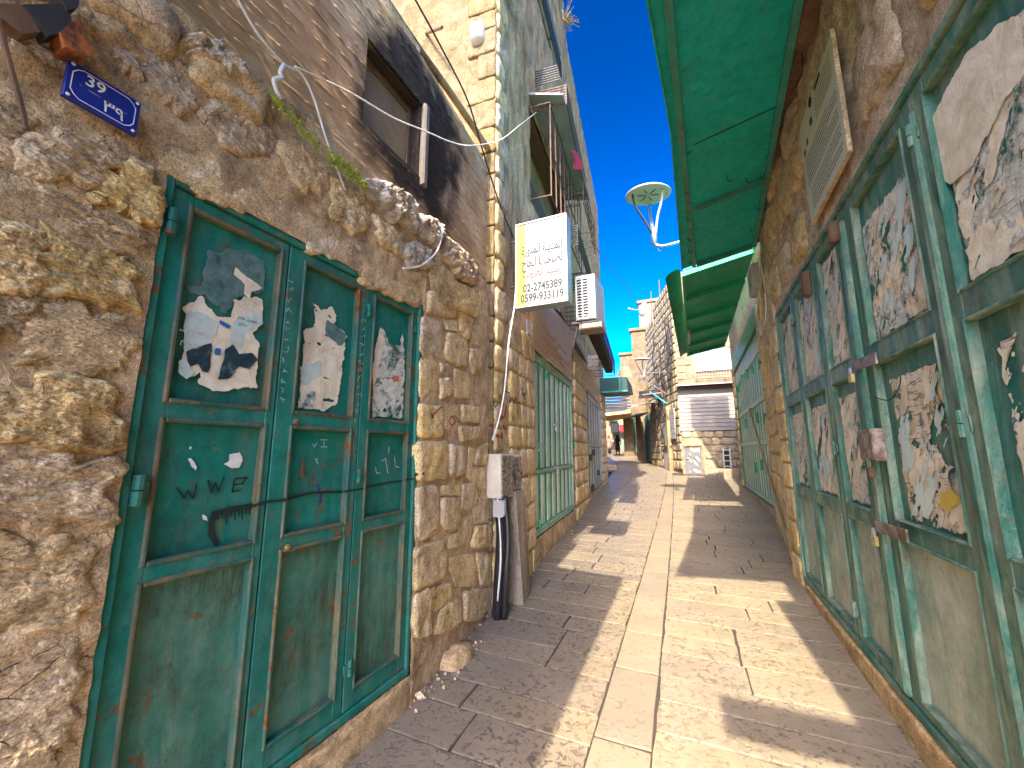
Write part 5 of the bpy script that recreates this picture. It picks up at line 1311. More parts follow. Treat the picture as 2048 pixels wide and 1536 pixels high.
# cut stone courses of the upper wall
rq = random.Random(4); v = 4.28; k = 0
nwin = (FAC.px((1388, 705))[0], FAC.px((1460, 705))[0], FAC.px((1420, 742))[1], FAC.px((1420, 700))[1])
print('nwin', nwin)
while v < ZF - .05:
    hh = .30; u = FX0 + (0 if k % 2 else -.2)
    while u < 2.4:
        ww = rq.uniform(.42, .6); a_, b_ = max(u, FX0), min(u + ww, 2.6)
        if b_ - a_ > .1 and not (a_ < nwin[1] and b_ > nwin[0] and v + hh > nwin[2] and v < nwin[3]):
            make('stone', *(lambda m: (m.V, m.F))(MB().bbox(FAC, a_ + .006, b_ - .006, v + .006, v + hh - .006, -.02, .035 + rq.uniform(0, .012), .012)), M['pale_cut'], f1)
        u += ww
    v += hh; k += 1
v = .62; k = 0                                   # rubble courses of the lower wall
gd = (FAC.px((1369, 900))[0], FAC.px((1402, 900))[0], FAC.px((1385, 950))[1], FAC.px((1385, 893))[1])
print('gd', gd)
while v < 2.7:
    hh = rq.uniform(.24, .34); u = FX0
    while u < 1.9:
        ww = rq.uniform(.28, .5); a_, b_ = u, min(u + ww, 2.0)
        if not (a_ < gd[1] + .08 and b_ > gd[0] - .08 and v < gd[3] + .08):
            V, F = stone_mesh(FAC, [(a_ + .01, v), (b_ - .01, v), (b_ - .01, v + hh - .015), (a_ + .01, v + hh - .015)], .035, 1000 + k, n=16, rings=4, amp=.4, freq=6, power=7, w0=.015)
            make('stone', V, F, M['pale_far'], f1, True); k += 1
        u += ww
    v += hh
# board siding
sv0, sv1 = FAC.px((1352, 862))[1], FAC.px((1352, 782))[1]
print('siding', sv0, sv1)
nb = 11; sh = (sv1 - sv0) / nb
for i in range(nb):
    a_ = sv0 + i * sh
    MB().hexa([FAC.P(uu, vv, ww) for (vv, ww) in ((a_, .05), (a_ + sh + .008, .05)) for uu in (FX0 - .02, 2.2)] + [FAC.P(FX0 - .02, a_, .088), FAC.P(2.2, a_, .088), FAC.P(FX0 - .02, a_ + sh - .004, .066), FAC.P(2.2, a_ + sh - .004, .066)]).build('siding_board', M['siding'], f1)
mb = MB(); mb.bbox(FAC, FX0 - .02, 2.2, sv1 + .01, sv1 + .17, .06, .12, .01); mb.build('trim_board', M['brown'], f1)
mb = MB(); mb.hexa([FAC.P(uu, vv, ww) for (vv, ww) in ((sv1 + .20, .0), (sv1 + .25, .0)) for uu in (FX0 - .05, 2.3)] + [FAC.P(FX0 - .05, sv1 + .14, .45), FAC.P(2.3, sv1 + .14, .45), FAC.P(FX0 - .05, sv1 + .18, .45), FAC.P(2.3, sv1 + .18, .45)]); mb.build('eaves_sheet', M['grey_sheet'], f1)
# grey door
mb = MB(); mb.bbox(FAC, gd[0] - .07, gd[0], gd[2] - .02, gd[3] + .06, .0, .10); mb.bbox(FAC, gd[1], gd[1] + .07, gd[2] - .02, gd[3] + .06, .0, .10); mb.bbox(FAC, gd[0], gd[1], gd[3], gd[3] + .06, .0, .10); dg_ = mb.build('door', M['pale_cut'], f1)
mb = MB(); mb.box(FAC, gd[0], gd[1], gd[2], gd[3], .0, .05); mb.build('leaf', flat_mat('grey door', (0.12, 0.12, 0.125), .6, .4, 5), dg_)
sheet(FAC, gd[0], gd[1], gd[2], gd[3], .054, sheetcov(gd[0] + .05, gd[1] - .05, gd[2] + .1, gd[3] - .05, 81, -.12, freq=8), M['marble'], 'poster', dg_, .02, .002, 81)
mb = MB(); mb.bbox(FAC, gd[0] + .06, gd[0] + .18, gd[2] + .62, gd[2] + .66, .05, .09, .006); mb.build('handle', M['iron'], dg_)
# dark side gate
ga = (FAC.px((1446, 920))[0], FAC.px((1462, 920))[0], FAC.px((1450, 957))[1], FAC.px((1450, 897))[1])
mb = MB(); mb.box(FAC, ga[0], ga[1], ga[2], ga[3], .0, .06); go = mb.build('side_gate', M['dark'], f1)
mb = MB()
for t_ in np.linspace(0.05, .95, 6): vv = ga[2] + (ga[3] - ga[2]) * t_; mb.bbox(FAC, ga[0], ga[1], vv - .02, vv + .02, .06, .10, .004)
mb.bbox(FAC, ga[0], ga[0] + .05, ga[2], ga[3], .06, .11); mb.bbox(FAC, ga[1] - .05, ga[1], ga[2], ga[3], .06, .11); mb.build('gate_bars', M['steel'], go)
# upper barred window
wn_ = far_window(FAC, *nwin, f1, mat=M['glass_blue'], mull=2, w=.02)
mb = MB()
for k in range(14): uu = nwin[0] + (nwin[1] - nwin[0]) * k / 13; mb.tube([FAC.P(uu, nwin[2] - .35, .25), FAC.P(uu, nwin[3], .25)], .008, 5)
mb.build('bars', M['white'], wn_)
mb = MB()
for vv in (nwin[2] - .35, nwin[2] - .22, nwin[2] - .1): mb.tube([FAC.P(nwin[0], vv, 0), FAC.P(nwin[0], vv, .25), FAC.P(nwin[1], vv, .25), FAC.P(nwin[1], vv, 0)], .012, 5)
mb.build('rails', M['iron_rusty'], wn_)
# platform before the facade
pl = MB(); a_, b_ = ong((1405, 958)), ong((1495, 985))
PLF = Frame((0, 17.4, 0), (1, 0, 0), (0, -1, 0))
pl.bbox(PLF, gd[1] + .05, 2.1, .3, .92, -1.0, .25, .02)
tag(pl.build('stone_platform', M['pale_far']), 'low grey stone platform right of the grey door', 'platform')
# side walls running back up the street
WS1 = wallframe((-0.60, 18.5), (-1.67, 21.9), -1); WS2 = wallframe((-1.67, 21.9), (-2.35, 24.3), -1)
for i, (w_, top) in enumerate(((WS1, ZF), (WS2, 8.6))):
    wall_grid(w_, 0, w_.L, .5, top, .12, .05, 63 + i, M['pale_far'], 'side_wall', f1)
    k = 0; v = .8; rq = random.Random(20 + i)
    while v < top - .4:
        hh = rq.uniform(.3, .42); u = .02
        while u < w_.L - .1:
            ww = min(rq.uniform(.3, .6), w_.L - u)
            V, F = stone_mesh(w_, [(u + .012, v), (u + ww - .012, v), (u + ww - .012, v + hh - .02), (u + .012, v + hh - .02)], .03, 1100 + k + 300 * i, n=16, rings=4, amp=.6, freq=5, power=8, w0=.02)
            make('stone', V, F, M['pale_far'], f1, True); u += ww; k += 1
        v += hh
    core = MB(); core.box(w_, .02, w_.L, .3, top - .02, -3, -.08); core.build('core_wall', M['pale_cut'], f1)
# grey sheet and column on the corner of the side wall
mb = MB()
for k in range(6): a_, b_ = .35, 1.15; vv = 2.1 + k * .22; mb.bbox(WS1, a_, b_, vv, vv + .21, .10, .14, .01)
mb.build('patched_sheet', M['grey_sheet'], f1)
mb = MB(); mb.bbox(WS1, 1.3, 1.55, .6, 3.6, .05, .22, .03); mb.build('pilaster', M['pale_cut'], f1)
mb = MB(); mb.bbox(WS1, 1.7, 2.5, .75, 2.9, .06, .13, .01); mb.build('side_door', M['grey_sheet'], f1)
# tangle of cables and pipes on the side wall
rr = random.Random(77)
tg = MB()
for k in range(26):
    a_ = (rr.uniform(.1, WS1.L), rr.uniform(2.6, 8.0)); p = [WS1.P(a_[0], a_[1], .12)]
    for j in range(4): a_ = (min(max(a_[0] + rr.uniform(-.6, .6), .05), WS1.L), a_[1] - rr.uniform(.1, 1.1)); p.append(WS1.P(a_[0], max(a_[1], 1.8), rr.uniform(.08, .25)))
    tg.tube(spline(p, 4), rr.uniform(.012, .03), 5)
tag(tg.build('cable_tangle', M['iron']), 'tangle of dark cables and pipes down the sunlit side wall at the bend', 'cables', kind='stuff')

# houses behind
def block(name, label, pxs, Y, depth, mat, zbase=0.0, roofmat=None, win=()):
    a = ony(pxs[0], Y); b = ony(pxs[1], Y)
    t = empty(name, ((a[0] + b[0]) / 2, Y, 0), label, 'house')
    fr = Frame((a[0], Y, 0), (1, 0, 0), (0, -1, 0))
    wall_grid(fr, 0, b[0] - a[0], zbase, a[2], .4, .05, int(Y * 3), mat, 'wall', t)
    mb = MB(); mb.box(fr, .02, b[0] - a[0], zbase, a[2] - .02, -depth, -.08); mb.build('core_wall', mat, t)
    mb = MB(); mb.bbox(fr, -.12, b[0] - a[0] + .12, a[2], a[2] + .22, -depth, .12, .04); mb.build('parapet', roofmat or mat, t)
    for (p0, p1) in win:
        q0 = fr.px(p0); q1 = fr.px(p1); far_window(fr, min(q0[0], q1[0]), max(q0[0], q1[0]), min(q0[1], q1[1]), max(q0[1], q1[1]), t, w=.04)
    return t, fr
block('stone_house', 'tallest pale yellow house on the skyline with a flat parapet', ((1277, 608), (1345, 608)), 29.0, 5, M['pale_cut'], win=(((1285, 640), (1295, 665)),))
block('stone_house', 'small pale flat roofed house left of the skyline', ((1262, 664), (1292, 664)), 27.0, 1.5, M['pale_wall'])
hx, frx = block('stone_house', 'low pale house wall above the terracotta hood', ((1240, 712), (1275, 712)), 33.0, 5, M['pale_wall'], win=(((1248, 735), (1256, 755)),))

# roof rods and satellite dish
rods = MB()
for (xa, ya, yb, Y) in ((1304, 692, 583, 24), (1320, 612, 560, 24), (1330, 600, 578, 20)):
    rods.tube([ony((xa, ya), Y), ony((xa - 2, yb), Y)], .03, 5)
tag(rods.build('roof_rods', M['iron_rusty']), 'thin rusty reinforcing rods standing above the pale roof', 'rods')
dc = ony((1284, 618), 23.5); dish = empty('satellite_dish', dc, 'white satellite dish on the roof edge against the sky', 'satellite dish')
mb = MB(); mb.lathe(dc, [(0.02, .10), (.20, .08), (.34, .02), (.42, -.06), (.43, -.06), (.35, .0), (.2, .05), (.02, .06)], 20, (-.8, -.6, .15)); mb.build('reflector', M['white'], dish, True)
mb = MB(); mb.tube([dc, dc + np.array([-.35, -.3, -.10]), dc + np.array([-.62, -.4, -.02])], .02, 6); mb.lathe(dc + np.array([-.62, -.4, -.02]), [(.05, 0), (.06, .06), (.03, .1)], 10, (-.8, -.6, .15)); mb.tube([dc, dc + np.array([.1, .1, -.9])], .03, 6); mb.build('feed_arm', M['white'], dish)

# far right side of the street: shops in shade, walls up to the bend
WF1 = wallframe((-2.35, 24.3), (-3.35, 29.5), -1); WF2 = wallframe((-3.35, 29.5), (-5.75, 37.5), -1)
f2 = empty('shop_row', (-3, 27, 0), 'row of shaded shops with dark striped shutters under canopies up the street', 'shops')
for i, w_ in enumerate((WF1, WF2)):
    wall_grid(w_, 0, w_.L, .7, 5.4, .25, .04, 66 + i, M['render_grey'], 'wall', f2)
    core = MB(); core.box(w_, .0, w_.L, .3, 5.38, -3, -.08); core.build('core_wall', M['dark'], f2)
def shutter(fr, u0, u1, v0, v1, mat, house, n=9, lab=None):
    mb = MB(); mb.box(fr, u0, u1, v0, v1, .0, .06); s = mb.build('shutter', mat, house)
    mb = MB()
    for k in range(n): uu = u0 + (u1 - u0) * (k + .5) / n; mb.bbox(fr, uu - (u1 - u0) / n * .25, uu + (u1 - u0) / n * .25, v0 + .05, v1 - .05, .06, .12, .02)
    mb.build('ribs', mat, s)
    if lab: s['label'] = lab
shutter(WF1, .2, 2.6, 1.0, 3.7, M['teal_blue'], f2, 10); shutter(WF1, 2.9, 4.9, 1.1, 3.8, M['grey_sheet'], f2, 7)
shutter(WF2, .4, 2.4, 1.25, 4.0, M['grey_sheet'], f2, 7); shutter(WF2, 3.2, 6.6, 1.35, 4.1, M['teal_blue'], f2, 4, 'petrol blue door leaf')

# canopies and clutter over the far street
def slab(name, label, cat, pts8, mat): return tag(MB().hexa(pts8).build(name, mat), label, cat)
def awn(px4, Y0, Y1, mat, label, name='shop_canopy', thick=.06, wall=None):
    """px4: two lower points at Y0 (near) and two at Y1 (far)"""
    a = ony(px4[0], Y0); b = ony(px4[1], Y0); c = ony(px4[2], Y1); d = ony(px4[3], Y1)
    up = np.array([0, 0, thick]); return slab(name, label, 'awning', [a, b, c, d, a + up, b + up, c + up, d + up], mat)
# petrol green canopy on the left
t = empty('shop_canopy', (-2.6, 14, 4), 'petrol green box canopy on the left above the far street', 'awning')
fr_ = Frame((0, 13.6, 0), (1, 0, 0), (0, -1, 0)); a = fr_.px((1196, 757)); b = fr_.px((1256, 783))
mb = MB(); mb.hexa([fr_.P(a[0] - .1, b[1], 0), fr_.P(b[0], b[1], 0), fr_.P(a[0] - .1, b[1] + .12, -2.0), fr_.P(b[0] - .1, b[1] + .12, -2.0), fr_.P(a[0] - .1, a[1], 0), fr_.P(b[0] - .03, a[1], 0), fr_.P(a[0] - .1, a[1], -2.0), fr_.P(b[0] - .15, a[1], -2.0)]); mb.build('sheet', M['teal_blue'], t)
mb = MB(); mb.bbox(fr_, a[0], b[0], b[1] - .0, b[1] + .05, .003, .03); mb.bbox(fr_, b[0] - .28, b[0] - .23, b[1] + .05, a[1], .003, .03); mb.build('rim', M['canopy_frame'], t)
# grey ribbed panel below it
t = empty('ribbed_awning', (-2.6, 17, 4), 'grey ribbed awning hanging below the petrol green canopy', 'awning')
fr_ = Frame((0, 17.5, 0), (1, 0, 0), (0, -1, 0)); a = fr_.px((1204, 786)); b = fr_.px((1262, 818))
for k in range(6):
    h_ = (a[1] - b[1]) / 6; mb = MB(); mb.bbox(fr_, a[0], b[0], b[1] + k * h_ + .01, b[1] + (k + 1) * h_, -.06 + .08 * k, .02 + .08 * k, .02); mb.build('slat', M['grey_sheet'], t)
a_ = ony((1235, 752), 14.5); tag(MB().hexa([ony(p, Y) for Y in (14.2, 15.2) for p in ((1233, 753), (1264, 753), (1240, 738), (1260, 738))]).build('terracotta_hood', M['terracotta']), 'terracotta coloured hood jutting out over the left canopies', 'hood')
for (px4, Y0, Y1, mt, lb) in (
    (((1208, 826), (1252, 822), (1215, 822), (1250, 818)), 21, 24, M['grey_sheet'], 'grey sheet awning low over the far left shops'),
    (((1262, 832), (1296, 826), (1256, 836), (1280, 834)), 24, 27, M['teal_blue'], 'dark petrol awning over the shaded far shops'),
    (((1258, 815), (1310, 806), (1266, 812), (1310, 806)), 21.5, 23.5, M['grey_sheet'], 'pale grey sheet propped over the middle of the far street'),
    (((1278, 797), (1322, 795), (1278, 785), (1322, 780)), 20.5, 20.9, M['black'], 'black board hanging across the far street below the second lamp')):
    awn(px4, Y0, Y1, mt, lb)
mb = MB(); p_ = [ony((1212, 832), 30), ony((1262, 826), 30), ony((1212, 842), 34), ony((1262, 838), 34)]; mb.hexa(p_ + [p + np.array([0, 0, .8]) for p in p_]); tag(mb.build('street_arch', M['render_grey']), 'dark beam spanning the street above the walking figures', 'arch')
for i, (pa, pb, Ya, Yb, mt) in enumerate((((1258, 793), (1345, 783), 21, 20, 'pink'), ((1300, 784), (1335, 808), 20, 19, 'teal'), ((1268, 748), (1348, 743), 20, 19, 'w'))):
    mb = MB(); mb.tube([ony(pa, Ya), ony(pb, Yb)], .03, 6); tag(mb.build('street_pole', {'pink': M['terracotta'], 'teal': M['turquoise'], 'w': M['steel']}[mt]), {'pink': 'thin reddish pole spanning the far street', 'teal': 'pale turquoise pole slanting across the far street', 'w': 'thin metal rail spanning above the second lamp bracket'}[mt], 'pole')

# market at the end of the street
m1 = empty('market_stall', (-7.3, 41, 1.4), 'bright market stall with green and yellow cloths at the far end', 'market stall')
FM = Frame((0, 41, 0), (1, 0, 0), (0, -1, 0))
def pr(fr, p0, p1): a = fr.px(p0); b = fr.px(p1); return min(a[0], b[0]), max(a[0], b[0]), min(a[1], b[1]), max(a[1], b[1])
for (p0, p1, mt, nm, w0_) in (((1208, 832), (1258, 905), M['pale_cut'], 'back_wall', -.5), ((1216, 832), (1234, 842), M['green_light'], 'cloth', .1), ((1238, 832), (1253, 850), M['yellow'], 'cloth', .15), ((1240, 851), (1254, 864), M['red_cloth'], 'cloth', .3),
                        ((1222, 848), (1240, 866), M['black'], 'hanging_clothes', .3), ((1247, 882), (1256, 900), M['turquoise'], 'cloth', .5), ((1214, 884), (1238, 900), M['dark'], 'table', .6)):
    a_, b_, c_, d_ = pr(FM, p0, p1); mb = MB(); mb.bbox(FM, a_, b_, c_, d_, w0_ - .1, w0_, .05); mb.build(nm, mt, m1)

# ------------------------------------------------------------------ people
def person(loc, height, pts, edges, radii, mat, label, extra):
    t = empty('person', loc, label, 'person')
    me = bpy.data.meshes.new('body'); me.from_pydata([tuple(np.array(p) * height) for p in pts], edges, [])
    o = bpy.data.objects.new('tmp', me); COL.objects.link(o)
    sk = o.modifiers.new('s', 'SKIN'); sv = me.skin_vertices[0].data
    for i, r_ in enumerate(radii): sv[i].radius = (r_[0] * height, r_[1] * height); sv[i].use_root = (i == 0)
    o.modifiers.new('d', 'SUBSURF').levels = 2
    dg = bpy.context.evaluated_depsgraph_get(); dg.update(); m2 = bpy.data.meshes.new_from_object(o.evaluated_get(dg))
    bpy.data.objects.remove(o); m2.materials.clear(); m2.materials.append(mat); m2.shade_smooth()
    b = bpy.data.objects.new('body', m2); COL.objects.link(b); b.parent = t
    for (nm, mb, mt) in extra: 
        q_ = make(nm, np.array(mb.V) * height + np.array(loc), mb.F, mt, t, True)
    return t
BP = [(0,0,.53),(0,0,.64),(0,.01,.76),(0,.01,.83),(0,0,.875),(0,-.01,.94),(-.11,.01,.80),(-.15,.0,.64),(-.13,-.05,.50),(.11,.01,.80),(.16,.0,.64),(.14,.02,.49),(-.055,0,.50),(-.06,-.04,.27),(-.06,.02,.05),(-.06,-.07,.02),(.055,0,.50),(.06,.03,.27),(.06,.08,.06),(.06,.0,.02)]
BE = [(0,1),(1,2),(2,3),(3,4),(4,5),(3,6),(6,7),(7,8),(3,9),(9,10),(10,11),(0,12),(12,13),(13,14),(14,15),(0,16),(16,17),(17,18),(18,19)]
BR = [(.085,.07),(.075,.06),(.09,.065),(.06,.05),(.032,.032),(.058,.062),(.04,.035),(.028,.028),(.02,.02),(.04,.035),(.028,.028),(.02,.02),(.06,.06),(.038,.038),(.024,.026),(.024,.018),(.06,.06),(.038,.038),(.024,.026),(.024,.018)]
skirt = MB(); skirt.lathe((0, 0, .22), [(.115, 0), (.12, .1), (.12, .2), (.10, .33), (.105, .45), (.125, .56), (.09, .61), (.05, .64)], 16)
veil = MB(); veil.lathe((0, 0.0, .80), [(.10, 0), (.085, .06), (.068, .10), (.072, .15), (.055, .195), (.02, .212)], 14)
pl_ = ong((1236, 911)); person(pl_, 1.66, BP, BE, BR, M['black'], 'person in a black knee length coat and head covering walking up the street', [('coat', skirt, M['black']), ('head_scarf', veil, M['black'])])
skirt2 = MB(); skirt2.lathe((0, 0, .30), [(.10, 0), (.12, .1), (.12, .2), (.10, .3), (.115, .42), (.13, .50), (.09, .53), (.05, .56)], 16)
pl_ = ong((1219, 908)) + np.array([0, 0, 0]); person(pl_, 1.62, BP, BE, BR, M['skin'], 'person in a pink top standing left of the one in black', [('coat', skirt2, M['pink_cloth']), ('trousers', (lambda m: m.lathe((0, 0, .03), [(.08, 0), (.09, .15), (.10, .30), (.08, .36)], 12))(MB()), M['black']), ('head_scarf', veil, M['red_cloth'])])

# ------------------------------------------------------------------ small things, left side
# house number plate
np_c = [WL1.px(p, .075) for p in ((137, 112), (282, 212), (268, 284), (128, 176))]
u0_, u1_, v0_, v1_ = .432, .622, 2.675, 2.815
NF = Frame(WL1.P(0, 0, .07), WL1.u, WL1.n)
q_ = [NF.px(p) for p in ((137, 112), (282, 212), (268, 284), (128, 176))]; print('plate', q_)
pu0, pu1 = (q_[0][0] + q_[3][0]) / 2, (q_[1][0] + q_[2][0]) / 2; pv0, pv1 = (q_[2][1] + q_[3][1]) / 2, (q_[0][1] + q_[1][1]) / 2
npl = empty('house_number_plate', NF.P(pu0, pv0, 0), 'blue enamel plate with white 39 beside the top of the teal door', 'number plate')
mb = MB(); mb.bbox(NF, pu0, pu1, pv0, pv1, -.012, .004, .002); mb.build('plate', M['blue'], npl)
st = []; i_ = .012; c_ = .022
bx = [(pu0 + i_ + c_, pv0 + i_), (pu1 - i_ - c_, pv0 + i_), (pu1 - i_ - c_ * .4, pv0 + i_ + c_ * .4), (pu1 - i_, pv0 + i_ + c_), (pu1 - i_, pv1 - i_ - c_), (pu1 - i_ - c_ * .4, pv1 - i_ - c_ * .4), (pu1 - i_ - c_, pv1 - i_), (pu0 + i_ + c_, pv1 - i_), (pu0 + i_ + c_ * .4, pv1 - i_ - c_ * .4), (pu0 + i_, pv1 - i_ - c_), (pu0 + i_, pv0 + i_ + c_), (pu0 + i_ + c_ * .4, pv0 + i_ + c_ * .4), (pu0 + i_ + c_, pv0 + i_)]
mid = [(pu0 + .03, (pv0 + pv1) / 2 - .002), (pu1 - .03, (pv0 + pv1) / 2 - .006)]
sheet(NF, pu0, pu1, pv0, pv1, .0048, stroke_fn([bx], .0013, 1, 0), M['paint_white'], 'border', npl, .0015, 0)
sheet(NF, pu0, pu1, pv0, pv1, .0048, stroke_fn([mid], .0006, 1, 0), M['paint_white'], 'divider', npl, .0015, 0)
hgt = pv1 - pv0
text(NF, '39', pu0 + (pu1 - pu0) * .36, pv0 + hgt * .71, hgt * .40, .0052, M['paint_white'], 'number', npl, bold=.01)
text(NF, '\u0663\u0669', pu0 + (pu1 - pu0) * .64, pv0 + hgt * .30, hgt * .42, .0052, M['paint_white'], 'number', npl, bold=.01)
for (a_, b_) in ((pu0 + .010, pv0 + .010), (pu1 - .010, pv0 + .010), (pu0 + .010, pv1 - .010), (pu1 - .010, pv1 - .010)):
    mb = MB(); mb.lathe(NF.P(a_, b_, .003), [(.005, 0), (.005, .003), (.002, .004)], 10, NF.n); mb.build('screw', M['paint_white'], npl)

# rusty fitting, top left
RFX = Frame(WL1.P(0, 0, .16), WL1.u, WL1.n)
def rpx(p): return RFX.px(p)
rb = empty('rusty_bracket', RFX.P(*rpx((130, 40)), 0), 'orange rusted iron bracket with peeling teal end, top left corner', 'bracket')
for nm, pts, mt, a_, b_ in (('arm', [(0, -12), (60, -8), (98, 48), (62, 52), (20, 20)], M['rust'], -.12, -.05), ('plate', [(130, 55), (170, 20), (178, 60), (200, 90), (188, 105), (140, 85)], flat_mat('orange rust', (0.36, 0.10, 0.015), .8, .8, 22, dark=(0.05, .02, .01)), -.12, -.03),
                            ('arm', [(60, -5), (150, -5), (160, 50), (110, 60)], M['iron'], -.12, -.04), ('end_cap', [(125, -25), (172, -28), (166, 6), (146, 10)], M['iron'], -.09, -.03)):
    mb = MB(); mb.prism(RFX, [rpx(p) for p in pts], a_, b_); mb.build(nm, mt, rb)
mb = MB(); mb.tube(spline([RFX.P(*rpx(p), -.06) for p in ((5, -30), (30, 80), (60, 190), (72, 245))], 5), .007, 6); tag(mb.build('rusty_rod', M['rust']), 'thin brown rusty rod hanging on the rubble wall left of the number plate', 'rod')

# cables
def cable(name, pts, r, mat, label, n=6, cat='cable'):
    mb = MB(); mb.tube(spline(pts, n), r, 6); return tag(mb.build(name, mat, None, True), label, cat)
c1b = lambda p, w: WL1B.P(*WL1B.px(p, w), w)
c1 = lambda p, w: WL1.P(*WL1.px(p, w), w)
c2 = lambda p, w: WL2.P(*WL2.px(p, w), w)
cable('cable', [c1(p, .05) for p in ((445, -60), (510, 60), (568, 128), (600, 145), (625, 190), (650, 270), (668, 320), (690, 380))], .006, M['cable_white'], 'white cable looping down from the concrete wall to the cap stones')
cable('cable', [c1(p, .02) for p in ((590, 133), (700, 185), (785, 235), (850, 262), (905, 285), (944, 291))] + [c2(p, .06) for p in ((1000, 280), (1040, 250), (1085, 215))], .005, M['cable_white'], 'long thin white cable sagging across the soot stained window')
cable('cable', [c1(p, .07) for p in ((568, 130), (560, 145), (564, 155), (548, 160), (552, 180), (562, 200))], .010, M['cable_white'], 'bundled white cable end on the ledge by the moss')
cable('cable', [c1(p, .10) for p in ((885, 455), (882, 480), (870, 508), (840, 532), (805, 537))], .006, M['cable_white'], 'short white cable curling over the cap stones')
cable('cable', [c1((820, -20), .0), c1((880, 90), .0), c1((935, 200), .02)] + [c2(p, .03) for p in ((965, 300), (1000, 410), (1028, 478))], .008, M['cable_black'], 'black cable running from the coping down to the hanging sign')
cable('cable', [c2(p, .10) for p in ((1036, 470), (1030, 600), (1018, 680), (1010, 770), (1000, 830), (985, 880))], .008, M['cable_white'], 'white cable dropping from the hanging sign to the meter boxes')
cable('cable', [ony(p, Y) for p, Y in (((1180, 480), 10), ((1230, 545), 16), ((1280, 612), 23))], .012, M['cable_black'], 'thin black cable crossing the sky to the satellite dish')
for k in range(5):
    cable('cable', [c2((1108 + k * 3, 615 + k * 2), .15 + .03 * k), c2((1125 + 2 * k, 650), .2), c2((1148, 680 + 3 * k), .15)] + [WL3.P(*WL3.px(p, .1), .1) for p in ((1160, 700 + 3 * k), (1175, 728))], .009, M['cable_black'], ['uppermost', 'second', 'third', 'fourth', 'lowest'][k] + ' of the black cables bunched over the shop board under the air conditioner')
mb = MB(); mb.tube([c1((820, 70), -.1) + 0 * WL1.n, c1((886, 56), .0)], .012, 6); 
q0 = END.P(*END.px((852, 66), .02), .02); q1 = END.P(*END.px((884, 55), .35), .35)
tag(MB().tube([q0, q1], .018, 6).build('iron_stub', M['rust']), 'rusty iron stub poking out of the sunlit end wall', 'iron rod')

# moss on the ledge and dry tuft on the roof
mo = MB(); rr = random.Random(2)
for (xa, ya, xb, yb, n_) in ((540, 190, 640, 300, 160), (655, 310, 735, 375, 330)):
    for k in range(n_):
        t_ = rr.random(); p = c1((xa + (xb - xa) * t_ + rr.gauss(0, 3), ya + (yb - ya) * t_ + rr.gauss(0, 7)), .085 + rr.uniform(-.02, .03))
        for j in range(3):
            d_ = np.array([rr.uniform(-.3, 1), rr.uniform(-1, 1), rr.uniform(0, 1)]) * .016; s_ = np.array([rr.uniform(-1, 1), rr.uniform(-1, 1), rr.uniform(-1, 1)]) * .008
            mo.add([p, p + s_, p + d_], [(0, 1, 2)])
tag(mo.build('moss', M['moss']), 'strip of bright yellow green moss on the ledge below the concrete storey', 'moss', kind='stuff')
tf = MB(); bc = WL3.P(*WL3.px((1128, 45), .1), .1)
for k in range(70):
    d_ = np.array([rr.uniform(-.1, 1), rr.uniform(-1, 1), rr.uniform(-.2, 1)]) * rr.uniform(.15, .4); tf.tube([bc, bc + d_ * .6, bc + d_ + [0, 0, -.05]], .006, 3)
tag(tf.build('dry_tuft', M['dry_grass']), 'dry grass tuft growing from the top of the tall house', 'plant', kind='stuff')

# hanging light box sign
SY = 3.80
SF = Frame((0, SY, 0), (1, 0, 0), (0, -1, 0))
sg = [SF.px(p) for p in ((1030, 447), (1130, 430), (1140, 605), (1032, 615))]; print('sign', sg)
sx0, sx1, sz0, sz1 = (sg[0][0] + sg[3][0]) / 2, (sg[1][0] + sg[2][0]) / 2, (sg[2][1] + sg[3][1]) / 2, (sg[0][1] + sg[1][1]) / 2
hs = empty('hanging_sign', (sx0, SY, sz0), 'white and yellow hanging light box sign with arabic lines and two phone numbers', 'sign')
mb = MB(); t_ = .018
for (a_, b_, c_, d_) in ((sx0, sx0 + t_, sz0, sz1), (sx1 - t_, sx1, sz0, sz1), (sx0 + t_, sx1 - t_, sz1 - t_, sz1), (sx0 + t_, sx1 - t_, sz0, sz0 + t_)): mb.bbox(SF, a_, b_, c_, d_, -.14, .01, .003)
mb.build('frame', M['steel'], hs)
yb_ = sx0 + (sx1 - sx0) * .20
mb = MB(); mb.box(SF, yb_, sx1 - t_, sz0 + t_, sz1 - t_, -.12, .0); mb.build('face', M['sign_white'], hs)
mb = MB(); mb.box(SF, sx0 + t_, yb_ - .0005, sz0 + t_, sz1 - t_, -.12, -.0004); mb.build('yellow_band', M['sign_yellow'], hs)
cxs = (sx0 + sx1) / 2 + .012; Hs = sz1 - sz0; Ws = sx1 - sx0
for (s_, fy, hh, ww, mt, b_) in ((arab('سوق حروب'), .87, .10, .70, M['ink_faded'], .0), (arab('المدينة المنورة'), .66, .15, .84, M['ink'], .014), (arab('لصاحبها الحاج'), .51, .15, .84, M['ink'], .014), (arab('رشيد العروب'), .385, .13, .80, M['ink_red'], .012),
                                 ('02-2745389', .215, .125, .80, M['ink'], .012), ('0599-933119', .10, .125, .88, M['ink'], .012)):
    text(SF, s_, cxs + (.0 if ww < .88 else -.005), sz0 + Hs * fy, Hs * hh, .0012, mt, 'lettering', hs, width=Ws * ww * .93, bold=b_ * (2.4 if s_[0] == '0' else 1.7))
mb = MB(); mb.tube([(sx0 - .06, SY, sz1 - .20), (sx0, SY, sz1 - .20)], .012, 6); mb.tube([(sx0 - .06, SY, sz0 + .25), (sx0, SY, sz0 + .25)], .012, 6); mb.build('bracket', M['iron'], hs)

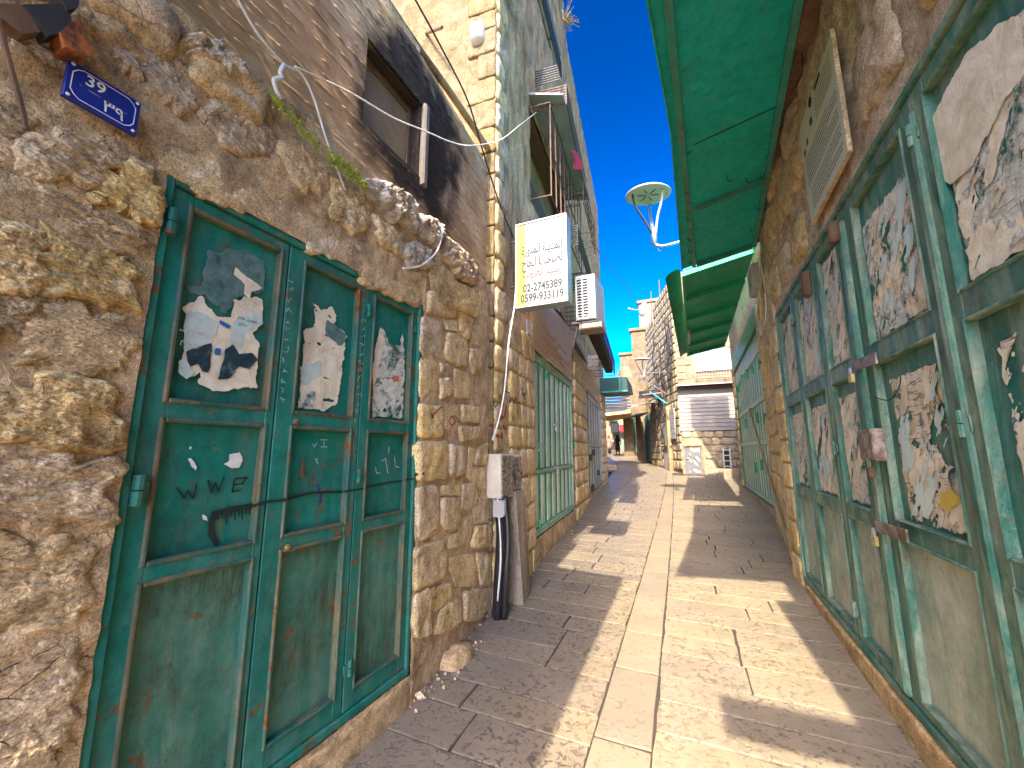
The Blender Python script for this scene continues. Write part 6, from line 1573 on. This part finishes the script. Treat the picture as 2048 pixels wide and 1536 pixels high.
# slanted shop board over the mint door
BPx = [(1076, 612), (1101, 612), (1118, 630), (1148, 668), (1139, 756), (1066, 688)]
bw = [.30, .30, .30, .30, .08, .08]
bo = empty('shop_board', WL2.P(D2[0], 3.0, .1), 'faded pinkish shop board with red lettering slanting over the mint green door', 'sign')
Pf = [WL2.P(*WL2.px(p, w_), w_) for p, w_ in zip(BPx, bw)]; nn = WL2.n * -.03
V = Pf + [p + nn for p in Pf]; n_ = 6
make('board', V, [tuple(range(6))[::-1], tuple(range(6, 12))] + [(i, (i + 1) % 6, 6 + (i + 1) % 6, 6 + i) for i in range(6)], M['board'], bo)
A_ = Pf[5]; Bv = Pf[4] - Pf[5]; Cv = (Pf[0] - Pf[5]); 
BF = Frame(A_, Bv / np.linalg.norm(Bv), np.cross(Bv, Cv)); BF.v = Cv / np.linalg.norm(Cv); BF.hand = 1
if np.dot(BF.n, WL2.n) < 0: BF.n = -BF.n
BL, BH = np.linalg.norm(Bv), np.linalg.norm(Cv)
for (s_, fx, fy, sz_, ww) in ((arab('مصنع المدينة'), .42, .70, .24, .62), (arab('حلويات'), .25, .42, .20, .3), (arab('المنورة'), .66, .44, .22, .5), (arab('رشيد العروب'), .5, .24, .16, .7), ('2745389', .16, .07, .12, .26)):
    text(BF, s_, BL * fx, BH * fy, BH * sz_, .006, flat_mat('faded red lettering', (0.42, 0.10, 0.08), .7, .6, 14, dark=(.45, .35, .29)), 'lettering', bo, width=BL * ww, bold=.012)

# little enamel plate and arabic notice
a_ = WL2.px((1058, 655), .03); mb = MB(); mb.bbox(WL2, a_[0] - .05, a_[0] + .06, a_[1] - .10, a_[1] + .10, .0, .035, .008); tag(mb.build('wall_plate', M['grey_sheet']), 'small grey oval-cornered plate on the wall left of the slanted shop board', 'plate')
nt_ = empty('notice_board', WL3.P(1.5, 3.6, .3), 'small grey double notice board with dark arabic lines by the white folding doors', 'sign')
NBF = Frame((0, 10.4, 0), (1, 0, 0), (0, -1, 0)); a_, b_, c_, d_ = pr(NBF, (1175, 712), (1203, 737))
for (y0_, y1_) in ((c_, (c_ + d_) / 2 - .01), ((c_ + d_) / 2 + .01, d_)):
    mb = MB(); mb.bbox(NBF, a_, b_, y0_, y1_, -.02, .01, .003); mb.build('board', M['board'], nt_)
text(NBF, arab('مدينة'), (a_ + b_) / 2, d_ - (d_ - c_) * .25, (d_ - c_) * .34, .012, M['ink'], 'lettering', nt_, bold=.015); text(NBF, arab('الساعات'.replace('ت', 'ب')), (a_ + b_) / 2, c_ + (d_ - c_) * .22, (d_ - c_) * .34, .012, M['ink'], 'lettering', nt_, width=(b_ - a_) * .85, bold=.015)

# air conditioner
AY = 6.6; AF = Frame((0, AY, 0), (1, 0, 0), (0, -1, 0)); a_, b_, c_, d_ = pr(AF, (1150, 553), (1192, 636)); print('AC', a_, b_, c_, d_)
ac = empty('air_conditioner', (a_, AY, c_), 'white air conditioner unit with slatted side on the left wall', 'air conditioner')
mb = MB(); mb.bbox(AF, a_, b_, c_, d_, -.75, .0, .015); mb.build('casing', M['white'], ac)
mb = MB(); mb.box(AF, a_ + .01, a_ + (b_ - a_) * .62, c_ + .05, d_ - .05, .0015, .004); mb.build('coil', M['dark'], ac)
for k in range(14): vv = c_ + .07 + (d_ - c_ - .14) * k / 13; mb = MB(); mb.bbox(AF, a_ + .01, a_ + (b_ - a_) * .62, vv - .008, vv + .010, .004, .018, .003); mb.build('fin', M['white'], ac)
for k in (0, .33, .66): xx = a_ + .012 + (b_ - a_) * .92 * k; mb = MB(); mb.bbox(AF, xx, xx + .02, c_ + .04, d_ - .04, .018, .026, .003); mb.build('grille_post', M['white'], ac)
mb = MB(); mb.bbox(AF, a_ - .1, b_ + .02, c_ - .05, c_ - .004, -.70, -.64); mb.bbox(AF, a_ - .1, b_ + .02, c_ - .05, c_ - .004, -.10, -.04); mb.tube([(a_, AY + .1, c_ - .05), (a_ - .1, AY + .1, c_ - .45)], .02, 6); mb.build('bracket', M['iron'], ac)
a2, b2, c2_, d2 = pr(AF, (1157, 640), (1203, 662)); mb = MB(); mb.bbox(AF, a2, b2, c_ - .16, c_ - .06, -.40, -.02, .02); mb.build('tray', M['sign_brown'], ac)

# red cloth
rc = [ (WL3.px(p, .5)) for p in ((1142, 300), (1156, 305), (1162, 340), (1146, 335))]
V = []; F = []; n_ = 7
for j in range(n_):
    t_ = j / (n_ - 1)
    for i in range(4):
        s_ = i / 3; u_ = (rc[0][0] * (1 - s_) + rc[1][0] * s_) * (1 - t_) + (rc[3][0] * (1 - s_) + rc[2][0] * s_) * t_; v_ = (rc[0][1] * (1 - s_) + rc[1][1] * s_) * (1 - t_) + (rc[3][1] * (1 - s_) + rc[2][1] * s_) * t_
        V.append(WL3.P(u_, v_, .5 + .04 * math.sin(s_ * 6 + t_ * 2)))
for j in range(n_ - 1):
    for i in range(3): F.append((j * 4 + i, j * 4 + i + 1, (j + 1) * 4 + i + 1, (j + 1) * 4 + i))
V2 = [np.array(v) - WL3.n * .008 for v in V]; k_ = len(V)
tag(make('red_cloth', V + V2, F + [tuple(i + k_ for i in f[::-1]) for f in F], M['red_cloth'], None, True), 'red cloth hanging on the iron cage beside the hooded window', 'cloth')

# electric meter boxes
MBF = Frame((0, 3.50, 0), (1, 0, 0), (0, -1, 0)); a_, b_, c_, d_ = pr(MBF, (975, 908), (1001, 998)); print('meter', a_, b_, c_, d_)
for k, (y0_, y1_, dz, wx, lb) in enumerate(((3.50, 3.78, 0, 0, 'cream electric meter box with scribbled door, nearer of the two by the mint door'), (3.84, 4.06, .05, -.03, 'smaller cream electric meter box, farther of the two by the mint door'))):
    F_ = Frame((0, y0_, 0), (1, 0, 0), (0, -1, 0)); xw = -1.84 - (y0_ - 3.55) * .09
    mbx = empty('meter_box', (xw, y0_, c_ + dz), lb, 'meter box')
    mb = MB(); mb.bbox(F_, xw - .02, b_ + wx, c_ + dz, d_ - dz * .3, -(y1_ - y0_), .0, .006); mb.build('case', M['box_pale'], mbx)
    F2 = Frame((b_ + wx, y0_, 0), (0, 1, 0), (1, 0, 0)); mb = MB(); mb.bbox(F2, .015, y1_ - y0_ - .015, c_ + dz + .015, d_ - dz * .3 - .015, .001, .010, .003); mb.build('door', M['box_front'], mbx)
    mb = MB(); mb.bbox(F2, y1_ - y0_ - .035, y1_ - y0_ - .02, (c_ + d_) / 2 - .02, (c_ + d_) / 2 + .02, .010, .022, .003); mb.build('latch', M['iron'], mbx)
    rr = random.Random(30 + k); st = []
    for j in range(12): x0_, y0s = rr.uniform(.03, y1_ - y0_ - .05), rr.uniform(c_ + .12, d_ - .05); st.append([(x0_ + rr.uniform(-.02, .02), y0s + rr.uniform(-.03, .03)) for _ in range(4)])
    sheet(F2, .02, y1_ - y0_ - .02, c_ + dz + .02, d_ - .03, .0115, stroke_fn(st, .0022, 3), M['paint_black'], 'scribble', mbx, .004, 0)
# dark conduits and stone post below
cd = empty('cable_conduit', (-1.6, 3.5, .12), 'black plastic cable covers running from the meter box down to the pavement', 'conduit')
for (dx, dy, r_) in ((0, 0, .035), (.055, .03, .03), (-.045, .05, .03)):
    pts = [np.array([b_ - .05 + dx, 3.56 + dy, c_ + .02]), np.array([b_ - .0 + dx, 3.52 + dy, (c_) * .7]), np.array([b_ + .0 + dx, 3.48 + dy, .5]), np.array([b_ - .03 + dx, 3.50 + dy, gz(3.4) + .0])]
    mb = MB(); mb.tube(spline(pts, 6), r_, 8); mb.build('conduit', M['black_sheet'], cd, True)
mb = MB(); mb.tube(spline([np.array([b_ - .02, 3.48, c_ - .0]), np.array([b_ + .025, 3.46, c_ * .6]), np.array([b_ + .01, 3.43, .3])], 6), .008, 6); mb.build('thin_wire', M['cable_white'], cd, True)
mb = MB(); mb.bbox(Frame((b_, 3.50, 0), (0, 1, 0), (1, 0, 0)), -.035, .045, c_ - .16, c_ - .01, -.06, .045, .02); mb.build('sleeve', M['white'], cd)
po = MB(); po.hexa([(-1.95, 3.82, gz(3.6) - .05), (-1.62, 3.86, gz(3.6) - .05), (-1.97, 4.21, gz(4) - .05), (-1.68, 4.21, gz(4) - .05), (-1.92, 3.82, c_ + .04), (-1.70, 3.86, c_ + .04), (-1.95, 4.11, c_ + .04), (-1.72, 4.11, c_ + .04)])
tag(po.build('stone_post', M['post']), 'leaning grey post standing against the wall under the farther meter box', 'post')
# graffiti on the walls
graffiti(WL1B, [cut(p, (800, 580), 5.12) for p in ([(430,1190),(330,1290)], [(320,1270),(345,1300),(330,1310)], [(520,1300),(500,1350),(530,1390),(570,1350),(540,1295),(520,1300)], [(570,1290),(590,1350),(610,1350)], [(640,1300),(650,1330)], [(545,965),(560,1000)])], .006, .062, M['paint_red'], h1, step=.005)
graffiti(WL2, [cut(p, (800, 580), 5.12) for p in ([(975,1110),(960,1160),(975,1200),(1000,1170)], [(1020,1070),(1060,1180)], [(1080,1040),(1120,1050),(1140,1120)], [(1130,1090),(1120,1160),(1150,1100),(1160,1160),(1190,1100),(1200,1160),(1230,1150)], [(1230,960),(1250,1050),(1280,1120)], [(1275,1050),(1260,1080),(1290,1060)], [(1150,1300),(1160,1340)], [(1210,1220),(1215,1330)], [(1240,1300),(1250,1340)])], .008, .045, M['paint_black'], h2, step=.007)
graffiti(WL2, [cut(p, (800, 580), 5.12) for p in ([(1020,1280),(1060,1310)], [(1090,1190),(1070,1290)], [(1040,1330),(1020,1300)], [(950,1310),(960,1330)], [(940,1380),(950,1400)], [(1060,1400),(1080,1420)], [(1040,1470),(1050,1510),(1030,1500)], [(990,1490),(1010,1500)])], .016, .046, M['paint_red'], h2, step=.008)
# debris along the foot of the wall
db = MB(); rr = random.Random(6)
for k in range(130):
    y_ = rr.uniform(2.2, 3.9) if k < 100 else rr.uniform(4, 9); x_ = (-1.72 if y_ < 3.1 else left_edge(y_)) + abs(rr.gauss(0.05, .05)); s_ = rr.uniform(.006, .022) * (2.2 if rr.random() < .08 else 1)
    c_k = np.array([x_, y_, gz(y_) + s_ * .4]); db.add([c_k + s_ * np.array(d_) * rr.uniform(.6, 1.1) for d_ in ((1,0,0),(-1,0,0),(0,1,0),(0,-1,0),(0,0,1),(0,0,-1))], [(0,2,4),(2,1,4),(1,3,4),(3,0,4),(2,0,5),(1,2,5),(3,1,5),(0,3,5)])
tag(db.build('wall_debris', M['ashlar']), 'crumbs of stone and dirt along the foot of the left wall', 'debris', kind='stuff')
V, F = stone_mesh(GF, [(-1.80, 2.62), (-1.63, 2.64), (-1.59, 2.82), (-1.66, 2.98), (-1.82, 2.98)], .08, 1500, n=36, rings=9, amp=.5, power=2.2); make('fallen_stone', V, F, M['mortar'], None, True)
tag(bpy.data.objects['fallen_stone'], 'dark grey lump of stone on the pavement at the foot of the left wall', 'stone')

# ------------------------------------------------------------------ marble plaque, right wall
PF = Frame(WR1.P(0, 0, .055), WR1.u, WR1.n)
pq = [PF.px(p) for p in ((1652, 105), (1708, 288), (1628, 430), (1592, 272))]; print('plaque', pq)
pu0, pu1 = (pq[0][0] + pq[1][0]) / 2, (pq[2][0] + pq[3][0]) / 2; pv1, pv0 = (pq[0][1] + pq[3][1]) / 2, (pq[1][1] + pq[2][1]) / 2
pu0, pu1 = min(pu0, pu1), max(pu0, pu1)
mp = empty('marble_plaque', PF.P(pu0, pv0, 0), 'cream marble plaque with emblems, small flags and lines of dark text', 'plaque')
mb = MB(); mb.bbox(PF, pu0, pu1, pv0, pv1, -.025, .0, .004); mb.build('slab', M['marble'], mp)
mb = MB(); mb.bbox(PF, pu0 - .010, pu0 - .001, pv0 - .01, pv1 + .02, -.02, .002, .002); mb.bbox(PF, pu0 - .010, pu1, pv0 - .012, pv0 - .002, -.02, .002, .002); mb.build('edge_strip', M['plaster'], mp)
pw, ph = pu1 - pu0, pv1 - pv0
def pp(fx, fy): return pu1 - pw * fx, pv0 + ph * fy      # fx: 0 = viewer's left
rr = random.Random(15)
for i in range(15):                                       # rows of small script
    fy = .60 - i * .037
    if i == 8: continue
    x = .08 if i < 8 else .14; st = []; end = .94 if i % 4 else .7
    while x < end:
        a_ = pp(x, fy); w_ = rr.uniform(.008, .03); b_ = pp(x + w_, fy + rr.uniform(-.004, .004)); st.append([a_, ((a_[0] + b_[0]) / 2, a_[1] + rr.uniform(-.004, .006)), b_]); x += w_ + rr.uniform(.004, .012)
    sheet(PF, pu0, pu1, a_[1] - .02, a_[1] + .02, .0012, stroke_fn(st, .0034, i, .2), M['ink'], 'text_line', mp, .003, 0)
for i in range(6):
    fy = .90 - i * .038; st = []; x = .50
    while x < .94:
        a_ = pp(x, fy); w_ = rr.uniform(.008, .03); b_ = pp(x + w_, fy + rr.uniform(-.004, .004)); st.append([a_, b_]); x += w_ + rr.uniform(.005, .012)
    sheet(PF, pu0, pu1, a_[1] - .02, a_[1] + .02, .0012, stroke_fn(st, .0034, i, .2), M['ink'], 'text_line', mp, .003, 0)
for (fx, fy, w_, h_, mt) in ((.10, .68, .05, .055, M['green_flag']), (.20, .72, .05, .055, M['red_flag']), (.36, .80, .06, .06, M['ink']), (.62, .955, .16, .035, M['ink'])):
    c_ = pp(fx, fy); mb = MB(); mb.box(PF, c_[0] - pw * w_ / 2, c_[0] + pw * w_ / 2, c_[1] - ph * h_ / 2, c_[1] + ph * h_ / 2, .0005, .003); mb.build('flag' if mt in (M['green_flag'], M['red_flag']) else 'emblem', mt, mp)
c_ = pp(.40, .96); mb = MB(); mb.lathe(PF.P(c_[0], c_[1], .0), [(.035, 0), (.035, .003), (.022, .003), (.022, .001)], 18, PF.n); mb.build('emblem', M['ink'], mp)
# wires hanging by the canopy's wall edge
wz = lambda p, w: WR1.P(*WR1.px(p, w), w)
cable('cable', [wz(p, .05) for p in ((1592, -40), (1588, 60), (1600, 90), (1605, 140), (1590, 175), (1578, 195))], .005, M['iron'], 'thin dark wire looping on the wall by the marble plaque')
cable('cable', [wz(p, .05) for p in ((1520, 520), (1527, 560), (1532, 610), (1530, 650))], .006, M['cable_white'], 'pale cable dropping from the green canopy beside the door frame')
# small white fitting and grey plate at the canopy end
mb = MB(); a_ = WR1.px((1502, 565), .1); mb.bbox(WR1, a_[0] - .25, a_[0] + .15, a_[1] - .18, a_[1] + .18, .03, .12, .02); tag(mb.build('junction_box', M['white']), 'white junction box with black clips below the far end of the canopy', 'junction box')
a_ = WR2.px((1521, 660), .04); mb = MB(); mb.bbox(WR2, a_[0] - .12, a_[0] + .12, a_[1] - .13, a_[1] + .13, .02, .06, .01); tag(mb.build('wall_plate', M['grey_sheet']), 'small blue grey plate on the wall between the two green doors', 'plate')
# broken stub of wood in front of the far doors etc.
mb = MB(); a_ = ong((1222, 940)); mb.bbox(Frame((a_[0] - .2, a_[1], 0), (1, 0, 0), (0, -1, 0)), 0, .45, gz(a_[1]) - .05, gz(a_[1]) + .22, -.5, 0, .03); tag(mb.build('stone_block', M['render']), 'small stone block on the pavement beyond the white doors', 'stone')

# ------------------------------------------------------------------ street lamps
def lamp(c, s, label, arm_to):
    t = empty('street_lamp', c, label, 'street lamp', 'disc topped street lamps')
    c = np.array(c, float)
    mb = MB(); mb.lathe(c, [(.02, .07), (.28, .075), (.46, .045), (.50, .01), (.495, -.01), (.44, -.005), (.30, .03), (.29, .0), (.10, .0), (.02, -.01)] if s == 1 else [(r_ * s, z_ * s) for r_, z_ in [(.02, .07), (.28, .075), (.46, .045), (.50, .01), (.495, -.01), (.44, -.005), (.30, .03), (.02, .0)]], 36, (0.05, -0.1, 1)); mb.build('dish', M['lamp_white'], t, True)
    for k in range(6):
        th = k * math.pi / 3 + .3; d = np.array([math.cos(th), math.sin(th), 0]) * s; mb = MB(); mb.tube([c + d * .06 + [0, 0, -.01 * s], c + d * .24 + [0, 0, -.008 * s]], .010 * s, 5); mb.build('spoke', M['iron'], t)
    hub = c + np.array([0.08, 0, -.98]) * s
    for k, (th, mt) in enumerate(((math.radians(205), M['iron']), (math.radians(-20), M['white']), (math.radians(90), M['steel']))):
        for off in (-.018, .018):
            d = np.array([math.cos(th), math.sin(th), 0]); side = np.array([-d[1], d[0], 0])
            p = [c + (d * .36 + side * off) * s + [0, 0, .0], c + (d * .30 + side * off) * s + np.array([0, 0, -.30]) * s, c + (d * .16 + side * off) * s + np.array([.03, 0, -.62]) * s, hub + (d * .04 + side * off) * s]
            mb = MB(); mb.tube(spline(p, 5), .016 * s, 6); mb.build('stay', mt, t)
    mb = MB(); mb.tube([hub + [0, 0, .14 * s], hub + [0, 0, -.26 * s]], .06 * s, 12); mb.build('socket', M['steel'], t, True)
    mb = MB(); e = hub + np.array([0, 0, -.26]) * s; at_ = np.array(arm_to, float); mid_ = e + (at_ - e) * .12 + np.array([0, 0, -.07 * s]); mb.tube(spline([e, mid_, e + (at_ - e) * .5 + [0, 0, .0], at_], 6), .032 * s, 8); mb.build('arm', M['steel'], t, True)
    mb = MB(); th = np.linspace(0, 5.2, 20); cc = e + np.array([.12, 0, -.14]) * s
    mb.tube([cc + np.array([math.cos(x), 0, math.sin(x)]) * s * (.09 - .012 * x) for x in th], .008 * s, 5); mb.build('scroll', M['iron'], t)
    return t
lc = ony((1296, 390), 7.6); lamp(lc, .84, 'disc topped street lamp on a curved arm beside the dark green canopy', (1.02, 7.4, ony((1355, 508), 7.6)[2] + .15))
lc2 = ony((1283, 719), 18.2); lamp(lc2, .72, 'small distant disc topped street lamp in front of the cable covered wall', ony((1336, 790), 18.6))
# unseen perforated screen, added to shape the curved shadow on the end wall
ps = empty('added_shade_screen', (1.0, 12.0, 7.2), 'unseen perforated screen added behind the green canopies to shade the end house', 'screen')
bnd = [(-.9, 4.9), (-.73, 3.94), (-.58, 3.3), (-.33, 2.65), (.1, 1.95), (.35, 1.45), (.57, .83), (.66, .3)]
YS = 12.4; dt = 18.45 - YS
XS = [x + dt * .045 for x, z in bnd]; ZS = [z + dt * .90 for x, z in bnd]
SFR = Frame((0, YS, 0), (1, 0, 0), (0, -1, 0))
holes = []
for (cx_, cz_, nx, nz) in ((-.35, 3.75, 6, 5), (-.22, 2.95, 8, 5), (.55, 3.6, 3, 2), (.50, 2.8, 3, 5), (.35, 2.2, 6, 4), (.62, 1.9, 3, 8)):
    for i in range(nx):
        for j in range(nz):
            holes.append((cx_ + (i - nx / 2) * .085 + (.042 if j % 2 else 0) + dt * .045, cz_ + (j - nz / 2) * .085 + dt * .90))
def scr(u, v):
    zb = np.interp(u, XS, ZS); f = (v - zb) * .6
    for (hx_, hz_) in holes: f = np.minimum(f, (np.abs(u - hx_) + np.abs(v - hz_)) - .028)
    return f
sheet(SFR, -.02, 1.45, 5.6, 9.2, .0, scr, M['canopy_frame'], 'sheet', ps, .021, 0)
print('objects', len(bpy.data.objects), 'tris', sum(len(o.data.polygons) for o in bpy.data.objects if o.type == 'MESH'))
